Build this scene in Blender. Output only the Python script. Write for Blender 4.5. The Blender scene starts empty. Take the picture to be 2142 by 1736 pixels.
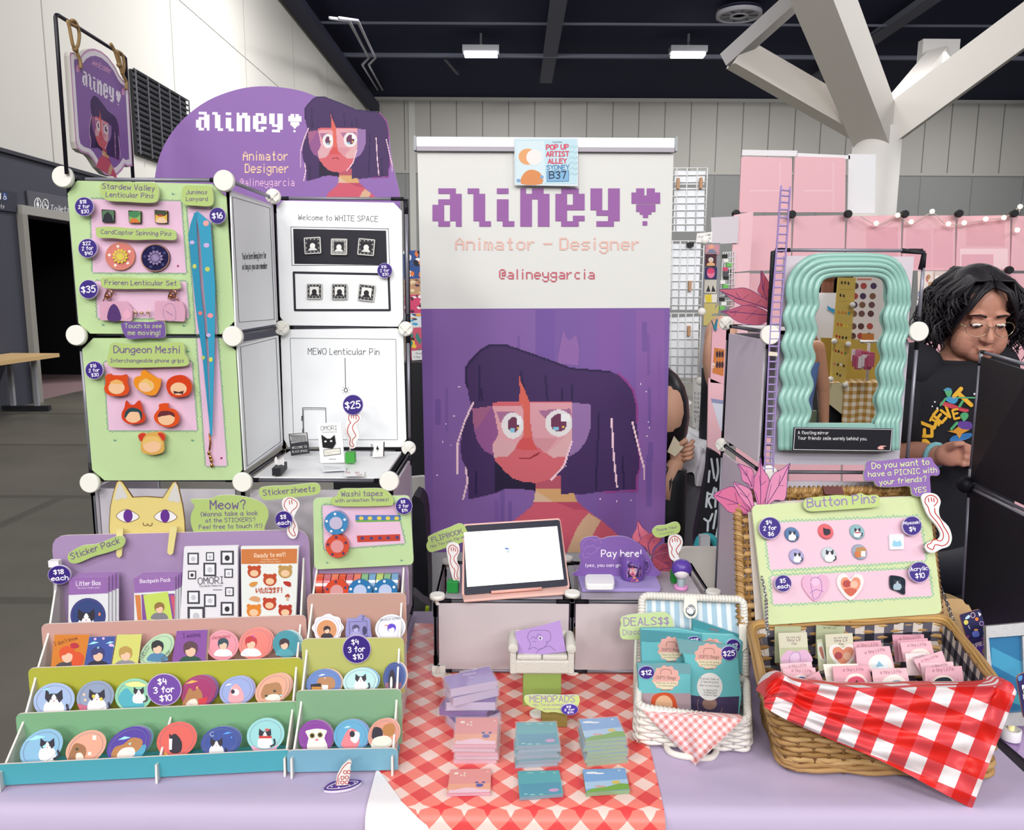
import bpy, math, random
from mathutils import Vector, Matrix
V = Vector
R = math.radians
random.seed(7)
SC = bpy.context.scene
COL = SC.collection
# ---------------------------------------------------------------- camera
F = 1656.0                       # focal length in photo pixels (2142 wide)
CAM = V((0, 0, 1.6))
CM = Matrix.Rotation(R(90 - 8.86), 3, 'X') @ Matrix.Rotation(R(0.3), 3, 'Z')
cd = bpy.data.cameras.new('camera'); cam = bpy.data.objects.new('camera', cd); COL.objects.link(cam)
cam.location = CAM; cam.rotation_euler = CM.to_euler()
cd.sensor_fit = 'HORIZONTAL'; cd.sensor_width = 36; cd.lens = F / 2142 * 36; cd.clip_start = .02; cd.clip_end = 300
SC.camera = cam
# ---------------------------------------------------------------- world, hall and fill lights, exposure
SC.view_settings.view_transform = 'Standard'; SC.view_settings.look = 'None'
SC.view_settings.gamma = 1; SC.view_settings.use_curve_mapping = False
SC.view_settings.exposure = -1.7
wd = bpy.data.worlds.new('hall_air'); SC.world = wd; wd.use_nodes = True
wd.node_tree.nodes['Background'].inputs[0].default_value = (.93, .93, 1, 1)
wd.node_tree.nodes['Background'].inputs[1].default_value = .42
def area(loc, look, sx, sy, power, col=(1, .985, .965)):
    l = bpy.data.lights.new('hall_area_light', 'AREA'); l.shape = 'RECTANGLE'; l.size = sx; l.size_y = sy
    l.energy = power; l.color = col
    o = bpy.data.objects.new('hall_area_light', l); COL.objects.link(o); o.location = loc
    o.rotation_euler = (V(look) - V(loc)).to_track_quat('-Z', 'Y').to_euler()
area((-1.0, -6.4, 9.7), (0, 1.8, 1.2), 2, 1, 700)
for X, Y, W in ((4.5, -8.5, 900), (-5.2, -9, 1300), (0, -14, 1900), (8, -14, 1500), (-5, -20, 2500), (4, -20, 2500), (12, -6, 1300), (-6.2, -1.5, 900), (14, 6, 700)): area((X, Y, 9.2), (0, 1.8, 1.3), 3, 1.5, W)  # unseen hall lamps; those off to the sides are added fill
area((9, 7, 9.5), (8.6, 18, 3), 2, 1, 1600); area((-3, 13, 9.8), (-6, 13.5, 4), 3, 1.2, 330)  # added lights that brighten the column and the left wall
sp_ = bpy.data.lights.new('mirror_scene_fill', 'SPOT'); sp_.energy = 2600; sp_.spot_size = R(38); sp_.spot_blend = .5; sp_.shadow_soft_size = .4  # added spot brightening the mirrored stall; stands for no known lamp
o = bpy.data.objects.new('mirror_scene_fill', sp_); COL.objects.link(o); o.location = (2.5, .8, 7.5); o.rotation_euler = (V((2.3, -3.6, 1)) - o.location).to_track_quat('-Z', 'Y').to_euler()
for X, Y, W in ((-2, 9, 450), (4, 9, 250), (-2, 18, 3800), (6, 18, 3000), (14, 18, 3000), (-1, 27, 1500), (8, 27, 1500), (18, 27, 1500), (0, 34, 1000), (10, 34, 1000), (20, 34, 1000)):
    area((X, Y, 9.9), (X, Y + 2, 0), 3, 1.2, W)
SC.cycles.use_denoising = True
SC.cycles.max_bounces = 7; SC.cycles.transparent_max_bounces = 12
SC.cycles.sample_clamp_indirect = 6
# ---------------------------------------------------------------- photo pixel -> place in the hall
CR = [0, 0, 1.0]
def cr(x=0, y=0, k=1.0): CR[:] = [x, y, k]
def ray(x, y):
    px, py = CR[0] + x / CR[2], CR[1] + y / CR[2]
    return (CM @ V(((px - 1071) / F, -(py - 868) / F, -1))).normalized()
def hit(x, y, o, n):
    d = ray(x, y); return CAM + d * ((o - CAM).dot(n) / d.dot(n))
def at(x, y, Y): return hit(x, y, V((0, Y, 0)), V((0, 1, 0)))
def on(x, y, z): return hit(x, y, V((0, 0, z)), V((0, 0, 1)))
def atx(x, y, X): return hit(x, y, V((X, 0, 0)), V((1, 0, 0)))
class Pl:                        # a plane things are built on; n faces the viewer
    def __init__(s, o, n):
        s.o = V(o); s.n = V(n).normalized()
        up = V((0, 0, 1)) if abs(s.n.z) < .95 else V((0, 1, 0))
        s.u = up.cross(s.n).normalized(); s.v = s.n.cross(s.u).normalized()
    def m(s, x, y, d=0): return hit(x, y, s.o, s.n) + s.n * d
    def off(s, d): return Pl(s.o + s.n * d, s.n)
    def w(s, a, b, d=0): return s.o + s.u * a + s.v * b + s.n * d
def wall(Y): return Pl((0, Y, 0), (0, -1, 0))
def lean(o, tilt, yaw=0):        # plane through o; tilt: top leans away; yaw>0 turns the face to the right
    t, y = R(tilt), R(yaw)
    return Pl(o, (math.sin(y) * math.cos(t), -math.cos(y) * math.cos(t), math.sin(t)))
def tri(a, b, c): return Pl(a, (b - a).cross(c - a))
# ---------------------------------------------------------------- materials
MC = {}
def lin(h):
    h = h.lstrip('#'); o = []
    if len(h) == 3: h = ''.join(c * 2 for c in h)
    for i in (0, 2, 4):
        c = int(h[i:i + 2], 16) / 255
        o.append(c / 12.92 if c <= .04045 else ((c + .055) / 1.055) ** 2.4)
    return o
GAIN = 1.0
def MAT(m):
    """'#rrggbb[,key=val...]': r roughness, m metal, t transmission, e emission, a alpha, b bump scale"""
    if not isinstance(m, str): return m
    if m in MC: return MC[m]
    p = m.split(','); kw = dict(q.split('=') for q in p[1:])
    k = {a: float(b) for a, b in kw.items()}
    M = bpy.data.materials.new('mat_' + p[0][1:]); M.use_nodes = True
    n = M.node_tree.nodes; b = n['Principled BSDF']
    c = [min(.9, x * GAIN) for x in lin(p[0])] + [1]
    b.inputs['Base Color'].default_value = c
    b.inputs['Roughness'].default_value = k.get('r', .55)
    b.inputs['Metallic'].default_value = k.get('m', 0)
    b.inputs['Specular IOR Level'].default_value = k.get('s', .35)
    if 't' in k: b.inputs['Transmission Weight'].default_value = k['t']
    if 'i' in k: b.inputs['IOR'].default_value = k['i']
    if 'a' in k: b.inputs['Alpha'].default_value = k['a']
    if 'c' in k: b.inputs['Coat Weight'].default_value = k['c']; b.inputs['Coat Roughness'].default_value = .08
    if 'e' in k:
        b.inputs['Emission Color'].default_value = c; b.inputs['Emission Strength'].default_value = k['e']
    if 'b' in k:
        L = M.node_tree.links; tx = n.new('ShaderNodeTexNoise'); tx.inputs['Scale'].default_value = k['b']
        bp = n.new('ShaderNodeBump'); bp.inputs['Strength'].default_value = k.get('bs', .3); bp.inputs['Distance'].default_value = .004
        co = n.new('ShaderNodeTexCoord'); L.new(co.outputs['Object'], tx.inputs['Vector'])
        L.new(tx.outputs['Fac'], bp.inputs['Height']); L.new(bp.outputs['Normal'], b.inputs['Normal'])
    MC[m] = M; return M
def nodemat(name, rough=.6, spec=.3):
    M = bpy.data.materials.new(name); M.use_nodes = True; n = M.node_tree.nodes; b = n['Principled BSDF']
    b.inputs['Roughness'].default_value = rough; b.inputs['Specular IOR Level'].default_value = spec
    return M, n, M.node_tree.links, b
def col4(h): return tuple(min(.9, x * GAIN) for x in lin(h)) + (1,)
def gingham(name, side, cols, ang=0, uv=None, rough=.6):
    """two crossed stripe sets; colour by how many stripes cross. uv: attribute name, else object X/Y"""
    M, n, L, b = nodemat(name, rough)
    if uv: c = n.new('ShaderNodeUVMap'); c.uv_map = uv; src = c.outputs['UV']
    else: c = n.new('ShaderNodeTexCoord'); src = c.outputs['Object']
    mp = n.new('ShaderNodeMapping'); mp.inputs['Rotation'].default_value = (0, 0, R(ang)); mp.inputs['Scale'].default_value = (.5 / side,) * 3
    L.new(src, mp.inputs['Vector']); sx = n.new('ShaderNodeSeparateXYZ'); L.new(mp.outputs['Vector'], sx.inputs[0])
    def stripe(o):
        f = n.new('ShaderNodeMath'); f.operation = 'FRACT'; L.new(o, f.inputs[0])
        g = n.new('ShaderNodeMath'); g.operation = 'GREATER_THAN'; g.inputs[1].default_value = .5; L.new(f.outputs[0], g.inputs[0]); return g.outputs[0]
    a = n.new('ShaderNodeMath'); a.operation = 'ADD'; L.new(stripe(sx.outputs['X']), a.inputs[0]); L.new(stripe(sx.outputs['Y']), a.inputs[1])
    h = n.new('ShaderNodeMath'); h.operation = 'MULTIPLY'; h.inputs[1].default_value = .5; L.new(a.outputs[0], h.inputs[0])
    r = n.new('ShaderNodeValToRGB'); r.color_ramp.interpolation = 'CONSTANT'; e = r.color_ramp.elements
    e[0].position = 0; e[0].color = col4(cols[0]); e[1].position = .25; e[1].color = col4(cols[1])
    q = e.new(.75); q.color = col4(cols[2]); L.new(h.outputs[0], r.inputs[0]); L.new(r.outputs[0], b.inputs['Base Color'])
    return M
# ---------------------------------------------------------------- mesh builder
WL = {}
class MB:
    def __init__(s): s.v = []; s.f = []; s.mi = []; s.sm = []; s.mats = []; s.uvs = None
    def mat(s, m):
        m = MAT(m)
        if m not in s.mats: s.mats.append(m)
        return s.mats.index(m)
    def face(s, pts, m):
        i = len(s.v); s.v += [V(p) for p in pts]; s.f.append(list(range(i, i + len(pts)))); s.mi.append(s.mat(m)); s.sm.append(False)
    def mesh(s, vs, fs, m, smooth=False):
        i = len(s.v); s.v += [V(p) for p in vs]; k = s.mat(m)
        for f in fs: s.f.append([i + q for q in f]); s.mi.append(k); s.sm.append(smooth)
    def prism(s, front, back, m, side=None, bm=None):
        n = len(front); i = len(s.v); s.v += [V(p) for p in front] + [V(p) for p in back]
        a, b, c = s.mat(m), s.mat(side or m), s.mat(bm or side or m)
        s.f.append(list(range(i, i + n))); s.mi.append(a); s.sm.append(False)
        s.f.append(list(range(i + 2 * n - 1, i + n - 1, -1))); s.mi.append(c); s.sm.append(False)
        for k in range(n):
            j = (k + 1) % n; s.f.append([i + k, i + n + k, i + n + j, i + j]); s.mi.append(b); s.sm.append(False)
        return s
    def box(s, c, sx, sy, sz, m, rz=0, ax=None):
        c = V(c)
        if ax: X, Y, Z = ax
        else:
            q = Matrix.Rotation(R(rz), 3, 'Z'); X, Y, Z = q @ V((1, 0, 0)), q @ V((0, 1, 0)), V((0, 0, 1))
        X, Y, Z = X * sx / 2, Y * sy / 2, Z * sz / 2
        b = [c - X - Y - Z, c + X - Y - Z, c + X + Y - Z, c - X + Y - Z]
        t = [p + 2 * Z for p in b]
        return s.prism(t, b, m)
    def hexa(s, b, t, m, side=None): return s.prism(t, b, m, side)      # bottom quad, top quad (both ccw from above)
    def tube(s, path, r, m, seg=8, closed=False, taper=None, flat=None):
        P = [V(p) for p in path]; n = len(P); vs = []; a = None
        for i, p in enumerate(P):
            d = (P[(i + 1) % n] - P[i - 1]) if closed else (P[min(i + 1, n - 1)] - P[max(i - 1, 0)])
            d.normalize()
            if a is None:
                a = d.cross(V((0, 0, 1)))
                if a.length < .3: a = d.cross(V((0, 1, 0)))
            a = (a - d * a.dot(d)).normalized(); b = d.cross(a); rr = r * (taper(i / (n - 1)) if taper else 1)
            for k in range(seg):
                t = 2 * math.pi * k / seg; vs.append(p + a * (rr * math.cos(t)) + b * (rr * math.sin(t) * (flat or 1)))
        fs = []
        for i in range(n if closed else n - 1):
            j = (i + 1) % n
            for k in range(seg):
                l = (k + 1) % seg; fs.append([i * seg + k, i * seg + l, j * seg + l, j * seg + k])
        if not closed: fs += [list(range(seg))[::-1], [(n - 1) * seg + k for k in range(seg)]]
        s.mesh(vs, fs, m, True); return s
    def lathe(s, c, prof, m, axis=(0, 0, 1), seg=28, smooth=True):      # prof: (radius, height along axis)
        c = V(c); z = V(axis).normalized(); x = z.cross(V((0, 0, 1)))
        if x.length < .05: x = V((1, 0, 0))
        x.normalize(); y = z.cross(x); vs = []; fs = []; n = len(prof)
        for r, h in prof:
            for k in range(seg):
                t = 2 * math.pi * k / seg; vs.append(c + x * (r * math.cos(t)) + y * (r * math.sin(t)) + z * h)
        for i in range(n - 1):
            for k in range(seg):
                l = (k + 1) % seg; fs.append([i * seg + k, i * seg + l, (i + 1) * seg + l, (i + 1) * seg + k])
        s.mesh(vs, fs, m, smooth); s.mesh([vs[k] for k in range(seg)], [list(range(seg))[::-1]], m)
        s.mesh([vs[(n - 1) * seg + k] for k in range(seg)], [list(range(seg))], m); return s
    def ball(s, c, r, m, seg=16, rings=10, rot=None):
        c = V(c); r = r if hasattr(r, '__len__') else (r, r, r); vs = []; fs = []
        q = rot or Matrix.Identity(3)
        for i in range(rings + 1):
            a = math.pi * i / rings
            for k in range(seg):
                t = 2 * math.pi * k / seg
                vs.append(c + q @ V((r[0] * math.sin(a) * math.cos(t), r[1] * math.sin(a) * math.sin(t), r[2] * math.cos(a))))
        for i in range(rings):
            for k in range(seg):
                l = (k + 1) % seg; fs.append([i * seg + k, (i + 1) * seg + k, (i + 1) * seg + l, i * seg + l])
        s.mesh(vs, fs, m, True); return s
    def grid(s, fn, nu, nv, m, smooth=True, th=0):
        vs = [V(fn(i / nu, j / nv)) for j in range(nv + 1) for i in range(nu + 1)]; w = nu + 1
        fs = [[j * w + i, j * w + i + 1, (j + 1) * w + i + 1, (j + 1) * w + i] for j in range(nv) for i in range(nu)]
        if s.uvs is None: s.uvs = {}
        b = len(s.v)
        for j in range(nv + 1):
            for i in range(nu + 1): s.uvs[b + j * w + i] = (i / nu, j / nv)
        s.mesh(vs, fs, m, smooth); return s
    def build(s, name, parent=None, bevel=0, origin=None, uv=None):
        me = bpy.data.meshes.new(name)
        lo = V([min(p[i] for p in s.v) for i in range(3)]); hi = V([max(p[i] for p in s.v) for i in range(3)])
        o3 = V(origin) if origin else V(((lo.x + hi.x) / 2, (lo.y + hi.y) / 2, lo.z))
        me.from_pydata([p - o3 for p in s.v], [], s.f)
        for m in s.mats: me.materials.append(m)
        me.polygons.foreach_set('material_index', s.mi); me.polygons.foreach_set('use_smooth', s.sm)
        if uv:
            u = me.uv_layers.new(name='UVMap')
            for lp in me.loops: u.data[lp.index].uv = uv(s.v[lp.vertex_index], (s.uvs or {}).get(lp.vertex_index))
        me.validate(); me.update()
        o = bpy.data.objects.new(name, me); COL.objects.link(o); put(o, o3, parent)
        if bevel:
            b = o.modifiers.new('b', 'BEVEL'); b.width = bevel; b.segments = 2; b.limit_method = 'ANGLE'; b.angle_limit = R(40)
        return o
def put(o, loc, parent=None):
    WL[o] = V(loc)
    if parent is not None: o.parent = parent; o.location = V(loc) - WL[parent]
    else: o.location = loc
def tag(o, label, cat, group=None):
    o['label'] = label; o['category'] = cat
    if group: o['group'] = group
    return o
def thing(name, loc, label, cat, group=None):
    o = bpy.data.objects.new(name, None); o.empty_display_size = .02; COL.objects.link(o); put(o, loc); return tag(o, label, cat, group)
def struct(o): o['kind'] = 'structure'; return o
def dup(o, delta, label=None, rz=0):
    c = o.copy(); COL.objects.link(c); c.location = WL[o] + V(delta); WL[c] = c.location.copy(); c.rotation_euler.z = o.rotation_euler.z + R(rz)
    if label: c['label'] = label
    for ch in list(o.children):
        k = ch.copy(); COL.objects.link(k); k.parent = c; WL[k] = WL[ch] + V(delta)
        for g in list(ch.children):
            h = g.copy(); COL.objects.link(h); h.parent = k; WL[h] = WL[g] + V(delta)
    return c
# ---------------------------------------------------------------- 2-D drawing (in photo coordinates)
def sm(P, n=4, closed=True):
    o = []; k = len(P)
    for i in range(k if closed else k - 1):
        if closed: a, b, c, d = P[i - 1], P[i], P[(i + 1) % k], P[(i + 2) % k]
        else: a, b, c, d = P[max(i - 1, 0)], P[i], P[i + 1], P[min(i + 2, k - 1)]
        for j in range(n):
            t = j / n
            o.append(tuple(.5 * (2 * b[q] + (c[q] - a[q]) * t + (2 * a[q] - 5 * b[q] + 4 * c[q] - d[q]) * t * t + (3 * b[q] - a[q] - 3 * c[q] + d[q]) * t ** 3) for q in (0, 1)))
    if not closed: o.append(P[-1])
    return o
def el(cx, cy, rx, ry=None, rot=0, n=30):
    ry = ry or rx; c, s = math.cos(R(rot)), math.sin(R(rot))
    return [(cx + rx * math.cos(t) * c - ry * math.sin(t) * s, cy + rx * math.cos(t) * s + ry * math.sin(t) * c) for t in [2 * math.pi * i / n for i in range(n)]]
def rq(P, r, n=4):               # polygon with rounded corners
    o = []; k = len(P); r = r if hasattr(r, '__len__') else [r] * k
    for i in range(k):
        p, a, b = V(P[i]), V(P[i - 1]), V(P[(i + 1) % k]); rr = r[i]
        if rr <= 0: o.append(tuple(p)); continue
        u, v = p + (a - p).normalized() * rr, p + (b - p).normalized() * rr
        for j in range(n + 1):
            t = j / n; o.append(tuple(u * (1 - t) ** 2 + p * 2 * t * (1 - t) + v * t * t))
    return o
def rc(x0, y0, x1, y1): return [(x0, y0), (x1, y0), (x1, y1), (x0, y1)]
def ribbon(P, w):
    out = []; P = [V(p) for p in P]
    for a, b in zip(P, P[1:]):
        d = b - a
        if d.length < 1e-6: continue
        n = V((-d.y, d.x)).normalized() * w / 2; out.append([a - n, b - n, b + n, a + n])
    for p in (P if len(P) < 40 else P[::2] + [P[-1]]): out.append([(p.x + w / 2 * math.cos(t), p.y + w / 2 * math.sin(t)) for t in [k * math.pi / 4 for k in range(8)]])
    return out
G = {'A': '003960|1353', 'B': '0900|~0949674505|~0545635100', 'C': '~68491805114061', 'D': '0900|~093967633000', 'E': '69090060|0555', 'F': '690900|0555',
 'G': '~684918051140|636034', 'H': '0900|6960|0565', 'I': '0949|2920|0040', 'J': '~5953401002', 'K': '0900|6904|2660', 'L': '090050', 'M': '0009346960', 'N': '00096069',
 'O': '~39070230626739', 'P': '0900|~0949674404', 'Q': '~39070230626739|4260', 'R': '0900|~0949674404|2460', 'S': '~68390735623001', 'T': '0969|3930', 'U': '~0902306269',
 'V': '093069', 'W': '0910365069', 'X': '0960|6900', 'Y': '0935|693530', 'Z': '09690060', 'a': '~553604022053|565160', 'b': '0900|~043654523002', 'c': '~553604023051',
 'd': '5950|~553604022052', 'e': '~03543604023051', 'f': '~48392720|0646', 'g': '~553604022053|~565a3c0b', 'h': '0900|~04365450', 'i': '1610|1819', 'j': '~262b0c|2829',
 'k': '0900|4602|1340', 'l': '1910', 'm': '0600|~04263430|~34566460', 'n': '0600|~04365450', 'o': '~36040230525436', 'p': '060c|~043654523002', 'q': '565c|~553604022053',
 'r': '0600|~032645', 's': '~553615422001', 't': '~292140|0646', 'u': '~06022052|5650', 'v': '063056', 'w': '0610345066', 'x': '0650|5600', 'y': '0630|561c', 'z': '06560050',
 '0': '~39070230525739', '1': '072920', '2': '~07395700|0050', '3': '~08395725|~25533001', '4': '190454|4740', '5': '591905|~0536533001', '6': '~49041040533503',
 '7': '095920', '8': '~350739573502305235', '9': '~573907255740', '$': '~57380735523102|3a39', '!': '1913|1110', '?': '~07395733|3130', '(': '~3916133a', ')': '~1936331a',
 ',': '111b', '.': '1011', "'": '1917', '-': '0444', ':': '1110|1415', '@': '~44243342|~5241301002074868',
 'い': '~08031124|~5863', 'た': '0747|2900|5565|~43405161', 'だ': '0747|2900|5565|~43405161|6968', 'き': '0858|0656|2953|~42012050', 'ま': '0858|0656|3932|~3211203152', 'す': '0868|3933|~33142535332110'}
VV = {'a': -1, 'b': -2, 'c': -3}
def glyph(ch):
    out = []; w = 0
    for s in G.get(ch, '').split('|'):
        if not s: continue
        z = s[0] == '~'; s = s.lstrip('~'); P = [(int(s[i]), VV.get(s[i + 1]) if s[i + 1] in VV else int(s[i + 1])) for i in range(0, len(s) - 1, 2)]
        w = max(w, max(p[0] for p in P)); out.append(sm(P, 3, False) if z else P)
    return out, w
def text(s, x0, y0, x1, y1, hr=1., wt=1.):
    """stroke lettering along the baseline (x0,y0)-(x1,y1)"""
    cur = 0; items = []
    for ch in s:
        if ch == ' ': cur += 4; continue
        g, w = glyph(ch); items.append((cur, g)); cur += w + 2.3
    k = math.hypot(x1 - x0, y1 - y0) / max(cur - 2.3, 1); ux, uy = (x1 - x0) / (k * max(cur - 2.3, 1)), (y1 - y0) / (k * max(cur - 2.3, 1))
    vx, vy = uy, -ux; out = []
    for c, g in items:
        for st in g: out += ribbon([(x0 + k * (ux * (c + x) + vx * y * hr), y0 + k * (uy * (c + x) + vy * y * hr)) for x, y in st], k * 1.25 * wt)
    return out
def adv(s): return sum(4 if c == ' ' else glyph(c)[1] + 2.3 for c in s) - 2.3
PF = {'A': '04 0a 11 1f 11 11 11', 'D': '1e 11 11 11 11 11 1e', '@': '0e 11 17 15 17 10 0e', '-': '0 0 0 1f 0 0 0', 'a': '0 0 0e 01 0f 11 0f', 'c': '0 0 0e 10 10 10 0e', 'e': '0 0 0e 11 1f 10 0e',
 'g': '0 0 0f 11 11 0f 01 11 0e', 'i': '04 0 04 04 04 04 04', 'l': '04 04 04 04 04 04 04', 'm': '0 0 1a 15 15 15 15', 'n': '0 0 1e 11 11 11 11', 'o': '0 0 0e 11 11 11 0e', 'r': '0 0 16 18 10 10 10',
 's': '0 0 0f 10 0e 01 1e', 't': '04 04 0e 04 04 04 06', 'y': '0 0 11 11 11 0f 01 11 0e'}
def pixtext(s, x0, y0, x1, y1, hr=1.):
    """blocky lettering: box from top-left (x0,y0) to the right end of the baseline (x1,y1), 7 rows high"""
    n = sum(3 if c == ' ' else 4 if c in 'il' else 6 for c in s) - 1; ux, uy = (x1 - x0) / n, (y1 - y0) / 7; out = []; cur = 0
    for c in s:
        if c == ' ': cur += 3; continue
        sh = 1 if c in 'il' else 0
        for j, row in enumerate(PF[c].split()):
            b = int(row, 16); i = 0
            while i < 5:
                if b >> (4 - i) & 1:
                    e = i
                    while e < 5 and b >> (4 - e) & 1: e += 1
                    out.append(rc(x0 + (cur + i - sh) * ux, y0 + j * uy, x0 + (cur + e - sh) * ux, y0 + (j + 1) * uy)); i = e
                i += 1
        cur += 4 if c in 'il' else 6
    return out
LOGO = [(0, 1, 4), (1, 3, 5), (2, 1, 5), (3, 0, 2), (3, 3, 5), (4, 0, 2), (4, 3, 5), (5, 0, 2), (5, 3, 5), (6, 1, 3), (6, 4, 5),
 (0, 6, 8), *[(r, 7, 9) for r in range(1, 6)], (6, 8, 10), (0, 11, 13), *[(r, 11, 13) for r in range(2, 6)], (6, 12, 14),
 (0, 15, 16), (0, 17, 19), (1, 15, 20), *[(r, a, a + 2) for r in range(2, 7) for a in (15, 18)],
 (0, 22, 25), *[(r, a, a + 2) for r in (1, 2) for a in (21, 24)], (3, 21, 26), (4, 21, 23), (5, 21, 23), (5, 24, 26), (6, 22, 25),
 *[(r, a, a + 2) for r in range(4) for a in (27, 30)], (4, 28, 32), (5, 30, 32), (6, 28, 31)]
HEART = [(0, 34.8, 36.2), (0, 36.6, 38), (.75, 34, 36.2), (.75, 36.6, 38.9), (1.3, 34, 38.9), (2, 34, 38.9), (2.9, 34.8, 38.1), (3.5, 34.8, 38.1), (4, 35.4, 37.4), (4.6, 35.95, 36.85), (6, 35.9, 36.7)]
def logo(fn): # fn maps logo grid (0..39, 0..7) to photo coordinates
    out = []
    for r, a, b in LOGO: out.append([fn(a, r), fn(b, r), fn(b, r + 1), fn(a, r + 1)])
    for r, a, b in HEART: out.append([fn(a, r), fn(b, r), fn(b, r + .8), fn(a, r + .8)])
    return out
# portrait of the stall's purple-haired girl, as blocky pixel art (polygons in banner close-up coordinates)
HAIR = [(395, 450), (420, 400), (500, 320), (570, 282), (690, 285), (770, 305), (930, 365), (1040, 410), (1160, 450), (1300, 470), (1450, 475), (1530, 515), (1600, 590), (1635, 700), (1640, 850), (1650, 1000), (1660, 1180), (1640, 1230), (1638, 1330), (1400, 1345), (1270, 1362), (1090, 1370), (1090, 1285), (905, 1285), (905, 1340), (780, 1325), (670, 1330), (620, 1355), (455, 1395), (420, 1395), (415, 1250), (400, 1180), (370, 1110), (358, 1030), (370, 920), (410, 800), (440, 735), (430, 690), (415, 640), (410, 590), (397, 585)]
def fat(P, w):
    out = []
    for a, b in zip(P, P[1:]):
        d = V(b) - V(a); n = V((-d.y, d.x)).normalized() * w / 2; out.append([tuple(V(a) - n), tuple(V(b) - n), tuple(V(b) + n), tuple(V(a) + n)])
    return out
def portrait_layers(smile=True):
    L = [('#c45568', [(890, 1420), (1205, 1420), (1300, 1500), (1400, 1570), (1500, 1660), (1560, 1736), (1600, 1795), (620, 1795), (740, 1560), (820, 1500), (880, 1450)]),
     ('#b04560', [(1040, 1420), (1205, 1420), (1280, 1485), (1180, 1475)]),
     ('#cda587', [(1290, 1505), (1380, 1555), (1330, 1640), (1280, 1736), (1250, 1795), (1130, 1795), (1150, 1736), (1200, 1620), (1250, 1540)]),
     ('#3e2557', HAIR), ('#1e1233', [(605, 1100), (700, 1210), (800, 1275), (905, 1285), (905, 1340), (780, 1325), (670, 1330), (612, 1350)])]
    for P in ([(395, 450), (500, 325), (570, 287), (690, 287), (930, 370), (1160, 455), (1450, 480)], [(497, 430), (500, 690)], [(510, 600), (518, 690)], [(795, 470), (815, 580), (850, 690)], [(975, 500), (990, 690)], [(1165, 570), (1166, 690)], [(1092, 600), (1094, 690)], [(1365, 770), (1355, 1000), (1340, 1340)], [(1600, 820), (1630, 1000)], [(475, 1200), (472, 1370)], [(1535, 1090), (1545, 1330)], [(400, 450), (405, 590)]):
        for q in fat(P, 16): L.append(('#271645', q))
    for q in fat([(1500, 488), (1560, 540), (1612, 610), (1640, 720), (1642, 850)], 14) + fat([(1655, 1000), (1662, 1180), (1640, 1240), (1640, 1340), (1400, 1352)], 12): L.append(('#8c3c86', q))
    L += [('#af5062', rc(905, 1230, 1090, 1330)), ('#cc9d6c', [(905, 1325), (1090, 1325), (1090, 1365), (1180, 1360), (1207, 1420), (890, 1420)]), ('#cfae94', [(905, 1340), (1030, 1420), (890, 1420)]),
     ('#c9606a', [(588, 705), (590, 1000), (610, 1120), (680, 1200), (740, 1250), (810, 1275), (910, 1285), (1020, 1255), (1095, 1190), (1135, 1100), (1165, 980), (1172, 692), (650, 692)]),
     ('#cf6054', [(780, 510), (790, 540), (830, 620), (857, 692), (862, 740), (870, 960), (815, 960), (815, 760), (785, 700), (790, 600)]), ('#c84e50', [(810, 955), (880, 955), (895, 1010), (925, 1050), (765, 1040), (775, 1000)]),
     ('#8a5086', [(443, 745), (590, 725), (610, 800), (635, 930), (600, 1000), (595, 1085), (530, 1050), (480, 980), (455, 890)]), ('#9a5a80', [(443, 745), (590, 725), (480, 890), (455, 890)]),
     ('#8d6ba0', [(1172, 700), (1305, 715), (1305, 880), (1270, 980), (1220, 1050), (1145, 1095), (1172, 960)]),
     ('#d59aa2', [(590, 725), (800, 722), (815, 760), (815, 940), (770, 1000), (745, 1050), (700, 1090), (600, 1100), (590, 1010), (635, 930), (610, 800)]), ('#cfa0a6', [(640, 960), (770, 1000), (745, 1050), (700, 1090), (600, 1100), (592, 1010)]),
     ('#d398a2', [(860, 705), (1172, 700), (1172, 960), (1140, 1090), (1030, 1100), (950, 1050), (895, 990), (870, 890)]), ('#c98a94', [(875, 955), (1070, 955), (985, 1060), (950, 1050), (895, 1000)]), ('#d3a4a6', [(1170, 900), (1172, 960), (1140, 1090), (1030, 1100), (990, 1070)]),
     ('#a0688e', [(618, 766), (762, 764), (660, 830), (650, 850)]), ('#a0688e', [(922, 758), (1155, 745), (1165, 790), (970, 815)]),
     ('#dcd8d9', el(738, 868, 80, 95)), ('#dcd8d9', el(1072, 850, 100, 98)), ('#6a3352', el(742, 862, 42, 56)), ('#6a3352', el(1072, 848, 60, 64)),
     ('#e6e6ea', rc(765, 795, 800, 865)), ('#e6e6ea', rc(1092, 780, 1150, 835)), ('#84bcd4', rc(722, 890, 755, 916)), ('#84bcd4', rc(1030, 878, 1068, 906)), ('#d8b25c', rc(764, 880, 780, 896)), ('#d8b25c', rc(1094, 868, 1110, 888))]
    for q in fat([(785, 1105), (860, 1106), (935, 1065)] if smile else [(800, 1105), (860, 1090), (905, 1110)], 12): L.append(('#8e2430', q))
    for P in ([(452, 700), (392, 830), (335, 1000), (335, 1225)], [(395, 1165), (410, 1270), (378, 1405)], [(1455, 815), (1470, 1080), (1495, 1320)], [(1605, 840), (1660, 1060), (1693, 1180), (1692, 1265)], [(1168, 980), (1110, 1160), (1015, 1265)]):
        for q in fat(P, 14): L.append(('#e9c5d2', q))
    return L
RAST = {}
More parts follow.
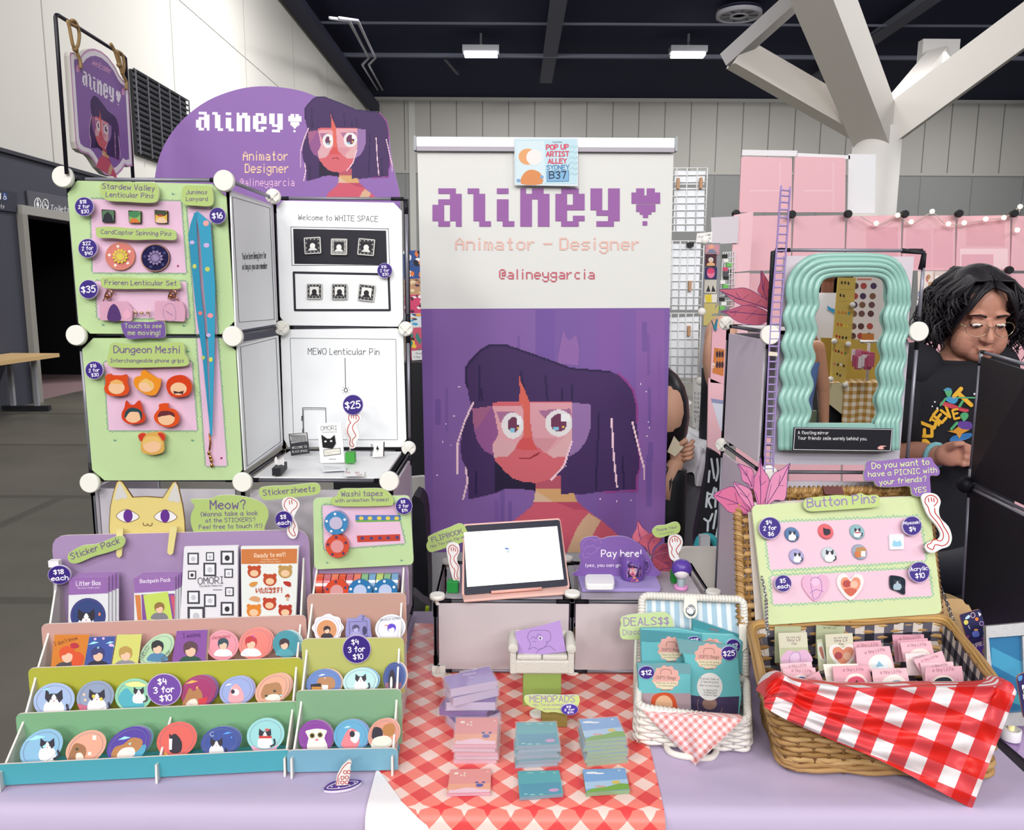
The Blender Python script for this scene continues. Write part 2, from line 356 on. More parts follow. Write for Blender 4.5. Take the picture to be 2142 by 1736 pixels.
def raster(cell, smile=True):
    """blocky cells as (x0,y0,x1,y1,colour) runs"""
    key = (cell, smile)
    if key in RAST: return RAST[key]
    x0, y0, x1, y1 = 320, 270, 1720, 1795; nx, ny = int((x1 - x0) / cell), int((y1 - y0) / cell)
    g = [[None] * nx for _ in range(ny)]
    for c, P in portrait_layers(smile):
        n = len(P)
        for j in range(ny):
            y = y0 + (j + .5) * cell; xs = []
            for i in range(n):
                (ax, ay), (bx, by) = P[i], P[(i + 1) % n]
                if (ay <= y) != (by <= y): xs.append(ax + (y - ay) * (bx - ax) / (by - ay))
            xs.sort()
            for a, b in zip(xs[::2], xs[1::2]):
                for i in range(max(0, round((a - x0) / cell)), min(nx, max(round((b - x0) / cell), round((a - x0) / cell) + 1))): g[j][i] = c
    out = []
    for j in range(ny):
        i = 0
        while i < nx:
            if g[j][i] is None: i += 1; continue
            e = i
            while e < nx and g[j][e] == g[j][i]: e += 1
            out.append((x0 + i * cell, y0 + j * cell, x0 + e * cell, y0 + (j + 1) * cell, g[j][i])); i = e
    RAST[key] = out; return out
def portrait(fn, cell=8, smile=True, clip=1e9):
    return [([fn(a, b), fn(c, b), fn(c, d), fn(a, d)], q) for a, b, c, d, q in raster(cell, smile) if d <= clip]
# ---------------------------------------------------------------- printed cards
def draw(mb, place, art, d=.0003, step=.00004):
    for it in art:
        k = it[0]; polys = []
        if k == 'p': polys = [it[1]]; c = it[2]
        elif k == 'P': polys = it[1]; c = it[2]
        elif k == 's': polys = ribbon(it[1], it[2]); c = it[3]
        elif k == 'e': polys = [el(it[1], it[2], it[3], it[4], it[6] if len(it) > 6 else 0)]; c = it[5]
        elif k == 'r': polys = [rc(*it[1:5])]; c = it[5]
        elif k == 't': polys = text(it[1], *it[2:6], *(it[7:] if len(it) > 7 else ())); c = it[6]
        elif k == 'x': polys = pixtext(it[1], *it[2:6]); c = it[6]
        elif k == 'c':
            for P, q in it[1]: mb.face(orient([place(x, y, d) for x, y in P], place), q)
            d += step; continue
        elif k == 'g':           # drawn grass along a closed outline
            P = it[1]; c = it[2]; w = it[3] if len(it) > 3 else 5; h = it[4] if len(it) > 4 else 20; random.seed(len(P) * 7 + int(P[0][0]))
            for a, b in zip(P, P[1:] + P[:1]):
                a, b = V(a), V(b); L = (b - a).length; n = max(2, int(L / (h * 1.15))); t = (b - a) / n; nn = V((t.y, -t.x)).normalized()
                Q = []
                for i in range(n):
                    Q += [tuple(a + t * i), tuple(a + t * (i + random.uniform(.5, .8)) + nn * h * random.uniform(.5, 1))]
                polys += ribbon(Q + [tuple(b)], w)[:len(Q)]
        for i, P in enumerate(polys): e = d + (i % 11) * 3e-6; mb.face(orient([place(x, y, e) for x, y in P], place), c)
        d += step
    return d
def orient(P, place):
    n = V((0, 0, 0))
    for a, b in zip(P, P[1:] + P[:1]): n += a.cross(b)
    return P if n.dot(CAM - P[0]) >= 0 else P[::-1]
def card(name, pl, out, th, col, label=None, cat=None, group=None, art=(), side=None, parent=None, back=0, bevel=0):
    mb = MB(); f = orient([pl.m(x, y) for x, y in out], None); mb.prism(f, [p - pl.n * th for p in f], col, side)
    if back:                     # hidden spacer block that holds the card off what is behind it
        c = sum(f, V((0, 0, 0))) / len(f); r = min(((p + q) / 2 - c).length for p, q in zip(f, f[1:] + f[:1])) * .5; r = min([r] + [abs((p - c).dot(pl.v)) * .7 for p in f if abs((p - c).dot(pl.u)) < r * 1.5])
        q = [c - pl.n * th + pl.u * (r * a) + pl.v * (r * b) for a, b in ((-1, -1), (1, -1), (1, 1), (-1, 1))]
        mb.prism(q, [p - pl.n * back for p in q], '#d8d4d0')
    draw(mb, pl.m, art)
    o = mb.build(name, parent, bevel)
    if label: tag(o, label, cat, group)
    return o
PURP, WHT, LGR, INK = '#35207a', '#e9e4ee', '#a9bf72', '#6b5584'
def price(x, y, r, pl, lines, label, group='purple price discs', th=.004, back=.014, ry=None, col='#35207a', rot=8):
    art = [('p', el(x, y, r * .95, (ry or r) * .95), col)]
    n = len(lines); cap = r * (.66, .46, .36)[n - 1]
    for i, s in enumerate(lines):
        w = min(cap / 9 * adv(s), r * 1.62); c = cap if len(s) < 6 else w * 9 / adv(s); q = (ry or r) / r
        yy = y + ((i - (n - 1) / 2) * cap * 1.42 + c / 2) * q; xx = x + (i - (n - 1) / 2) * r * .1
        art.append(('t', s, xx - w / 2, yy + w * .04, xx + w / 2, yy - w * .04, '#eeeaf4', q, 1.25))
    return card('price_disc', pl, el(x, y, r, ry or r), th, '#b9a6cf', label, 'price tag', group, art, side='#d9d2e6', back=back)
def cat(x, y, s, body='#e8e6ea', patch='#2c2836', k=1.35):
    """a small drawn cat, sitting"""
    s *= k
    return [('p', sm([(x - .5 * s, y + .9 * s), (x - .62 * s, y + .3 * s), (x - .3 * s, y - .1 * s), (x + .3 * s, y - .1 * s), (x + .62 * s, y + .3 * s), (x + .5 * s, y + .9 * s)], 3), body),
     ('p', [(x - .5 * s, y - .75 * s), (x - .2 * s, y - .5 * s), (x + .2 * s, y - .5 * s), (x + .5 * s, y - .75 * s), (x + .55 * s, y - .2 * s), (x + .3 * s, y + .1 * s), (x - .3 * s, y + .1 * s), (x - .55 * s, y - .2 * s)], patch),
     ('p', [(x - .05 * s, y - .45 * s), (x + .05 * s, y - .45 * s), (x + .35 * s, y + .12 * s), (x - .35 * s, y + .12 * s)], body),
     ('s', [(x - .32 * s, y - .22 * s), (x - .15 * s, y - .18 * s)], .07 * s, '#3a3030'), ('s', [(x + .15 * s, y - .18 * s), (x + .32 * s, y - .22 * s)], .07 * s, '#3a3030'),
     ('e', x, y - .04 * s, .06 * s, .04 * s, '#c77a80'), ('s', sm([(x + .5 * s, y + .8 * s), (x + .85 * s, y + .6 * s), (x + .8 * s, y + .2 * s)], 4, False), .16 * s, patch)]
def bust(x, y, s, hair, cloth, skin='#e3b9a0'):
    """plain head-and-shoulders shape without a face"""
    return [('p', sm([(x - .75 * s, y + .95 * s), (x - .6 * s, y + .5 * s), (x - .2 * s, y + .35 * s), (x + .2 * s, y + .35 * s), (x + .6 * s, y + .5 * s), (x + .75 * s, y + .95 * s)], 3), cloth),
     ('e', x, y - .12 * s, .47 * s, .5 * s, hair), ('e', x, y + .04 * s, .33 * s, .36 * s, skin), ('p', sm([(x - .45 * s, y - .05 * s), (x - .35 * s, y - .5 * s), (x + .35 * s, y - .5 * s), (x + .45 * s, y - .05 * s), (x + .1 * s, y - .2 * s), (x - .1 * s, y - .08 * s)], 3), hair)]
# ================================================================ the hall
XW, YB, ZC = -6.8, 39.5, 10.7
M_, n_, L_, b_ = nodemat('concrete', .45, .4)
tx = n_.new('ShaderNodeTexNoise'); tx.inputs['Scale'].default_value = .35; tx.inputs['Detail'].default_value = 8; tx.inputs['Roughness'].default_value = .65
tc = n_.new('ShaderNodeTexCoord'); L_.new(tc.outputs['Object'], tx.inputs['Vector'])
rp = n_.new('ShaderNodeValToRGB'); rp.color_ramp.elements[0].position = .3; rp.color_ramp.elements[1].position = .72
rp.color_ramp.elements[0].color = col4('#4a4843'); rp.color_ramp.elements[1].color = col4('#6e6a60'); L_.new(tx.outputs['Fac'], rp.inputs[0])
br = n_.new('ShaderNodeTexBrick'); br.inputs['Scale'].default_value = .12; br.inputs['Mortar Size'].default_value = .006; br.inputs['Color1'].default_value = (1, 1, 1, 1); br.inputs['Color2'].default_value = (.72, .72, .72, 1); br.inputs['Mortar'].default_value = (.35, .35, .35, 1)
L_.new(tc.outputs['Object'], br.inputs['Vector'])
mx = n_.new('ShaderNodeMix'); mx.data_type = 'RGBA'; mx.blend_type = 'MULTIPLY'; mx.inputs[0].default_value = .6
L_.new(rp.outputs[0], mx.inputs[6]); L_.new(br.outputs[0], mx.inputs[7]); L_.new(mx.outputs[2], b_.inputs['Base Color'])
CONC = M_
struct(MB().box((9, 6, -.05), 32, 68, .1, CONC).build('floor'))
struct(MB().box((9, 6, ZC + .1), 32, 68, .2, '#0d1236,r=.9').build('ceiling'))
struct(MB().box((9, -27, 5.3), 32, .2, 10.6, '#15161f,r=.9').build('wall_front'))
# left wall: dark lower band with a door opening, white upper band
w = MB(); DK, UP = '#3d3e4b,r=.7', '#cbc9c4,r=.8'
DY0, DY1, DZ = 11.25, 14.4, 2.62
w.box((XW - .15, (-28 + DY0) / 2, 1.7), .3, DY0 + 28, 3.4, DK); w.box((XW - .15, (DY1 + YB) / 2, 1.7), .3, YB - DY1, 3.4, DK)
w.box((XW - .15, (DY0 + DY1) / 2, (DZ + 3.4) / 2), .3, DY1 - DY0, 3.4 - DZ, DK)
w.box((XW - .15, 6, 5.4), .3, 68, 4.0, UP); w.box((XW - .15, 6, 9.1), .3, 68, 3.36, UP)
w.box((XW - .17, 14, 7.41), .3, 52, .04, '#77777a')
for y in (3, 7.6, 12.15, 16.7, 21.2, 25.8, 30.4, 35): w.box((XW - .147, y, 7), .3, .025, 7.2, '#97958f')
for y in (3, 6.2, 9.4, 16.5, 20): w.box((XW - .148, y, 1.7), .3, .02, 3.3, '#2c2d38')
struct(w.build('wall_left'))
struct(MB().box((XW + .01, 14, 3.42), .06, 52, .05, '#2e2f3a').build('trim_1'))
d = struct(MB().box((XW - 2.6, (DY0 + DY1) / 2, 1.5), .1, 8, 3, '#0b0c12,r=.9').build('door_1'))
mb = MB(); mb.box((XW - 1.4, DY0 - .5, 1.5), 2.3, .1, 3, '#0b0c12,r=.9'); mb.box((XW - 1.4, DY1 + .5, 1.5), 2.3, .1, 3, '#0b0c12,r=.9'); mb.box((XW - 1.4, (DY0 + DY1) / 2, 2.95), 2.3, 6, .1, '#0b0c12,r=.9')
mb.build('recess', d)
mb = MB(); mb.box((XW + .01, DY0 - .06, DZ / 2), .14, .12, DZ, '#8b8883'); mb.box((XW + .01, DY1 + .06, DZ / 2), .14, .12, DZ, '#8b8883'); mb.box((XW + .01, (DY0 + DY1) / 2, DZ + .06), .14, DY1 - DY0 + .24, .12, '#9a9793'); mb.build('door_frame', d)
MB().box((XW - 1.4, (DY0 + DY1) / 2, .006), 2.6, 5, .012, '#8d7478').build('carpet', d)
# back wall, cladding seams inside its mesh
w = MB(); w.box((11.6, YB + .15, 3.6), 37, .3, 7.2, '#878888,r=.8'); w.box((11.6, YB + .15, 9), 37, .3, 3.55, '#a9a7a3,r=.8')
w.box((11.6, YB + .12, 10.62), 37, .34, .16, '#c0c0bd')
for i in range(26):
    x = XW + .35 + i * 1.243; w.box((x, YB + .146, 9), .05, .3, 3.3, '#6f6f6c')
    if i % 2: w.box((x, YB + .146, 3.6), .05, .3, 7.1, '#74757a')
w.box((XW + 1.95, YB + .1, 5.3), .3, .3, 10.5, '#bdbcb8'); w.box((11.6, YB + .14, 7.2), 37, .3, .05, '#6d6e70')
struct(w.build('wall_back'))
# ceiling steel
def beam(p, q, wd_, h, m, name, up=(0, 0, 1)):
    p, q = V(p), V(q); z = (q - p).normalized(); x = z.cross(V(up)).normalized(); y = x.cross(z)
    b = [p + x * (a * wd_ / 2) + y * (c * h / 2) for a, c in ((-1, -1), (1, -1), (1, 1), (-1, 1))]
    mb = MB(); mb.prism([v + (q - p) for v in b], b, m); return mb.build(name)
BM = '#555866,r=.8'
for Y, x1, wdt in ((31.3, 30, .14), (27.7, 30, .07)): struct(beam((XW, Y, 10.3), (x1, Y, 10.3), wdt, wdt, BM, 'trim_2'))
for x in (1.35, 12.5, 22): struct(beam((x, 8, 10.35), (x, 35, 10.35), .5, .2, BM, 'trim_3'))
struct(beam((-2.6, 31.6, 10.3), (-2.3, 34.5, 10.5), .12, .12, '#3f4252', 'trim_3'))
# pipe tray along the left wall
struct(beam((XW + .35, 14, 10), (XW + .35, 38.5, 10), .45, .3, '#34364a,r=.8', 'trim_4'))
pt = [at(690, 47, 20), at(730, 52, 21), at(772, 128, 28.5), at(758, 142, 28.5), at(790, 193, 37.5)]
for k in (0, .22): tag(MB().tube([p + V((k, 0, .1)) for p in pt], .04, '#8a8a92', 6).build('ceiling_pipe'), 'pale pipe bending along the dark ceiling edge, %s' % ('inner one of the pair' if k else 'outer one nearest the wall'), 'pipe', 'ceiling pipes')
# ceiling lamps in view and the round air vent
def lamp(x, y, label):
    c = on(x, y, 10.05); t = thing('ceiling_lamp', c - V((0, 0, .16)), label, 'ceiling lamp', 'lit batten lamps')
    mb = MB(); mb.box(c + V((0, 0, .1)), 1.3, .5, .2, '#77787e'); mb.box(c + V((0, 0, .4)), .08, .08, .5, '#55565e'); mb.build('housing', t)
    MB().box(c - V((0, 0, .08)), 1.18, .42, .1, '#fffaf2,e=26').build('diffuser', t, .02)
lamp(1006, 110, 'lit rectangular ceiling lamp above the tall banner'); lamp(1439, 111, 'lit rectangular ceiling lamp left of the slanted white struts')
c = on(1546, 28, 10.45); t = thing('air_vent', c - V((0, 0, .1)), 'round grey ceiling air vent with two rings', 'air vent')
for r0, r1, nm in ((.72, .6, 'outer_ring'), (.3, .2, 'inner_ring')):
    mb = MB(); mb.lathe(c, [(r1, -.05), (r1, -.1), (r0, -.1), (r0, .02)], '#9c9ca4', seg=36); mb.build(nm, t)
mb = MB()
for k in range(8):
    a = k * math.pi / 4; mb.box(c + V((.45 * math.cos(a), .45 * math.sin(a), -.06)), .34, .04, .04, '#6a6b75', rz=math.degrees(a))
mb.lathe(c, [(0.01, .1), (.7, .1), (.7, .12)], '#23243a'); mb.build('vanes', t)
# column with slanted struts
YC = 18.0; c = at(1836.5, 272, YC); rad = .49
o = struct(MB().lathe((c.x, YC, 0), [(rad, 0), (rad, c.z), (rad - .02, c.z + .03)], '#d6d3d0,r=.6', seg=48).build('column'))
top = V((c.x, YC, c.z))
for (x, y, Yq, wd_, h, lab) in ((1540, 112, 17.6, .45, .55, ''), (1700, -60, 15.5, .75, .8, ''), (2190, 20, 17.0, .62, .75, ''), (1962, 118, 25, .5, .5, '')):
    q = at(x, y, Yq); st = beam(top + V((0, 0, -.1)), q, wd_, h, '#c9c5c0,r=.6', 'strut'); lw = WL[st]; st.parent = o; st.location = lw - WL[o]
q = at(1962, 118, 25); st = MB().box(q, 1.1, .3, .9, '#9c9a9a').build('bracket'); lw = WL[st]; st.parent = o; st.location = lw - WL[o]
tag(MB().box(at(1962, 138, 24.2), .7, .2, .35, '#fffaf2,e=14', ax=(V((.75, 0, .66)), V((0, 1, 0)), V((-.66, 0, .75)))).build('ceiling_lamp'), 'lit lamp glowing behind the right slanted strut', 'ceiling lamp', 'lit batten lamps')
struct(beam(at(1520, 128, 17.7), at(1690, -25, 16.5), .3, .3, '#8d8b8c', 'trim_5'))
# left wall vent louvre and signs
cr()
def wx(x, y, d=0): p = atx(x, y, XW); return V((p.x + d, p.y, p.z))
p0, p1 = wx(270, 160), wx(384, 232); zt, zb = 5.45, 4.0
t = thing('wall_louvre', (XW + .05, (p0.y + p1.y) / 2, zb), 'dark slatted vent louvre high on the white wall', 'vent')
mb = MB(); mb.box((XW + .03, (p0.y + p1.y) / 2, (zt + zb) / 2), .06, p1.y - p0.y, zt - zb, '#26272d'); mb.build('backing', t)
mb = MB()
for i in range(15): mb.box((XW + .09, (p0.y + p1.y) / 2, zb + .05 + i * .1), .03, p1.y - p0.y, .035, '#4a4c54,r=.5', ax=(V((.8, 0, -.6)), V((0, 1, 0)), V((.6, 0, .8))))
for i in range(6): mb.box((XW + .12, p0.y + (p1.y - p0.y) * i / 5, (zt + zb) / 2), .02, .02, zt - zb, '#5e5f66')
mb.build('slats', t)
cr(0, 320, 2.992)
PW = Pl((XW + .03, 0, 0), (1, 0, 0))
card('toilet_sign', PW, [(170, 232), (445, 280), (445, 415), (187, 382)], .02, '#52535c', 'dark grey toilets sign above the door frame', 'sign', None,
  [('t', 'Toilets', 315, 360, 432, 372, '#e8e8ea', 1.35, .9), ('s', el(236, 318, 20, 37), 5, '#e8e8ea'), ('s', el(284, 325, 19, 36), 5, '#e8e8ea'), ('p', [(231, 305), (241, 307), (246, 332), (226, 328)], '#e8e8ea'), ('e', 236, 295, 5, 8, '#e8e8ea'), ('r', 231, 330, 235, 346, '#e8e8ea'), ('r', 238, 331, 242, 348, '#e8e8ea'),
   ('s', [(281, 305), (284, 328), (294, 330), (296, 345)], 4, '#e8e8ea'), ('s', el(284, 336, 11, 14), 3, '#e8e8ea')])
card('toilet_sign', PW, [(-60, 220), (108, 250), (108, 372), (-60, 350)], .02, '#2e3040', 'darker toilets sign cut by the left picture edge', 'sign', None,
  [('t', 'Toilets', -55, 338, 26, 346, '#e8e8ea', 1.3, .9), ('p', rq([(16, 245), (45, 250), (45, 298), (16, 294)], 8), '#27407f'), ('s', [(28, 255), (30, 275), (38, 277), (40, 288)], 3, '#e8e8ea'), ('s', el(30, 281, 8, 10), 3, '#e8e8ea'), ('p', rc(-6, 250, 6, 290), '#e8e8ea')])
# trestle table by the left wall
zt = .74; q = [on(-90, 1490, zt), on(-60, 1378, zt), on(246, 1383, zt), on(246, 1402, zt)]
q = [V((XW + .1, 9.6, zt)), V((XW + .1, 11.0, zt)), V((-6.15, 11.0, zt)), V((-6.15, 9.6, zt))]
t = thing('trestle_table', ((XW + -6.15) / 2, 10.3, 0), 'pale wooden folding table standing against the dark left wall', 'table')
MB().box((-6.45, 9.6, .72), .65, 2.2, .05, '#c9a877').build('tabletop', t)
for y in (8.8, 10.4):
    mb = MB(); mb.box((-6.62, y, .36), .05, .05, .68, '#8e9096'); mb.box((-6.3, y, .36), .05, .05, .68, '#8e9096'); mb.box((-6.45, y, .04), .62, .07, .06, '#1d1e24'); mb.build('leg', t)
# ================================================================ neighbouring stalls behind
cr()
# pink panel wall
YP = 5.2; PW_ = thing('panel_wall', (at(1890, 600, YP).x, YP, 0), 'pink translucent panel wall of the stall behind, with black round joints', 'panel wall'); PK = '#e7b2bd,r=.45,s=.5'; pk = wall(YP)
def pinkpanel(P, art=()):
    return card('pink_panel', pk, rq(P, 6), .012, PK, parent=PW_, art=art)
xs = [1548, 1660, 1772, 1890, 2003, 2118, 2235]
for i, (a, b) in enumerate(zip(xs[:2], xs[1:3])):
    pinkpanel([(a + 3, 327), (b - 3, 330), (b - 4, 444), (a - 2, 444)], [('r', a + 20, 398, b - 30, 400, '#f0cbd2'), ('r', b - 30, 340, b - 28, 440, '#efc6cf')])
for i, (a, b) in enumerate(zip(xs[:-1], xs[1:])):
    pinkpanel([(a - 4 + 5, 452), (b - 4, 450), (b - 6, 566), (a - 4, 566)],
      [('r', a + 40, 475, b - 12, 562, '#dfa4b1')] if i == 2 else [('r', a + 5, 480, a + 58, 560, '#e2a9b6'), ('r', a + 62, 478, b - 10, 560, '#e2a9b6')] if i == 3 else [('r', a + 18, 461, b - 16, 515, '#e0a6b2'), ('r', a + 5, 520, b - 10, 562, '#f1ced4'), ('r', a + 8, 532, b - 40, 562, '#e2a9b6')] if i == 4 else [])
    if i not in (2, 3): pinkpanel([(a - 4, 572), (b - 6, 572), (b - 9, 690), (a - 6, 690)])
    pinkpanel([(a - 6, 696), (b - 9, 696), (b - 12, 820), (a - 8, 820)]); pinkpanel([(a - 8, 826), (b - 12, 826), (b - 14, 1104), (a - 10, 1104)])
card('pink_panel', wall(4.9), [(1535, 450), (1576, 442), (1569, 566), (1530, 570)], .012, '#edbfc8,r=.4', parent=PW_)
card('pink_panel', wall(4.9), [(1530, 572), (1568, 570), (1562, 760), (1520, 760)], .012, '#ecc0c8,r=.4', parent=PW_)
for i, (x, y) in enumerate([(1655, 449), (1772, 448), (1890, 448), (2003, 447), (2118, 447), (1992, 566), (2108, 565), (1538, 447), (1530, 569)]):
    c = at(x, y, YP - .04); MB().lathe(c, [(.004, 0), (.024, 0), (.026, -.02), (.02, -.035)], '#17161c', (0, 1, 0), 16).build('connector', PW_)
# string lights
t = thing('string_lights', at(1950, 470, YP - .06), 'warm white string of lights along the top of the pink panels', 'string lights')
wire = [(1800, 452), (1836, 470), (1878, 452), (1905, 468), (1950, 446), (1984, 470), (2060, 460), (2098, 455), (2118, 446), (2136, 430), (2120, 478), (2136, 482)]
MB().tube([at(x, y, YP - .05) for x, y in sm(wire, 5, False)], .003, '#c9b8b0', 5).build('wire', t)
for x, y in [(1833, 467), (1878, 450), (1906, 464), (1950, 442), (1984, 468), (2017, 466), (2062, 458), (2100, 455), (2134, 432), (2128, 481)]:
    MB().ball(at(x, y, YP - .055), .015, '#ffe9c4,e=7', 10, 8).build('bulb', t)
# white sheets taped at the top
for P, lab in (([(1553, 313), (1668, 315), (1666, 327), (1552, 325)], 'white paper strip taped above the far pink panel'), ([(1668, 320), (1778, 325), (1778, 333), (1668, 330)], 'white paper edge above the pink panel by the column'), ([(1775, 322), (1832, 323), (1830, 446), (1773, 446)], 'white board standing beside the round column')):
    tag(card('paper_sheet', wall(YP + .05), P, .01, '#e6e6ea'), lab, 'paper')
# pictures hanging below the panels
random.seed(3)
def collage(P, n, cols, seed):
    random.seed(seed); x0, x1 = min(p[0] for p in P), max(p[0] for p in P); y0, y1 = min(p[1] for p in P), max(p[1] for p in P); a = []
    for i in range(n):
        x, y = random.uniform(x0, x1), random.uniform(y0, y1); w, h = (x1 - x0) * random.uniform(.06, .16), (y1 - y0) * random.uniform(.05, .13)
        x = min(max(x, x0 + w), x1 - w); y = min(max(y, y0 + h), y1 - h)
        a.append(('p', sm([(x - w, y), (x - w * .2, y - h), (x + w, y - h * .3), (x + w * .4, y + h)], 3), random.choice(cols)))
    return a
for i, (x0, y0, x1, y1, bg) in enumerate([(1920, 567, 1955, 625, '#e6d8d2'), (1955, 567, 1998, 610, '#d9c6c2'), (1918, 628, 1960, 700, '#ddd2d8'), (1960, 612, 2010, 690, '#d6b8c4')]):
    P = rc(x0, y0, x1, y1); card('art_print', wall(YP - .1 - .01 * i), P, .004, bg, ['anime style print with dark blue edge right of the mirror', 'print with red shape below a black connector', 'pale print beside the white connector disc', 'pinkish print behind the dark curly hair'][i], 'print', 'art prints under the pink panels', collage(P, 16, ['#2b2a52', '#8fa6c4', '#c8406a', '#efe9e6', '#b98b62', '#7a4d84', '#1d1b22'], i))
# wire grid racks with white sheets, right of the banner
def wiregrid(P, nx, ny, Y, label, r=.0028, m='#d9dbdd', name='wire_rack'):
    (ax, ay), (bx, by), (cx, cy), (dx, dy) = P; mb = MB()
    for i in range(nx + 1):
        t = i / nx; mb.tube([at(ax + (bx - ax) * t, ay + (by - ay) * t, Y), at(dx + (cx - dx) * t, dy + (cy - dy) * t, Y)], r, m, 6)
    for j in range(ny + 1):
        t = j / ny; mb.tube([at(ax + (dx - ax) * t, ay + (dy - ay) * t, Y), at(bx + (cx - bx) * t, by + (cy - by) * t, Y)], r, m, 6)
    return tag(mb.build(name), label, 'rack', 'white wire racks')
Y1 = 3.6
wiregrid([(1395, 352), (1480, 351), (1475, 484), (1393, 484)], 4, 9, Y1, 'upper white wire rack beside the banner')
wiregrid([(1390, 504), (1473, 504), (1466, 655), (1388, 655)], 5, 9, Y1, 'middle white wire rack with white sheets')
WR = wiregrid([(1388, 656), (1466, 655), (1462, 800), (1386, 798)], 5, 8, Y1, 'lowest white wire rack beside the banner')
for x in (1386, 1462): p = at(x, 798, Y1); MB().tube([p, V((p.x, p.y, 0))], .006, '#d9dbdd', 8).build('leg', WR)
for P, lab in (([(1412, 357), (1476, 358), (1473, 386), (1411, 386)], 'white card pegged on the upper wire rack'), ([(1411, 393), (1474, 393), (1472, 484), (1409, 484)], 'white sheet on the upper wire rack'), ([(1392, 510), (1466, 510), (1460, 648), (1390, 648)], 'large white sheet on the middle rack'), ([(1390, 665), (1462, 662), (1458, 790), (1388, 790)], 'white sheet on the lowest rack')):
    card('white_sheet', wall(Y1 + .003), P, .003, '#e4e7ec', lab, 'sheet', 'white sheets on wire racks')
for x, y in ((1418, 384), (1466, 383), (1443, 598), (1441, 692)):
    tag(MB().box(at(x, y, Y1 - .006), .012, .02, .045, '#b58d6c').build('clothes_peg'), 'wooden peg at %s of a wire rack' % {1418: 'the top left corner', 1466: 'the top right corner', 1443: 'the middle', 1441: 'the bottom'}[x], 'peg', 'wooden pegs')
card('binder_clip', wall(Y1 - .02), [(1438, 507), (1452, 507), (1451, 516), (1437, 515)], .02, '#15151a', 'black clip on top of the middle wire rack', 'clip')
for x, y in ((1475, 503), (1468, 652), (1464, 797)): MB().ball(at(x, y, Y1 - .004), (.018, .014, .018), '#ece9e4').build('connector', WR)
card('price_card', wall(Y1 - .005), [(1458, 488), (1490, 485), (1489, 507), (1456, 507)], .003, '#e9e8e8', 'small white card with black writing by the wire racks', 'card', None, [('t', 'Prints', 1461, 498, 1474, 497, '#222', 1.2), ('t', '1-$8', 1476, 494, 1486, 493, '#222'), ('t', '2-$12', 1476, 501, 1487, 500, '#222')])
card('paper_sheet', wall(4.885), [(1487, 455), (1546, 452), (1543, 508), (1489, 511)], .003, '#d5cdd4', 'plain pale sheet pinned above the black rack', 'paper')
card('strip_board', wall(3.84), [(1471, 508), (1507, 508), (1488, 1270), (1452, 1270)], .02, '#8f8f96', 'narrow grey upright board carrying the column of prints', 'board')
strip = [((1476, 512), (1505, 512), (1504, 533), (1475, 531), '#c9909a'), ((1476, 532), (1499, 531), (1498, 558), (1475, 557), '#4a1f30'), ((1475, 559), (1500, 559), (1499, 584), (1474, 583), '#23285c'), ((1474, 586), (1499, 585), (1498, 614), (1473, 613), '#c6bfb4'), ((1474, 616), (1500, 615), (1499, 633), (1473, 633), '#dcd6cc')]
names = ['abstract pink and grey print', 'dark red portrait print', 'navy print with pink shape', 'beige print with black boots', 'white print behind a yellow note']
for (a, b, c, d, col), nmx in zip(strip, names):
    mx_, my_ = (a[0] + c[0]) / 2, (a[1] + c[1]) / 2
    art = {'#c9909a': [('p', [(1478, 530), (1488, 518), (1502, 530)], '#7a7f9a'), ('e', 1488, 516, 6, 5, '#e8a48c')], '#4a1f30': bust(mx_, my_, 11, '#d8d4cc', '#d8a878'), '#23285c': [('e', mx_, my_, 8, 10, '#e0789a'), ('e', mx_, my_ - 5, 8, 6, '#d0406a')], '#c6bfb4': [('p', [(1477, 610), (1482, 596), (1486, 610)], '#20232c'), ('p', [(1488, 610), (1491, 596), (1497, 610)], '#20232c')], '#dcd6cc': [('p', [(1474, 617), (1488, 615), (1489, 632), (1477, 633)], '#d8c23a')]}[col]
    card('art_print', wall(3.836), [a, b, c, d], .003, col, nmx + ' on the strip beside the wire racks', 'print', 'prints on the narrow strip', art)
card('yellow_board', wall(3.835), [(1473, 634), (1504, 635), (1500, 682), (1471, 681)], .006, '#bfb06c', 'mustard yellow board taped beside the wire rack', 'board', None, [('p', [(1488, 657), (1503, 655), (1503, 660), (1489, 661)], '#8a8a88'), ('p', [(1496, 638), (1505, 634), (1496, 646)], '#8a8a88')])
wiregrid([(1513, 528), (1537, 527), (1535, 640), (1506, 640)], 5, 10, 4.885, 'narrow white wire rack full of small goods', .003)
random.seed(11)
for i in range(14):
    x, y = random.uniform(1508, 1526), 536 + i * 9
    tag(MB().box(at(x, y, 4.885), .03, .02, .022, ['#222', '#e8e6e2', '#6dbb5c', '#c84a6a', '#4a4a52'][i % 5]).build('packet'), 'small packet hanging in the narrow wire rack', 'packet', 'packets in the narrow rack')
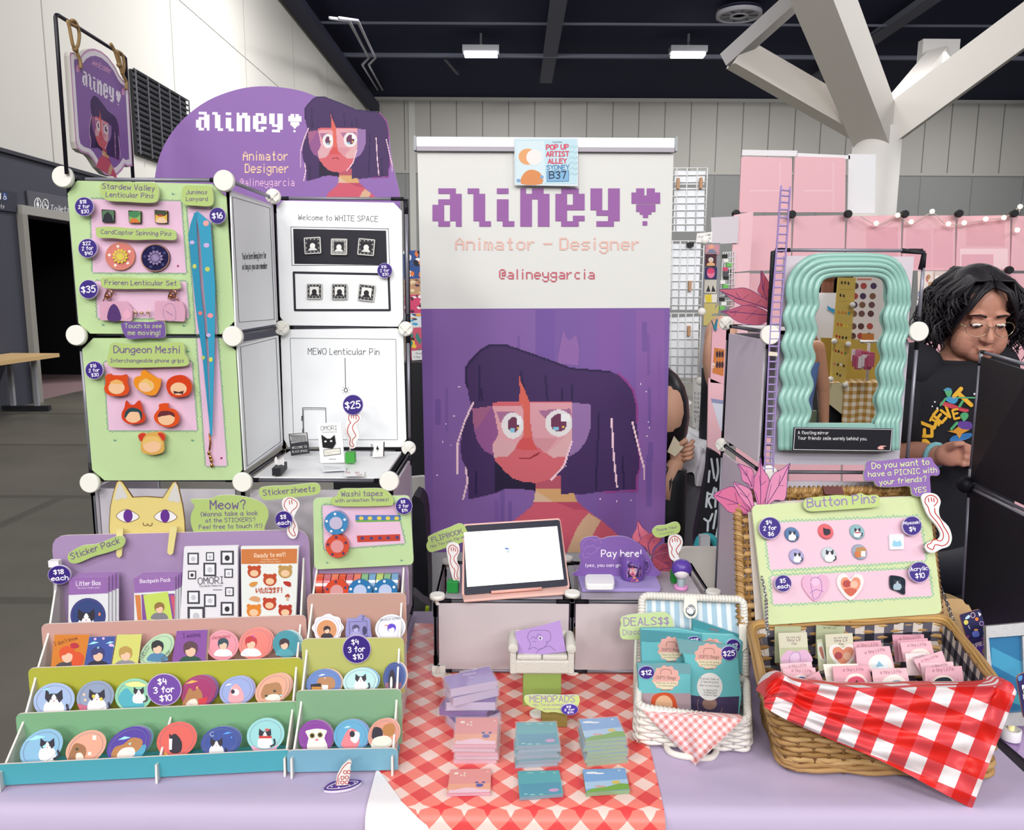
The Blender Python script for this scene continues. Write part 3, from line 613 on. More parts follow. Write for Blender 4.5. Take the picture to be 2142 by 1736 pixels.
# pink card with orange print, clipped by teal clip
card('pink_panel', wall(3.0), [(1490, 684), (1521, 688), (1518, 803), (1486, 800)], .01, '#dfaab6,r=.4', 'small pink panel with an orange card stuck on', 'panel', None, [('p', [(1494, 727), (1516, 731), (1513, 787), (1490, 780)], '#c2743a'), *[('e', 1500 + 5.5 * (k % 3), 741 + 22 * (k // 3), 2.6, 7, '#3a2430') for k in range(6)], ('t', 'ok', 1493, 770, 1497, 760, '#e6ded8')])
card('pink_panel', wall(3.0), [(1482, 790), (1518, 806), (1508, 1440), (1470, 1440)], .01, '#e4b4be,r=.3', 'lower pink panel beside the white tower side', 'panel', None, [('p', [(1487, 833), (1518, 838), (1511, 910), (1503, 888)], '#cfd0de'), ('p', [(1487, 833), (1518, 838), (1517, 846), (1489, 842)], '#8a8fb2')])
card('clip', wall(2.99), [(1489, 670), (1495, 683), (1500, 667), (1502, 668), (1499, 692), (1495, 690)], .012, '#2b7f96', 'teal clip at the top of the small pink panel', 'clip')
# seller partly hidden: tattooed arm
mb = MB(); mb.tube([at(x, y, 3.3) for x, y in [(1504, 690), (1499, 720), (1499, 755), (1503, 790), (1508, 820)]], .05, '#cf9f88', 12, taper=lambda t: .8 + .4 * math.sin(t * 3)); mb.ball(at(1508, 705, 3.36), (.07, .06, .09), '#cf9f88')
o = tag(mb.build('person'), 'partly hidden person behind the pink panel, bare arm visible', 'person')
MB().tube([at(x, y, 3.4) for x, y in [(1492, 770), (1490, 830), (1486, 895), (1484, 1390)]], .05, '#1a1a24', 10).build('trousers', o)
# hanging price list
card('price_list', wall(3.594), [(1450, 790), (1473, 815), (1468, 896), (1449, 893)], .003, '#dcdad8', 'long white price list hanging from the wire rack', 'price list', None, [('t', s, 1452, 826 + 9.5 * i, 1468, 826 + 9.5 * i, '#444') for i, s in enumerate(['T-1 8', 'T-2 8', 'T-5 9', 'T-8 9', 'Mix 9', 'T-3 8', 'T-9'])])
card('plastic_sleeve', lean(at(1425, 850, 3.1), 10), [(1405, 850), (1425, 825), (1448, 842), (1418, 868)], .003, '#dfe0e4', 'white plastic sleeve hanging under the wire rack', 'sleeve')
# back table with white cloth and grey skirt, chairs
yt = 3.2; z1 = at(1440, 935, yt).z
t = thing('cloth_table', (1.0, yt + .3, 0), 'table behind covered in crumpled white cloth with grey skirt', 'table')
a, b = at(1398, 950, yt), at(1500, 950, yt)
MB().grid(lambda u, v: V((a.x + (b.x - a.x) * u, yt + .7 - .7 * min(1, v * 2) - .04 * math.sin(u * 19 + v * 5) * (v > .5), z1 - max(0, v - .5) * 2 * .14 * (1 + .25 * math.sin(u * 11)) + .012 * math.sin(u * 23) * math.sin(v * 17))), 24, 12, '#d9d8de').build('cloth', t)
MB().box(((a.x + b.x) / 2, yt + .35, (z1 - .03) / 2), b.x - a.x, .6, z1 - .05, '#5a5a62').build('skirt', t)
# person behind the banner holding a card
t = thing('person', at(1400, 1200, 3.0), 'person hidden behind the banner, black hair and sleeve, holding a card', 'person')
mb = MB(); mb.tube([at(x, y, 3.0) for x, y in [(1395, 1040), (1402, 1000), (1412, 972), (1418, 960)]], .045, '#c99a82', 12, taper=lambda t: 1 - .45 * t)
hc = at(1420, 950, 3.0); mb.ball(hc, (.035, .02, .045), '#c99a82')
for k in range(4): mb.tube([hc + V((.0 + .004 * k, -.012, .03 - .016 * k)), hc + V((.035, -.03, .045 - .018 * k)), hc + V((.05, -.012, .055 - .02 * k))], .009, '#c99a82', 8)
mb.tube([hc + V((-.02, -.015, .02)), hc + V((.0, -.035, .05)), hc + V((.02, -.04, .065))], .01, '#c99a82', 8)
mb.ball(at(1385, 860, 3.05), (.09, .1, .13), '#c99a82'); mb.build('body', t)
MB().ball(at(1376, 870, 3.08), (.125, .12, .2), '#16141c,r=.35').build('hair', t)
MB().tube([at(x, y, 3.02) for x, y in [(1390, 1140), (1398, 1060), (1404, 1000), (1411, 976)]], .068, '#15151d', 14, taper=lambda t: 1.15 - .4 * t).build('sleeve', t)
card('card', wall(2.96), [(1396, 945), (1410, 912), (1430, 936), (1412, 955)], .003, '#d9cdb4', 'beige card held in the hand beside the banner', 'card')
# black tote bag with white lettering on the chair back
def tote():
    P = [(1487, 940), (1512, 960), (1516, 1010), (1513, 1146), (1455, 1146), (1470, 1040), (1480, 985), (1483, 950)]
    A = []
    for q in ([(1488, 960), (1494, 1000)], [(1500, 960), (1502, 985), (1498, 1005)], [(1484, 985), (1482, 1008)], [(1494, 1020), (1490, 1040), (1500, 1040)], [(1480, 1030), (1477, 1060)], [(1480, 1032), (1490, 1036), (1482, 1046), (1488, 1062)], [(1498, 1022), (1496, 1060)], [(1508, 1015), (1505, 1050)], [(1473, 1085), (1483, 1090), (1490, 1075)], [(1481, 1090), (1480, 1110)], [(1498, 1068), (1492, 1105)], [(1505, 1080), (1512, 1085), (1503, 1100), (1498, 1125)]):
        A.append(('s', sm(q, 4, False), 4.5, '#c3cad0'))
    return card('tote_bag', wall(2.5), sm(P, 3), .04, '#13131a', 'black tote bag with large white lettering behind the small stall chair', 'bag', None, A)
tote()
mb = MB(); mb.tube([at(x, y, 2.44) for x, y in sm([(1457, 1146), (1463, 1128), (1474, 1122), (1490, 1126), (1502, 1146)], 5, False)], .012, '#2f9aa4', 8); mb.box(at(1473, 1134, 2.42), .03, .03, .045, '#b9bcc0'); tag(mb.build('strap'), 'teal strap with grey buckle lying over the white chair back', 'strap')
t = thing('chair', at(1480, 1500, 2.35), 'white plastic chair behind the middle cubes', 'chair')
card('backrest', wall(2.3), rq([(1424, 1147), (1514, 1148), (1516, 1262), (1404, 1262)], [14, 8, 0, 0]), .025, '#e3ddd6,r=.35', parent=t, art=[('p', rq([(1496, 1236), (1502, 1236), (1502, 1254), (1496, 1254)], 2), '#3e6a80'), ('e', 1476, 1240, 3, 6, '#2c2c34')])
MB().box(at(1470, 1275, 2.36), .42, .4, .03, '#ddd8d2').build('seat', t)
for k in ((-1, -1), (1, -1), (1, 1), (-1, 1)): p = at(1470, 1275, 2.36); MB().box((p.x + k[0] * .18, 2.36 + k[1] * .17, p.z / 2), .03, .03, p.z, '#ddd8d2').build('leg', t)
# left of the banner: poster strip, black cloth table, chair, backpack
posters = [((843, 524), (884, 524), (886, 582), (845, 584), '#2b4a86', 'blue poster with two figures'), ((845, 584), (886, 582), (886, 616), (846, 617), '#b58a68', 'tan poster'), ((846, 617), (887, 616), (888, 655), (847, 656), '#c8426a', 'crimson poster'), ((847, 656), (888, 655), (889, 684), (848, 686), '#cfd6dc', 'white and blue poster'), ((848, 686), (889, 684), (890, 756), (849, 756), '#c2546a', 'busy red and yellow poster')]
for i, (a, b, c, d, col, nmx) in enumerate(posters):
    card('art_print', wall(4.6), [a, b, c, d], .004, col, nmx + ' seen left of the banner', 'print', 'posters left of the banner', collage([a, c], 14, [['#14182c', '#d8743c', '#e8e6e4'], ['#8a5a4a', '#4a2c4a', '#d8c4a0'], ['#f0c8cc', '#e8e0e0', '#5a1c3c'], ['#3c9ac4', '#e8a040', '#2c3c6c'], ['#2c1c24', '#e8c040', '#3c7c74', '#e87c9c']][i], 40 + i))
card('price_card', wall(4.5), [(861, 734), (888, 732), (890, 752), (862, 754)], .01, '#dddde0', 'small white sign with black print on the black table', 'sign', None, [('t', 'Prints', 870, 741, 886, 741, '#333', .9), ('t', '1 for 8', 866, 749, 886, 749, '#555', .8)])
t = thing('cloth_table', (-.5, 4.7, 0), 'table behind covered by black cloth left of the banner', 'table')
p = at(840, 758, 4.4); q = at(905, 758, 4.4)
MB().box(((p.x + q.x) / 2 - .2, 4.75, p.z / 2), q.x - p.x + .4, .7, p.z, '#14151c,b=4').build('cloth', t)
t = thing('chair', (-.55, 3.3, 0), 'pale chair with high back left of the banner', 'chair')
card('backrest', wall(3.3), rq([(848, 1000), (890, 996), (896, 1130), (846, 1130)], 8), .03, '#c9c6c4', parent=t)
MB().box(at(872, 1150, 3.5), .45, .4, .04, '#c4c2c0').build('seat', t)
for k in ((-1, 0), (1, 0)): p = at(872, 1150, 3.5); MB().box((p.x + k[0] * .2, 3.5, p.z / 2), .03, .03, p.z, '#b9b8b8').build('leg', t)
t = thing('stool', at(880, 1400, 2.4), 'low dark stool under the backpack', 'stool'); zs_ = at(875, 1328, 2.41).z; MB().lathe((at(875, 1328, 2.41).x, 2.41, zs_ - .03), [(.14, 0), (.14, .03)], '#1f2026').build('seat', t); MB().lathe((at(875, 1328, 2.41).x, 2.41, 0), [(.12, 0), (.03, .03), (.03, zs_ - .03)], '#1f2026').build('leg', t)
t = thing('backpack', at(880, 1330, 2.3), 'grey and black backpack with lime trim beside the banner', 'backpack')
card('bag_body', wall(2.35), sm([(858, 1050), (886, 1056), (893, 1150), (896, 1250), (890, 1330), (852, 1330), (850, 1200)], 3), .12, '#16171f', parent=t)
card('pocket', wall(2.2), sm([(850, 1240), (882, 1258), (896, 1272), (894, 1330), (850, 1330)], 2), .05, '#55565a', parent=t)
MB().tube([at(x, y, 2.19) for x, y in sm([(894, 1268), (892, 1290), (886, 1330)], 4, False)], .006, '#b8d435', 6).build('trim_cord', t)
# ================================================================ the stall table
cr()
TZ = .75; TX0, TX1, TY0, TY1 = -.885, .905, 1.215, 2.02
t = thing('table', ((TX0 + TX1) / 2, 1.6, 0), 'long stall table under the lavender cloth', 'table')
MB().box(((TX0 + TX1) / 2, (TY0 + TY1) / 2, .725), TX1 - TX0 - .03, TY1 - TY0 - .03, .03, '#8d8a88').build('tabletop', t)
for x in (TX0 + .12, TX1 - .12):
    for y in (TY0 + .1, TY1 - .1): MB().tube([(x, y, 0), (x, y, .71)], .016, '#6e6f74').build('leg', t)
CLOTH, n_, L_, b_ = nodemat('lavender_cloth', .75, .2); b_.inputs['Base Color'].default_value = col4('#bdafcc')
tn = n_.new('ShaderNodeTexNoise'); tn.inputs['Scale'].default_value = 7; tcn = n_.new('ShaderNodeTexCoord'); L_.new(tcn.outputs['Object'], tn.inputs['Vector'])
bp = n_.new('ShaderNodeBump'); bp.inputs['Strength'].default_value = .25; bp.inputs['Distance'].default_value = .02; L_.new(tn.outputs['Fac'], bp.inputs['Height']); L_.new(bp.outputs['Normal'], b_.inputs['Normal'])
random.seed(2)
def clothfn(u, v):
    x = TX0 - .02 + (TX1 - TX0 + .04) * u; pu = min(1, max(0, (u - .0)))
    s = v * 1.5
    if s <= .8: y, z = TY1 - s / .8 * (TY1 - TY0), TZ
    elif s <= .86:
        a = (s - .8) / .06 * math.pi / 2; y, z = TY0 - .02 * math.sin(a), TZ - .02 * (1 - math.cos(a))
    else: k = (s - .86); y, z = TY0 - .02 - .03 * k - .005 * math.sin(x * 13) * min(1, k * 6), TZ - .02 - k * 1.05
    return V((x, y, z))
mb = MB(); mb.grid(clothfn, 70, 60, CLOTH)
for sx, xx in ((-1, TX0 - .02), (1, TX1 + .02)):
    mb.grid(lambda u, v: V((xx + sx * (.02 * min(1, v * 9) + .012 * math.sin(u * 21) * v), (TY0 + (TY1 - TY0) * (u if sx > 0 else 1 - u)), TZ - .66 * v)), 24, 14, CLOTH)
tag(mb.build('tablecloth'), 'lavender cloth covering the whole stall table', 'tablecloth')
# red check runner
RUN = gingham('red_check_paper', .0272, ['#f0d0c8', '#ee8074', '#df4a4c'], 46, uv='UVMap', rough=.35)
Lb, Rb, Rf, Lf = on(868, 1305, TZ), on(1302, 1318, TZ), on(1388, 1690, TZ), on(772, 1672, TZ)
mb = MB()
def runfn(u, v):
    v = v * 1.25
    if v <= 1:
        p = (Lb + (Lf - Lb) * v).lerp(Rb + (Rf - Rb) * v, u); return V((p.x, max(p.y, TY0 + .003) , TZ + .0022))
    k = v - 1; p = Lf.lerp(Rf, u)
    if k < .11: a = k / .11 * 1.57; return V((p.x, TY0 + .003 - .033 * math.sin(a), TZ + .002 - .022 * (1 - math.cos(a))))
    return V((p.x, TY0 - .03 - .16 * (k - .11), TZ - .02 - (k - .11) * .9))
mb.grid(runfn, 20, 60, RUN)
mb.grid(lambda a, b: runfn(a * .333 * b, (.88 + .37 * b) / 1.25) + V((0, -.0016, .0016)), 6, 60, '#eee9ec')
tag(mb.build('table_runner', uv=lambda p, g: (p.x, p.y if p.z > TZ + .001 else TY0 - .033 - (TZ - p.z))), 'red and white diagonal check runner laid down the middle of the table', 'runner')
# ================================================================ cube tower, left side of the stall
Yf, Yb = 1.68, 2.0; XL, XM, XR = -.914, -.586, -.263; ZS = [1.823, 1.507, 1.192, TZ + .012]
FROST, BAR, JNT, KNOB = '#c9c5cc,r=.35,s=.5', '#8e8d99,r=.4,m=.4', '#14131d', '#e9e7e0,r=.35'
LT = thing('cube_tower', ((XL + XR) / 2, 1.85, TZ), 'tall white cube panel tower on the table holding the green boards and white scene', 'display tower')
def panel(parent, a, b, c, d, m=FROST, th=.006, g=.012, bars=True, name='panel'):
    """quad a,b,c,d with bar edges around it"""
    cen = (a + b + c + d) / 4; q = [p + (cen - p) * (g * 2.2 / (p - cen).length) for p in (a, b, c, d)]
    n = (b - a).cross(d - a).normalized(); MB().prism([p + n * th / 2 for p in q], [p - n * th / 2 for p in q], m).build(name, parent)
    if bars:
        mb = MB()
        for p, r in ((a, b), (b, c), (c, d), (d, a)):
            e = (r - p).normalized(); mb.tube([p + e * .03, r - e * .03], .0042, BAR, 6); mb.tube([p + e * .005, p + e * .036], .005, JNT, 6); mb.tube([r - e * .036, r - e * .005], .005, JNT, 6)
        mb.build('edge_bar', parent)
def knob(parent, p, r=.0215, d=(0, -1, 0), cross=False):
    mb = MB(); d = V(d); p = V(p)
    if not cross: mb.lathe(p, [(.006, 0), (.006, .014), (r, .014), (r, .021), (r * .9, .0235)], KNOB, d, 28)
    else:
        mb.lathe(p, [(r * .96, -.004), (r, 0), (r * .97, .006), (r * .8, .0075)], KNOB, d, 24)
        x = d.cross(V((0, 0, 1))).normalized(); y = d.cross(x)
        for q in ((x + y).normalized(), (x - y).normalized()): mb.box(p + d * .009, r * 1.7, .006, .008, KNOB, ax=(q, d, q.cross(d)))
        mb.lathe(p + d * .006, [(r * .35, 0), (r * .3, .008)], KNOB, d, 14)
    mb.build('connector_knob', parent)
P3 = lambda x, y, z: V((x, y, z))
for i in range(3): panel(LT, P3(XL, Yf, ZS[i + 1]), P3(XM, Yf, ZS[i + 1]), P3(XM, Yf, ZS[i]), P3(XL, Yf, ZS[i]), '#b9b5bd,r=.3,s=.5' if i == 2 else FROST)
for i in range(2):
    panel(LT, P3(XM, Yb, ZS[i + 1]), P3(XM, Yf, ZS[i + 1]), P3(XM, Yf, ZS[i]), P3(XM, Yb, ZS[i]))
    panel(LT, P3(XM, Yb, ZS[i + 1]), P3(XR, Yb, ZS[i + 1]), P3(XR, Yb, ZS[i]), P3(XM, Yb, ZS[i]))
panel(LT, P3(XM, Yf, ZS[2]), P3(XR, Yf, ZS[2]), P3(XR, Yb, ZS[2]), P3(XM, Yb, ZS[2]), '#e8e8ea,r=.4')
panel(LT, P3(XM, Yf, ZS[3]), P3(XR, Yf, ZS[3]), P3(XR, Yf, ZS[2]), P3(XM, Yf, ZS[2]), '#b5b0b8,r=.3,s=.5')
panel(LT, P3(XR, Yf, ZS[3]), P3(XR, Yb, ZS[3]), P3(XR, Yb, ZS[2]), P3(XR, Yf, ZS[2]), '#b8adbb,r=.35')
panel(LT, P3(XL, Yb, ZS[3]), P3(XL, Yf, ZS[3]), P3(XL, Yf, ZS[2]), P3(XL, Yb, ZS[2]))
for x, y in ((138, 372), (473, 380), (166, 701), (491, 703), (194, 1008), (511, 1006), (816, 1004)): knob(LT, at(x, y, Yf - .014) + V((0, .008, 0)))
for x, y, Y in ((572, 411, Yb - .03), (590, 686, Yb - .03), (849, 688, Yb - .02), (855, 937, Yb - .02), (526, 932, Yb - .05)): knob(LT, at(x, y, Y), .0185, (0, -1, 0), True)
mb = MB(); mb.tube([P3(XR, Yb + .004, ZS[0]), P3(XR, Yb + .004, ZS[2])], .0065, '#1a1822', 6); mb.build('edge_bar', LT)
# ---- green boards and everything pinned on them
GB, PINK, GRS = '#b3cc97', '#d9b4cc', '#6d8f86'
B = wall(Yf - .012)
cr(120, 340, 4.8225)
g1 = [(335, 368), (1245, 392), (1300, 1112), (360, 1108)]; g2 = [(385, 1195), (1300, 1202), (1330, 1570), (408, 1570)]; g3 = [(1312, 445), (1545, 445), (1618, 1728), (1402, 1728)]
def tuft(x, y, s=1, m='#2e7d78'): return ('P', [[(x - 4 * s, y), (x - 22 * s, y - 14 * s), (x + 4 * s, y - 2)], [(x - 4 * s, y), (x - 4 * s, y - 28 * s), (x + 8 * s, y)], [(x, y), (x + 30 * s, y - 18 * s), (x + 10 * s, y)]], m)
def flower(x, y): return ('P', [rc(x - 10, y - 10, x + 10, y + 10)], '#94306e')
card('green_board', B, [(200, 182), (1560, 216), (1703, 345), (1785, 1600), (1655, 1731), (330, 1725), (213, 1620), (103, 312)], .004, GB, 'upper green board with pink drawn patches on the cube tower', 'display board', 'green display boards',
  [('p', g1, PINK), ('p', g2, PINK), ('p', g3, PINK), ('g', g1, GRS, 5, 22), ('g', g2, GRS, 5, 22), ('g', g3, GRS, 5, 20), tuft(1165, 325), tuft(460, 1645), tuft(1275, 1655), flower(1218, 1044)])
def badge(pl, P, lines, label, col=LGR, ink=INK, th=.005, back=.012, group='hand lettered name tags', cat_='tag', smooth=4, wt=1.):
    return card('name_tag', pl, sm(P, smooth), th, col, label, cat_, group, [('t', s, *q, ink, 1., wt) for s, *q in lines], side='#d5dcc0', back=back)
B2 = B.off(.016)
badge(B2, [(450, 205), (600, 195), (800, 205), (960, 205), (1018, 250), (1020, 350), (985, 400), (850, 405), (700, 395), (520, 385), (455, 340), (428, 270)], [('Stardew Valley', 452, 262, 980, 285), ('Lenticular Pins', 490, 345, 970, 358)], 'green tag over three small square pins at the top of the tower')
badge(B2, [(1275, 240), (1400, 232), (1540, 240), (1568, 290), (1572, 390), (1540, 438), (1400, 435), (1280, 420), (1252, 350)], [('Junimos', 1298, 318, 1510, 318), ('Lanyard', 1300, 386, 1515, 386)], 'green tag above the blue lanyard')
badge(B2, [(400, 655), (560, 648), (800, 665), (1000, 655), (1170, 680), (1198, 730), (1180, 780), (1000, 775), (760, 780), (560, 762), (410, 755), (390, 700)], [('CardCaptor Spinning Pins', 440, 718, 1150, 738)], 'green tag above the two round spinning pins')
badge(B2, [(455, 1165), (640, 1155), (850, 1168), (1050, 1165), (1210, 1185), (1240, 1235), (1215, 1275), (950, 1272), (700, 1275), (480, 1265), (440, 1215)], [('Frieren Lenticular Set', 480, 1232, 1200, 1240)], 'green tag above the pink acrylic charms')
price(270, 444, 96, B2, ['$18', '2 for', '$30'], 'purple price disc $18, 2 for $30 near the square pins')
price(306, 864, 97, B2, ['$22', '2 for', '$40'], 'purple price disc $22, 2 for $40 near the round pins')
price(315, 1278, 96, B2, ['$35'], 'purple price disc $35 near the acrylic charms')
price(1615, 535, 83, B2, ['$16'], 'purple price disc $16 beside the lanyard')
B1 = B.off(.006)
for i, (x, y, r, a, lab) in enumerate([(510, 538, 66, [('r', 450, 490, 572, 540, '#4c6b4e'), ('p', [(455, 600), (470, 530), (510, 495), (550, 535), (568, 600)], '#1b1f2c')], 'small square pin with dark shape and black rim'), (781, 548, 66, [('p', sm([(722, 500), (780, 490), (840, 510), (800, 555), (740, 550)], 3), '#3c7a4c'), ('p', [(725, 608), (750, 560), (800, 565), (838, 608)], '#c56a2c')], 'small square pin with green top and orange patch'), (1047, 545, 68, [('p', sm([(985, 490), (1050, 482), (1110, 500), (1080, 540), (1000, 530)], 3), '#37402c'), ('p', sm([(1000, 605), (1015, 560), (1070, 555), (1110, 605)], 3), '#d8b79a'), ('e', 1040, 535, 30, 10, '#a33a2c')], 'small square pin with yellow sky and beige patch')]):
    card('enamel_pin', B1, rq([(x - r, y - r), (x + r, y - r + 8), (x + r, y + r), (x - r + 8, y + r - 4)], 8), .003, '#33291f,m=.6,r=.3', lab, 'pin', 'square enamel pins on the green board', [('r', x - r + 10, y - r + 12, x + r - 8, y + r - 12, ['#5a7a6a', '#7aa55c', '#d2a83c'][i])] + a, back=.005)
def spin(x, y, rx, ry, c1, c2, c3, lab):
    t = thing('spinning_pin', B1.m(x, y + ry), lab, 'pin', 'round spinning pins')
    card('disc', B1, el(x, y, rx, ry), .004, c1 + ',r=.25', parent=t, back=.006, art=[('s', el(x, y, rx * .96, ry * .96) + [el(x, y, rx * .96, ry * .96)[0]], 6, '#c98a6a')] + [('e', x + rx * .72 * math.cos(a), y + ry * .72 * math.sin(a), rx * .1, ry * .1, c3) for a in [k * 1.2566 - .5 for k in range(5)]])
    card('star', B1.off(.003), [(x + (rx * (.56 if k % 2 else .42)) * math.cos(k * math.pi / 12), y + (ry * (.56 if k % 2 else .42)) * math.sin(k * math.pi / 12)) for k in range(24)], .003, c2 + ',r=.3', parent=t, art=[('e', x, y, rx * .3, ry * .3, c2), ('s', el(x, y, rx * .33, ry * .33), 5, c1)] + [('s', [(x + rx * .2 * math.cos(a), y + ry * .2 * math.sin(a)), (x + rx * .4 * math.cos(a), y + ry * .4 * math.sin(a))], 4, c1) for a in [k * .5236 for k in range(12)]])
spin(632, 945, 150, 140, '#cf7a72', '#cfc24a', '#e9dcd2', 'round coral spinning pin with a yellow star centre'); spin(987, 960, 147, 140, '#1d1a44', '#8d7ba6', '#3a3a6c', 'round navy spinning pin with a lilac star centre')
for x0, P, blot, lab in ((0, [(425, 1400), (700, 1400), (760, 1480), (750, 1600), (430, 1590)], [('p', sm([(510, 1590), (520, 1480), (570, 1425), (620, 1480), (640, 1590)], 3), '#4a2a66'), ('p', sm([(660, 1540), (700, 1480), (745, 1540), (700, 1580)], 3), '#dba0b8')], 'pink acrylic charm with a dark purple patch'), (1, [(985, 1395), (1260, 1400), (1290, 1480), (1285, 1605), (975, 1590)], [('s', sm([(1080, 1450), (1130, 1420), (1180, 1450), (1190, 1580), (1100, 1590), (1070, 1520)], 3), 7, '#a583a8'), ('s', [(1100, 1500), (1160, 1540)], 8, '#8f6f9c')], 'pale pink acrylic charm with a line drawing')):
    t = thing('acrylic_charm', B1.m(P[4][0] + 120, P[4][1]), lab, 'charm', 'pink acrylic charms')
    card('plate', B1.off(.006), rq(P, 20), .004, '#dba9c0,r=.1,a=.82', parent=t, art=blot)
    hx = 525 + x0 * 640; mb = MB(); mb.tube([B1.m(x, y, .004) for x, y in [(465 + x0 * 780, 1415), (490 + x0 * 720, 1360), (hx - 10 + x0 * 20, 1330)]], .0012, '#c08a72,m=1,r=.25', 6)
    mb.tube([B1.m(x, y, .006) for x, y in sm([(hx - 30, 1370), (hx + 30, 1350), (hx + 40, 1300), (hx, 1290)], 3)], .0022, '#c08a72,m=1,r=.25', 6, True); mb.ball(B1.m(hx, 1345, .008), .004, '#b87a60,m=1,r=.25', 10, 6); mb.build('clasp', t)
mb = MB()
for x, y in ((860, 1515), (800, 1510), (920, 1510)): mb.ball(B1.m(x, y, .004), (.0045, .003, .003), '#c59a80,m=.6,r=.3', 10, 6)
mb.tube([B1.m(x, y, .003) for x, y in [(770, 1485), (800, 1510), (790, 1560)]], .0014, '#e2c9c4', 6); mb.tube([B1.m(x, y, .003) for x, y in [(955, 1485), (925, 1510), (935, 1560)]], .0014, '#e2c9c4', 6)
tag(mb.build('bow_charm'), 'tiny gold and white bow between the pink charms', 'charm')
# lower board
cr(120, 660, 4.5675)
h1 = [(448, 446), (1283, 442), (1335, 1096), (492, 1096)]; h2 = [(1335, 218), (1530, 218), (1620, 1435), (1422, 1438)]
card('green_board', B, [(342, 216), (1568, 216), (1703, 335), (1765, 1475), (1680, 1572), (450, 1575), (332, 1475), (237, 322)], .004, GB, 'lower green board with a pink patch for round head pins', 'display board', 'green display boards',
  [('p', h1, PINK), ('p', h2, PINK), ('g', h1, GRS, 5, 21), ('g', h2, GRS, 5, 20), tuft(1245, 350), tuft(548, 1200), tuft(1290, 1200), flower(1568, 1362)])
badge(B2, [(620, 65), (760, 60), (880, 62), (1000, 55), (1025, 90), (1030, 180), (1000, 215), (850, 215), (690, 225), (650, 200), (618, 130)], [('Touch to see', 645, 118, 995, 118), ('me moving!', 676, 185, 980, 185)], 'purple touch tag between the two green boards', '#6c4e94', '#b9c48e')
badge(B2, [(525, 262), (700, 270), (900, 258), (1060, 262), (1190, 258), (1215, 300), (1215, 360), (1248, 420), (1230, 480), (1000, 492), (720, 498), (520, 490), (475, 440), (490, 350)], [('Dungeon Meshi', 540, 355, 1165, 358), ('Interchangeable phone grips', 508, 447, 1208, 447)], 'big green tag with two lines above the orange head pins')
price(352, 522, 86, B2, ['$16', '2 for', '$30'], 'purple price disc $16, 2 for $30 near the orange head pins')
def grip(P, col, fx, fy, fr, hair, lab, extra=()):
    card('phone_grip', B.off(.016), sm(P, 3), .005, col + ',r=.2,c=.6', lab, 'phone grip', 'orange hooded phone grips', [('e', fx, fy, fr, fr * .78, '#e0b48e'), *extra], back=.012)
grip([(455, 580), (500, 555), (530, 570), (620, 570), (650, 562), (672, 590), (668, 640), (684, 700), (660, 755), (570, 772), (480, 755), (447, 700), (462, 640)], '#cf4a1e', 566, 690, 78, None, 'orange bear-eared grip with pale fringe, first of the top row', [('p', sm([(500, 640), (566, 610), (630, 640), (600, 655), (540, 650)], 3), '#d9a45c')])
grip([(795, 545), (830, 520), (870, 545), (960, 600), (990, 605), (985, 655), (972, 700), (930, 760), (850, 755), (760, 700), (728, 640), (745, 590), (800, 570)], '#dd8a24', 850, 672, 74, None, 'yellow-orange tilted grip in the middle of the top row', [('p', sm([(790, 640), (850, 600), (915, 660), (900, 690), (850, 640)], 3), '#d8b060')])
grip([(1040, 680), (1060, 610), (1130, 572), (1210, 575), (1270, 630), (1282, 700), (1250, 760), (1160, 780), (1080, 765)], '#c93c18', 1158, 700, 78, None, 'red round grip with a dark moustache mark', [('p', [(1110, 718), (1158, 730), (1208, 718), (1200, 752), (1158, 742), (1115, 748)], '#3a1e22')])
grip([(655, 815), (690, 850), (735, 850), (775, 812), (800, 850), (815, 920), (838, 970), (825, 1015), (760, 1035), (680, 1035), (620, 990), (615, 930), (640, 880)], '#c93c1c', 725, 965, 76, None, 'red cat-eared grip with dark teal fringe', [('p', sm([(645, 985), (650, 920), (700, 880), (770, 890), (810, 930), (800, 1000), (780, 930), (740, 920), (690, 925)], 3), '#1e3c44')])
grip([(970, 850), (1020, 838), (1062, 845), (1060, 880), (1120, 900), (1160, 960), (1155, 1025), (1090, 1065), (1000, 1055), (935, 1010), (925, 950), (970, 890)], '#d24a1a', 1042, 985, 80, None, 'orange hooded grip with maroon fringe', [('p', sm([(960, 970), (980, 920), (1050, 910), (1110, 930), (1120, 970), (1080, 950), (1040, 955), (1000, 960)], 3), '#5c1e26')])
grip([(770, 1150), (800, 1120), (850, 1125), (920, 1115), (990, 1110), (1032, 1150), (1015, 1200), (1020, 1270), (1000, 1310), (910, 1332), (820, 1310), (795, 1270), (800, 1205)], '#cfa050', 905, 1240, 88, None, 'blond grip with red ribbons below the others', [('p', sm([(772, 1155), (800, 1125), (845, 1130), (820, 1170), (800, 1205)], 3), '#bf2f1c'), ('p', sm([(960, 1125), (1000, 1120), (1032, 1155), (1015, 1200), (985, 1165)], 3), '#bf2f1c'), ('p', sm([(810, 1230), (850, 1160), (960, 1160), (1010, 1240), (940, 1200), (880, 1210)], 3), '#d8b064')])
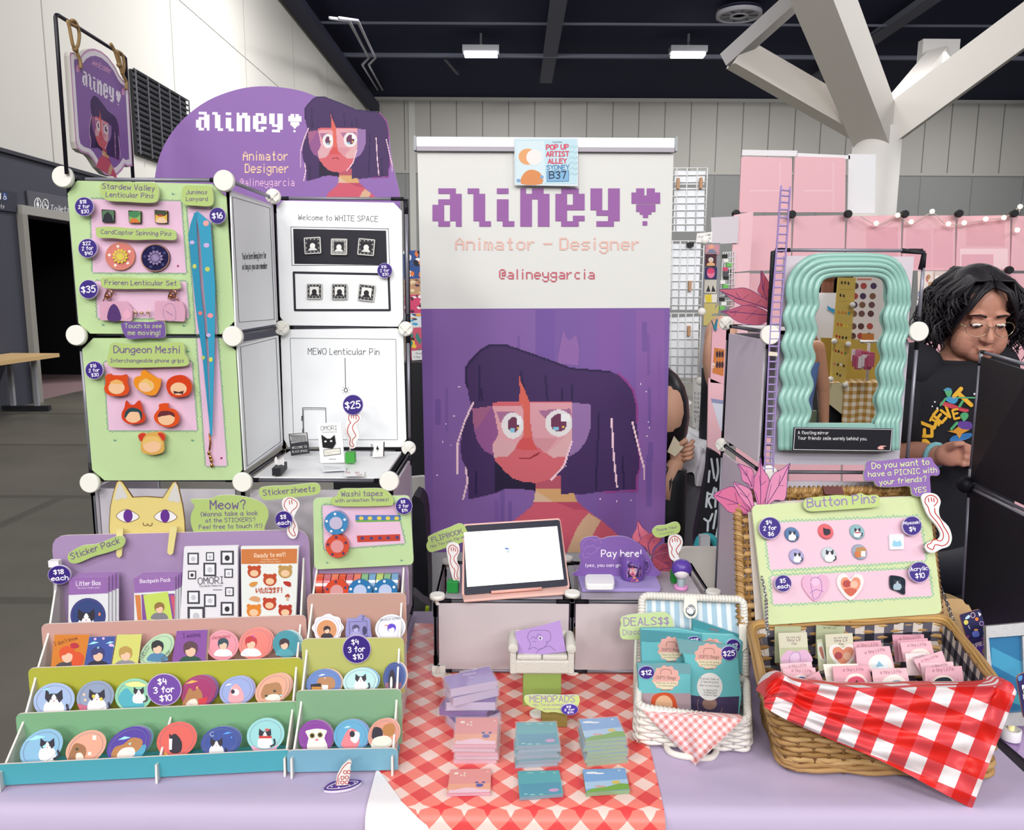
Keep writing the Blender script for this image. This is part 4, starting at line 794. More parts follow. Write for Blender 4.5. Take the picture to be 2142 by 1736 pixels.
# lanyard
cr()
t = thing('lanyard', B.m(440, 978), 'long blue lanyard with small fruit print hanging on the boards', 'lanyard')
lan = [('e', 431, 467, 6, 6, '#e09a9a'), ('e', 402, 507, 5, 4, '#b9a6d0'), ('e', 432, 513, 6, 5, '#b9a6d0'), ('e', 407, 557, 4, 5, '#b7c05a'), ('e', 434, 563, 5, 5, '#b7c05a'), ('e', 419, 655, 4, 4, '#d8706a'), ('e', 440, 660, 6, 5, '#dd8a94'), ('e', 436, 701, 5, 4, '#b9a6d0'), ('e', 425, 748, 4, 4, '#a8b85a'), ('e', 441, 752, 4, 5, '#c3c552')]
card('strap', B.off(.012), [(413, 442), (406, 446), (398, 470), (394, 493), (409, 641), (413, 673), (422, 732), (440, 909), (441, 909), (432, 740), (427, 673), (419, 600), (412.5, 500), (410.5, 462)], .0015, '#2586a8,r=.4', parent=t, art=[a for a in lan if a[1] < 428])
card('strap', B.off(.0145), [(413, 442), (423, 450), (440, 466), (450, 599), (449.5, 673), (448, 756), (443.5, 912), (439, 909), (438, 760), (433, 673), (426, 600), (418.5, 500), (412, 456)], .0015, '#2f92b4,r=.4', parent=t, art=[a for a in lan if a[1] > 428])
mb = MB(); mb.tube([B.m(x, y, .008) for x, y in [(441, 905), (443, 925), (441, 940)]], .0022, '#a8683c,m=.8,r=.3', 6)
for x, y in ((440, 946), (443, 955), (445, 962), (446, 972)): mb.ball(B.m(x, y, .008), (.0035, .003, .005), '#c08a4c,m=1,r=.25', 10, 6)
mb.build('clasp', t)
# ---- white scene boards in the tower's open half
cr(460, 380, 4.569)
W = '#eff1f4,r=.5'
Bb = wall(Yb - .012)
def box2(x0, y0, x1, y1, w, c='#23222c'): return ('s', [(x0, y0), (x1, y0 + (x1 - x0) * .02), (x1 + 12, y1), (x0 + 12, y1), (x0, y0)], w, c)
card('white_board', Bb, [(600, 182), (1660, 200), (1738, 280), (1750, 1310), (1700, 1385), (640, 1372), (575, 1290), (540, 250)], .003, W, 'white board with black drawn frames, upper one in the tower', 'display board', 'white scene boards',
  [('t', 'Welcome to WHITE SPACE', 750, 365, 1510, 382, '#2a2a30', 1.15, .75), box2(678, 432, 1610, 800, 5), ('p', [(700, 450), (1588, 468), (1598, 798), (712, 785)], '#1a1925'), box2(706, 868, 1612, 1228, 22)])
for i, (x, y, r, ang) in enumerate([(885, 610, 80, -3), (1138, 622, 78, 1), (1398, 625, 80, 5), (902, 1048, 74, 0), (1143, 1050, 76, 0), (1400, 1060, 80, 6)]):
    pl = Bb.off(.006); P = [(x + r * (a * math.cos(R(ang)) - b * math.sin(R(ang))), y + r * (a * math.sin(R(ang)) + b * math.cos(R(ang)))) for a, b in ((-1, -1), (1, -1), (1, 1), (-1, 1))]
    q = lambda k: [(x + (u - x) * k, y + (v - y) * k) for u, v in P]
    dk = i >= 3
    card('framed_pin', pl, rq(P, 12), .004, '#c9c8c4,m=.3,r=.35', ['white framed pin with round fringe, on the black panel', 'white framed pin in the middle of the black panel', 'tilted framed pin on the black panel', 'framed pin with plain rim inside the black outline', 'framed pin with dashed rim inside the black outline', 'tilted framed pin with a dark eye shape'][i], 'pin', 'small framed pins in the white scene',
      [('p', q(.86), '#2b2a30' if i != 1 else '#8a8986'), ('p', q(.6), '#e4e3e0' if dk else '#1d1c22'), ('e', x, y + r * .05, r * .32, r * .34, '#1b1b20' if dk else '#e6e5e2'), ('p', q(.58)[2:] + [(x - r * .3, y + r * .28), (x + r * .3, y + r * .28)], '#1b1b20' if dk else '#dad9d6')] + [('e', x + r * .74 * a, y + r * .74 * b, r * .06, r * .06, '#d8d7d4') for a, b in ((-.9, -1), (-.3, -1), (.3, -1), (.9, -1), (-.9, 1), (-.3, 1), (.3, 1), (.9, 1), (-1, -.4), (-1, .4), (1, -.4), (1, .4))], back=.007)
price(1575, 848, 72, Bb.off(.014), ['$16', '2 for', '$30'], 'purple price disc $16, 2 for $30 on the white scene board', back=.012)
cr(480, 680, 4.569)
card('white_board', Bb, [(545, 42), (1600, 30), (1660, 90), (1690, 1090), (1640, 1165), (560, 1165), (520, 1090), (490, 110)], .003, W, 'white board with a drawn light bulb and doorway, lower one in the tower', 'display board', 'white scene boards',
  [('t', 'MEWO Lenticular Pin', 752, 280, 1430, 285, '#2a2a30', 1.2, .75), ('s', [(580, 125), (1590, 135), (1606, 1095), (614, 1095), (580, 125)], 4, '#2c2c33'), ('s', [(1104, 315), (1110, 600)], 6, '#2c2c33'), ('s', el(1112, 622, 16, 18) + [el(1112, 622, 16, 18)[0]], 7, '#2c2c33'),
   *[('s', [(1112 + 32 * math.cos(a), 622 + 32 * math.sin(a)), (1112 + 40 * math.cos(a), 622 + 40 * math.sin(a))], 4, '#2c2c33') for a in [k * .785 for k in range(8)]], ('s', [(706, 1040), (700, 790), (920, 792), (925, 950)], 6, '#2c2c33'), ('s', [(712, 1030), (708, 806), (912, 808)], 4, '#2c2c33'), ('s', [(694, 870), (692, 912)], 9, '#2c2c33'), ('s', [(702, 990), (700, 1020)], 7, '#2c2c33')])
# side boards on the tower's inner wall
cr()
S = Pl((XM + .008, 0, 0), (1, 0, 0))
card('white_board', S, [(483, 402), (566, 432), (578, 678), (494, 692)], .003, W, 'narrow white side board with two lines of squeezed writing', 'display board', 'white scene boards',
  [('s', [(486, 412), (564, 435), (574, 668), (500, 674), (486, 412)], 1, '#2c2c33'), ('t', "You've been living here for", 507, 543, 557, 540, '#3a3a40', 5, 1.9), ('t', 'as long as you can remember', 507, 564, 559, 562, '#3a3a40', 5, 1.9)])
card('white_board', S, [(497, 722), (582, 702), (592, 925), (513, 984)], .003, W, 'narrow blank white side board with a thin outline', 'display board', 'white scene boards', [('s', [(503, 726), (577, 707), (587, 924), (517, 975), (503, 726)], 1, '#2c2c33')])
# ---- little things on the white shelf
SH = ZS[2] + .007
cr(480, 680, 4.569)
def shelfY(x, y): return on(x, y, SH).y
def standee(name, x, y, P, th, col, lab, ct, art=(), tilt=8, group=None, yaw=0, **k):
    p = on(x, y, SH); return card(name, lean(p, tilt, yaw), P, th, col, lab, ct, group, art, **k)
standee('photo_card', 670, 1246, [(565, 1040), (740, 1026), (764, 1225), (590, 1250)], .004, '#2b2a30', 'black scribbled card with white capitals on the shelf', 'card', [('p', [(575, 1045), (735, 1032), (745, 1110), (590, 1130)], '#c9c8c8'), *[('s', sm([(580 + 14 * k, 1050), (600 + 13 * k, 1080), (588 + 14 * k, 1120)], 3, False), 7, '#2b2a30') for k in range(11)], ('t', 'WELCOME TO', 600, 1182, 740, 1170, '#d8d8d8', 1.2), ('t', 'BLACK SPACE', 602, 1220, 745, 1208, '#d8d8d8', 1.2)])
t = thing('pin_card', on(980, 1330, SH), 'white backing card with a black pin on the white shelf', 'card')
pp = lean(on(980, 1318, SH), 6)
card('card_sheet', pp, [(838, 938), (1068, 930), (1100, 1312), (870, 1318)], .003, '#e9e9ea', parent=t, art=[('t', 'OMORI', 875, 1006, 1025, 1000, '#3a3a40', 1.1, .7), ('t', 'The White Memories', 882, 1030, 1028, 1024, '#555', 1., .8), ('r', 950, 1278, 1020, 1283, '#555')])
card('black_pin', pp.off(.004), [(878, 1048), (930, 1085), (965, 1085), (1002, 1050), (1015, 1130), (985, 1180), (890, 1168)], .003, '#17181c,r=.3', parent=t, art=[('e', 918, 1112, 12, 9, '#d4d4d4'), ('e', 972, 1108, 12, 9, '#d4d4d4')])
card('text_box', pp.off(.002), [(895, 1190), (1060, 1170), (1066, 1232), (902, 1254)], .001, '#dcdad2', parent=t, art=[('s', [(900, 1194), (1056, 1175), (1062, 1230), (906, 1250), (900, 1194)], 4, '#3a3a3a'), ('t', 'Waiting for something', 912, 1222, 1045, 1206, '#c0b8a4'), ('t', 'to happen?', 914, 1238, 975, 1230, '#c0b8a4')])
card('foot', Pl((0, 0, SH + .004), (0, 0, 1)), [(880, 1345), (1110, 1340), (1110, 1378), (890, 1390)], .003, '#cfd3d8,r=.1', parent=t)
RED = '#b3261c'
def hand(name_pl, P, strokes, lab, w, stick=None, cube=None, group='red outlined hand signs', disc=None):
    t = thing('hand_sign', name_pl.m(*(stick[-1] if stick else P[len(P) // 2])), lab, 'sign', group)
    card('cutout', name_pl, sm(P, 3), .004, '#e6e4e4', parent=t, art=[('s', sm(s, 4, False), w, RED) for s in strokes])
    if stick: MB().tube([name_pl.m(x, y, -.004) for x, y in stick], .002, '#b9b4ae', 6).build('stick', t)
    return t
ph = lean(on(1165, 1280, SH), 4)
t = hand(ph, [(1120, 850), (1150, 815), (1200, 812), (1250, 845), (1262, 900), (1215, 955), (1235, 1010), (1245, 1060), (1215, 1110), (1212, 1160), (1170, 1182), (1140, 1160), (1128, 1090), (1090, 1020), (1105, 960), (1118, 920)], [[(1160, 935), (1140, 900), (1145, 860), (1180, 838), (1215, 858), (1238, 880), (1232, 910), (1195, 940), (1175, 980), (1195, 1030), (1208, 1060), (1180, 1090), (1172, 1120), (1188, 1150), (1175, 1162), (1150, 1140), (1155, 1080), (1128, 1030), (1135, 970), (1155, 935)], [(1165, 862), (1166, 890)], [(1185, 858), (1187, 890)], [(1208, 862), (1212, 900)]], 'small hand sign standing on the white shelf below the $25 disc', 7, [(1150, 1165), (1148, 1215)])
price(1180, 762, 98, ph.off(.005), ['$25'], 'purple price disc $25 on top of the shelf hand sign', back=.005, rot=0)
p = on(1150, 1320, SH); MB().box(p + V((0, .012, .012)), .022, .022, .025, '#3f9a3c,b=9').build('cube_base', t, .001)
t = thing('notebook', on(1420, 1260, SH), 'tiny spiral notebook with a tree mark on the shelf', 'notebook'); pn = lean(on(1420, 1258, SH), 8, -12)
card('cover', pn, [(1385, 1120), (1472, 1116), (1468, 1255), (1368, 1262)], .008, '#eceae6', parent=t, art=[('p', [(1400, 1185), (1415, 1150), (1432, 1190), (1418, 1192), (1418, 1210), (1412, 1210), (1412, 1190)], '#2a2a30')], side='#4a3530')
MB().tube([pn.m(1372 + (4 if k % 2 else -14) - k * .6, 1140 + k * 9, .003) for k in range(13)], .0012, '#26262c', 5).build('spiral', t)
t = thing('tissue_box', on(480, 1440, SH), 'tiny black tissue box with a white tissue on the shelf', 'tissue box')
a, b, c = on(408, 1440, SH), on(492, 1436, SH), on(553, 1372, SH); e = c - b; hgt = V((0, 0, .0165))
MB().prism([a + hgt, b + hgt, b + e + hgt, a + e + hgt], [a, b, b + e, a + e], '#1c1b22').build('box', t)
cc = (a + c) / 2 + hgt; MB().grid(lambda u, v: cc + V(((u - .5) * .022, .004 * math.sin(u * 12), .014 * v * (1 + .3 * math.sin(u * 9)))), 12, 4, '#e4e2e2').build('tissue', t)
card('shelf_note', Pl((0, 0, SH + .0005), (0, 0, 1)), [(1100, 1390), (1290, 1390), (1290, 1445), (1100, 1445)], .0004, '#e6e6e8', 'small pale sticker with red pencilled words on the shelf front', 'sticker', None, [('t', 'Buy', 1112, 1416, 1155, 1414, '#b9756c'), ('t', 'Next', 1200, 1416, 1245, 1416, '#b9756c'), ('t', 'Twist', 1212, 1440, 1268, 1440, '#b9756c')])
# ---- purple half round sign behind the tower
cr(320, 160, 3.946)
D = wall(Yb + .045)
dome = sm([(15, 880), (20, 800), (60, 640), (130, 500), (240, 360), (400, 230), (560, 150), (750, 95), (940, 80), (1130, 100), (1260, 130), (1350, 165), (1440, 180), (1560, 240), (1700, 300), (1860, 340), (1920, 400), (1950, 480), (1955, 560), (1975, 700), (2010, 850), (2035, 960), (2040, 1060)], 3, False) + [(2040, 1120), (1000, 1120), (15, 1100)]
def dmap(x, y): # banner portrait -> half round sign
    return (1228 + (x - 350) * .556, 165 + (y - 280) * .622 + (x - 350) * .004)
def dlogo(a, r): return (355 + a * 22.4, 290 + r * 22.1 + a * .55)
o = card('half_round_sign', D, dome, .005, '#8a65a8', 'purple half round sign with a girl portrait standing behind the tower', 'sign', None,
  [('P', logo(dlogo), '#ebe6ee'), ('x', 'Animator', 742, 618, 1120, 694, '#efcaa8'), ('x', 'Designer', 758, 720, 1126, 796, '#efcaa8'), ('x', '@alineygarcia', 718, 842, 1168, 905, '#ddaed4'), ('c', portrait(dmap, 9, False, 1640))], side='#d8cbe0')
mb = MB()
for x in (200, 1900): p = D.m(x, 1100, -.006); mb.tube([p + V((0, 0, .1)), V((p.x, p.y, ZS[1]))], .006, '#cfccd2', 6)
c_ = mb.build('support', o)
# ---- hanging welcome sign with its wire stand
cr(0, 0, 4.119)
hy = Yf + .09
a3 = at(480, 130, hy - .12); b3 = at(1075, 490, hy + .12); H = tri(V((a3.x, a3.y, 1.9)), V((b3.x, b3.y, 1.9)), V((a3.x, a3.y, 2.2)))
fl = [(575, 1500), (478, 150), (485, 130), (500, 130), (1062, 480), (1080, 500), (1150, 1600)]
tag(MB().tube([H.m(x, y) for x, y in fl], .004, '#16131f,r=.4', 8).build('wire_stand'), 'thin black wire frame standing on the tower top', 'stand')
Hs = H.off(.012)
so = [(605, 450), (640, 452), (665, 490), (690, 490), (720, 450), (760, 425), (810, 418), (870, 440), (930, 490), (990, 570), (1030, 650), (1060, 690), (1085, 705), (1105, 740), (1142, 1430), (1110, 1440), (1080, 1420), (1050, 1470), (1010, 1510), (960, 1520), (900, 1500), (840, 1440), (790, 1360), (760, 1330), (700, 1310), (665, 1280), (650, 1220), (600, 480)]
def shr(P, k, dx=0, dy=0):
    cx, cy = sum(p[0] for p in P) / len(P), sum(p[1] for p in P) / len(P); return [(cx + (x - cx) * k + dx, cy + (y - cy) * k + dy) for x, y in P]
def smap(x, y): return (770 + (x - 350) * .197 , 800 + (y - 280) * .415 + (x - 350) * .11)
def slogo(a, r): return (708 + a * 8.5, 603 + r * 17.5 + a * (5.0 + .02 * r))
t = thing('hanging_sign', Hs.m(880, 1520), 'small purple welcome sign hanging from ropes on the wire frame', 'sign')
card('sign_board', Hs, so, .012, '#cf9cc6', parent=t, side='#b8b4ae', art=[('p', shr(so, .965), '#e9e4ea'), ('p', shr(so, .88, 4, 0), '#8763a4'), ('P', text('welcome', 790, 553, 942, 632, 1.5, 1.1), '#d8a0c0'), ('P', logo(slogo), '#e6e2ea'), ('c', portrait(smap, 12, True, 1755)), ('e', 670, 590, 18, 34, '#c88fb4'), ('e', 1060, 790, 16, 32, '#c88fb4')])
def rope(P): return MB().tube([Hs.m(x, y, .006) for x, y in sm(P, 5, False)], .0036, '#8e7350,b=40', 7)
for Q in ([[(672, 590), (665, 520), (640, 460), (625, 425), (600, 380), (575, 250), (560, 190)], [(625, 425), (650, 380), (658, 280), (625, 190), (590, 175)], [(555, 185), (600, 215), (650, 230)]], [[(1062, 770), (1068, 710), (1040, 655), (1005, 560), (965, 440), (930, 375)], [(1035, 640), (1048, 560), (1030, 470), (985, 440)], [(985, 440), (1010, 520), (1030, 640)]]):
    mb = MB()
    for q in Q: mb.tube([Hs.m(x, y, .006) for x, y in sm(q, 5, False)], .0034, '#97794f,b=40', 7)
    mb.ball(Hs.m(*Q[0][3], .006), .006, '#8a6d45'); mb.build('rope', t)
# ================================================================ stepped sticker stands
class Stand:
    def __init__(s, mid, yaw, L, steps, cols, back, label, supports, lift={}):
        s.lift = lift
        s.yaw = yaw; s.u = V((math.cos(R(yaw)), math.sin(R(yaw)), 0)); s.w = V((-s.u.y, s.u.x, 0)); s.o = V(mid); s.L = L; s.st = steps
        t = s.t = thing('display_stand', s.o + s.w * .13, label, 'display stand', 'stepped sticker stands')
        n = len(steps)
        for k, (w, z) in enumerate(steps):
            zb = TZ + .006 if k == 0 else steps[k - 1][1] - .04
            if k == n - 1: zb = steps[k - 1][1] - .05
            s.plate(w, zb, z, cols[k], 'back_plate' if k == n - 1 else 'front_lip', .012 if k < n - 1 else .03)
            if k < n - 1:
                f = s.fl(k); a = s.P(-L / 2 + .004, w + .004, f); b = s.P(L / 2 - .004, w + .004, f); w2 = steps[k + 1][0] - .003; c = s.P(L / 2 - .004, w2, f); d = s.P(-L / 2 + .004, w2, f)
                MB().hexa([p - V((0, 0, .004)) for p in (a, b, c, d)], [a, b, c, d], cols[k]).build('tray', t)
        for x in supports:
            pr = [(-.012, TZ + .001), (-.009, steps[0][1] - .01), (.0, steps[0][1] - .012)]
            for k in range(n - 1 if abs(x) > .05 else 1):
                w, z = steps[k]; w2, z2 = steps[k + 1]
                pr += [(w + .005, z - .012), (w2 - .003, z + (z2 - z) * .62)]
            pr += [(steps[-1][0] + .01, steps[-1][1] - .1), (steps[-1][0] + .012, TZ + .001)] if abs(x) > .05 else [(steps[1][0] - .003, TZ + .001)]
            f = [s.P(x - .0018, a, b) for a, b in pr]; MB().prism(f[::-1], [p + s.u * .0036 for p in f][::-1], '#dedbd6').build('side_support', t)
    def P(s, u, w, z): return V((s.o.x, s.o.y, 0)) + s.u * u + s.w * w + V((0, 0, z))
    def fl(s, k): return TZ + .008 if k == 0 else s.st[k][1] - .042 + s.lift.get(k, 0)
    def plate(s, w, zb, zt, c, nm, r):
        q = rq([(-s.L / 2, zb), (s.L / 2, zb), (s.L / 2, zt), (-s.L / 2, zt)], [.004, .004, r, r]); f = [s.P(a, w, b) for a, b in q]
        MB().prism(f, [p + s.w * .0035 for p in f], c + ',r=.5', '#e4d9d2').build(nm, s.t)
    def pl(s, k, dw=.014, tilt=20): return lean(s.P(0, s.st[k][0] + dw, s.fl(k)), tilt, s.yaw)
LS = Stand((-.636, 1.271, TZ), 5.7, .5, [(0, .795), (.081, .843), (.136, .903), (.197, .963), (.266, 1.118)], ['#4a9fac', '#7fae86', '#b0b042', '#c89c94', '#a389b0'], 0, 'wide stepped sticker stand with teal, green, olive and pink tiers', (-.238, 0.02, .238))
RS = Stand((-.297, 1.293, TZ), 2.5, .195, [(0, .798), (.08, .868), (.14, .942), (.2, 1.008), (.262, 1.06)], ['#74a6bb', '#84ab88', '#b9bb70', '#c0998d', '#a089ac'], 0, 'narrow stepped sticker stand with blue, green, yellow and pink tiers', (-.088, .088), {3: .022})
def disk(st, k, x, y, rx, ry, rot, col, lab, art=(), n=0, rim=None, dw=.014, name='round_sticker', P=None, tilt=20, group='glossy cat stickers', stack=('#e8e4e8',)):
    pl = st.pl(k, dw, tilt); out = P or el(x, y, rx, ry, rot, 32)
    A = []
    if not P: A = [('s', el(x, y, rx * .84, ry * .84, rot) + [el(x, y, rx * .84, ry * .84, rot)[0]], max(2, rx * .014), rim or '#7d7a94')]
    o = card(name, pl, out, .0016, col + ',r=.18,c=.7', lab, 'sticker', group, list(art) + A, side='#efecec')
    for i in range(n):
        q = pl.off(-.004 - .003 * i); r_ = 12 + i * 9
        card(name, q, [(a + r_ * 1.4, b - r_ * .3) for a, b in out], .0016, stack[i % len(stack)] + ',r=.2,c=.6', 'sticker stacked directly behind: ' + lab, 'sticker', group, side='#efecec')
    return o
def spk(x, y, w, c='#9fe8f4'): return ('P', [[(x - w, y + w * .2), (x, y - w * .35), (x + w, y - w * .2), (x, y + w * .1)], [(x + w * .6, y + w * .8), (x + w, y + w * .5), (x + w * .9, y + w)]], c)
DK = '#2a2634'
cr(0, 1280, 4.34)
disk(LS, 0, 375, 1235, 215, 150, -36, '#8ab7d6', 'light blue oval cat sticker, leftmost on the teal tier', [*cat(430, 1235, 90), spk(330, 1150, 90)])
disk(LS, 0, 780, 1232, 200, 140, -33, '#e0a58e', 'peach sticker with a tabby cat on the teal tier', [('p', sm([(620, 1330), (660, 1220), (700, 1190), (770, 1220), (780, 1290), (730, 1360), (640, 1370)], 3), '#9a6a48'), ('p', sm([(690, 1290), (740, 1280), (760, 1340), (700, 1370)], 3), '#e6d8cc'), ('e', 700, 1245, 14, 12, '#3c4a2c'), ('P', [rc(840, 1120, 875, 1160), rc(800, 1270, 830, 1300)], '#f6e2d8')])
disk(LS, 0, 1165, 1200, 215, 138, -32, '#5a4aa0', 'purple and teal sticker with an orange cat lying on its back', [('p', sm([(1010, 1330), (1060, 1240), (1180, 1260), (1320, 1200), (1300, 1290), (1200, 1350), (1060, 1360)], 3), '#4aa0c0'), ('p', sm([(1010, 1320), (1040, 1230), (1120, 1200), (1200, 1140), (1290, 1160), (1280, 1230), (1190, 1300), (1100, 1340)], 3), '#b07a4c'), ('p', sm([(1060, 1310), (1110, 1240), (1210, 1230), (1220, 1300), (1120, 1345)], 3), '#e6dcd6'), spk(1130, 1150, 60)], 2, stack=('#7a6ab0', '#4a9ab8'))
disk(LS, 0, 1605, 1160, 190, 156, -28, '#dc6a62', 'coral red sticker with a seated black and white cat', [('p', sm([(1540, 1190), (1560, 1120), (1600, 1110), (1650, 1180), (1640, 1270), (1560, 1280), (1535, 1240)], 3), DK), ('p', [(1535, 1150), (1565, 1130), (1560, 1250), (1535, 1250)], '#e8e4e4'), ('p', [(1535, 1105), (1560, 1120), (1600, 1105), (1600, 1150), (1540, 1150)], DK), ('P', [[(1480, 1310), (1500, 1265), (1530, 1300)]], '#e8b040')])
cr(420, 1240, 3.9457)
disk(LS, 0, 160, 1228, 165, 122, -18, '#4a5a9c', 'dark blue sticker with a small moon and a curled cat', [*cat(130, 1265, 70), ('s', el(95, 1165, 17, 17)[4:26], 5, '#cdd6ea'), spk(220, 1160, 40, '#5a9af0')], 1, stack=('#5a6ab0',))
disk(LS, 0, 535, 1172, 158, 138, -22, '#9ad0d2', 'aqua sticker with a cat wearing a red scarf', [('p', sm([(420, 1260), (500, 1290), (600, 1280), (640, 1240), (600, 1310), (450, 1310)], 3), '#d6a0b8'), *cat(530, 1190, 70), ('p', rc(480, 1180, 585, 1200), '#c03a34'), ('e', 548, 1130, 20, 10, '#c84a44')])
cr(0, 1280, 4.34)
disk(LS, 1, 490, 800, 190, 155, -14, '#9fb4d8', 'pale blue sticker with a sleepy cat in glasses, leftmost on the green tier', [*cat(490, 815, 110), spk(420, 705, 40)])
disk(LS, 1, 865, 772, 174, 145, -22, '#8a98b4', 'grey blue sticker with a yellow-eyed cat', [*cat(880, 800, 100), ('e', 850, 765, 14, 16, '#d8c040'), ('e', 920, 790, 14, 16, '#d8c040'), ('P', [el(765, 750, 12, 12), el(775, 798, 12, 12)], '#f0c0a0'), ('p', [(700, 830), (790, 850), (790, 905), (730, 900)], '#c0607a')])
disk(LS, 1, 1213, 755, 172, 150, -20, '#8ec8a8', 'mint green sticker with a cat peeking from a blue blanket', [('p', sm([(1080, 760), (1150, 690), (1220, 760), (1290, 770), (1300, 870), (1150, 880), (1090, 830)], 3), '#4aa4b4'), *cat(1260, 745, 65), ('p', sm([(1130, 650), (1250, 630), (1340, 670), (1200, 680)], 3), '#d8dc90')])
price(1490, 705, 158, LS.pl(1, .012, 16), ['$4', '3 for', '$10'], 'lighter purple $4, 3 for $10 disc among stickers of the wide stand', ry=146, back=0, col='#6a429a')
disk(LS, 1, 1800, 722, 168, 140, -34, '#a03a6c', 'magenta sticker with a frowning tabby cat', [('p', sm([(1660, 850), (1680, 780), (1720, 690), (1760, 720), (1800, 690), (1840, 760), (1800, 860)], 3), '#a8744a'), ('p', sm([(1690, 850), (1720, 800), (1780, 790), (1790, 860)], 3), '#e4d6c8'), ('p', [(1800, 790), (1890, 770), (1860, 850), (1810, 850)], '#c8303c'), spk(1740, 640, 60, '#f0b050')], 2, stack=('#8a5a9a', '#6a4a86'))
cr(420, 1240, 3.9457)
disk(LS, 1, 295, 808, 146, 118, -24, '#9aa8d8', 'lilac blue sticker with a cat in a pink hood', [('p', sm([(230, 890), (245, 800), (290, 750), (340, 800), (355, 880), (290, 920)], 3), '#e0a0a8'), ('e', 285, 820, 32, 28, '#e8e4e4'), ('e', 265, 815, 16, 18, DK), spk(230, 760, 32, '#f0e8d0')], 1, stack=('#b0a8d8',))
disk(LS, 1, 590, 795, 158, 112, -38, '#e0a890', 'peach sticker with a tabby face on the green tier', [('p', sm([(500, 870), (520, 770), (560, 750), (640, 740), (670, 800), (640, 880)], 3), '#a87a54'), ('p', sm([(530, 880), (570, 840), (640, 840), (650, 890)], 3), '#e6dcd2'), ('e', 540, 850, 12, 10, '#30402c'), ('e', 610, 810, 12, 10, '#30402c'), spk(660, 850, 25)], 2, stack=('#e4b4a4', '#dca494'))
cr(0, 1280, 4.34)
GP = 'cards and badges with drawn people'
def scard(k, P, col, lab, art, st=LS, n=0, stack=('#ddd',)): return disk(st, k, 0, 0, 1, 1, 0, col, lab, art, n, P=P, name='sticker_card', tilt=14, group=GP, stack=stack)
scard(2, [(495, 205), (812, 203), (752, 540), (455, 560)], '#cf7f3a', 'orange card with red-haired figure, leftmost on the olive tier', [('t', "I don't know", 500, 308, 705, 248, '#6a3020', 1.3), *bust(610, 400, 150, '#d0502a', '#4a464c'), ('p', sm([(690, 360), (760, 400), (740, 480), (650, 480)], 3), '#d0502a'), ('p', sm([(640, 290), (690, 280), (720, 310), (690, 330), (650, 325)], 3), '#b02a3c')])
scard(2, [(812, 226), (1050, 220), (1000, 520), (758, 540)], '#4a5a9c', 'glittery blue card with dark-haired figure', [*bust(890, 395, 130, '#3a3a6c', '#2c2a38'), spk(850, 285, 50), spk(1000, 280, 40), ('P', [el(940, 240, 12, 12), el(865, 245, 12, 12), el(1010, 300, 22, 14)], '#d8b0e0')])
scard(2, [(1065, 206), (1288, 201), (1245, 520), (1005, 530)], '#cfcf76', 'pale lime card with fair-haired figure', [*bust(1140, 390, 130, '#b0904c', '#8a8890')])
disk(LS, 2, 1425, 345, 188, 110, -42, '#a8c8a0', 'pale green oval sticker with black-haired figure', [*bust(1430, 330, 120, '#22242a', '#4a7aa0'), ('t', 'FUELED', 1290, 440, 1360, 320, '#4a5a4a', 1.2), ('t', 'SPITE', 1480, 455, 1560, 370, '#4a5a4a', 1.2)], group=GP)
scard(2, [(1605, 172), (1885, 160), (1862, 500), (1552, 510)], '#8a5aa0', 'purple card with brown-haired figure in green coat', [('t', 'I wanna', 1665, 235, 1820, 222, '#3a2050', 1.3), *bust(1730, 350, 140, '#5a4048', '#2c5040')], n=1, stack=('#b9a08c',))
cr(420, 1240, 3.9457)
disk(LS, 2, 180, 432, 134, 124, -16, '#e08a98', 'pink round sticker with figure bent over a book', [*bust(185, 430, 95, '#2e4450', '#e4e0e0'), ('t', 'OVERWORKED', 98, 385, 245, 370, '#7a3048', 1.3)], group=GP)
disk(LS, 2, 452, 418, 145, 126, -32, '#e07a70', 'coral round sticker with red-haired figure', [*bust(415, 420, 105, '#b8323a', '#e8e4e4'), spk(430, 355, 20, '#b060d0')], 1, group=GP, stack=('#e8928a',))
disk(LS, 2, 706, 422, 112, 112, -20, '#3f8e9c', 'teal round sticker with figure covering the face', [*bust(690, 430, 90, '#3a2830', '#4a9aa8')], 2, group=GP, stack=('#8ab8c0', '#c0d4d8'))
# back tray: sticker packs and sheets
cr(80, 1000, 4.868)
bk = LS.pl(3, .02, 9)
def pack(P, hd, lab, art, n, dx):
    t = thing('sticker_pack', bk.m((P[2][0] + P[3][0]) / 2, P[2][1]), lab, 'sticker pack', 'purple topped sticker packs')
    card('backing', bk, P, .002, '#d9dade,r=.15,c=.5', parent=t, art=[('p', [P[0], P[1], hd[0], hd[1]], '#8d62a2'), *art])
    for i in range(n):
        q = bk.off(-.004 * (i + 1)); Q = [(x + dx * (i + 1), y - 16 * (i + 1)) for x, y in P]
        card('sticker_pack', q, Q, .002, '#d0d0d6,r=.15,c=.5', 'spare pack %s the front one: %s' % (['just behind', 'second behind', 'third behind'][i], lab), 'sticker pack', 'purple topped sticker packs', [('p', [Q[0], Q[1], (hd[0][0] + dx * (i + 1), hd[0][1] - 16 * (i + 1)), (hd[1][0] + dx * (i + 1), hd[1][1] - 16 * (i + 1))], '#8a60a0')])
pack([(312, 1010), (712, 1002), (712, 1560), (305, 1570)], [(712, 1172), (310, 1190)], 'sticker pack with blue cat sticker window', [('t', 'Litter Box', 388, 1095, 635, 1088, '#e4dce8', 1.2, 1.2), ('t', 'the cats sticker pack', 400, 1126, 625, 1120, '#d8c8e0'), ('e', 508, 1400, 180, 180, '#2e3f74'), ('s', el(508, 1400, 165, 165), 6, '#5a3a8c'), *cat(490, 1450, 120), ('e', 625, 1385, 12, 18, '#d87a5a')], 3, 36)
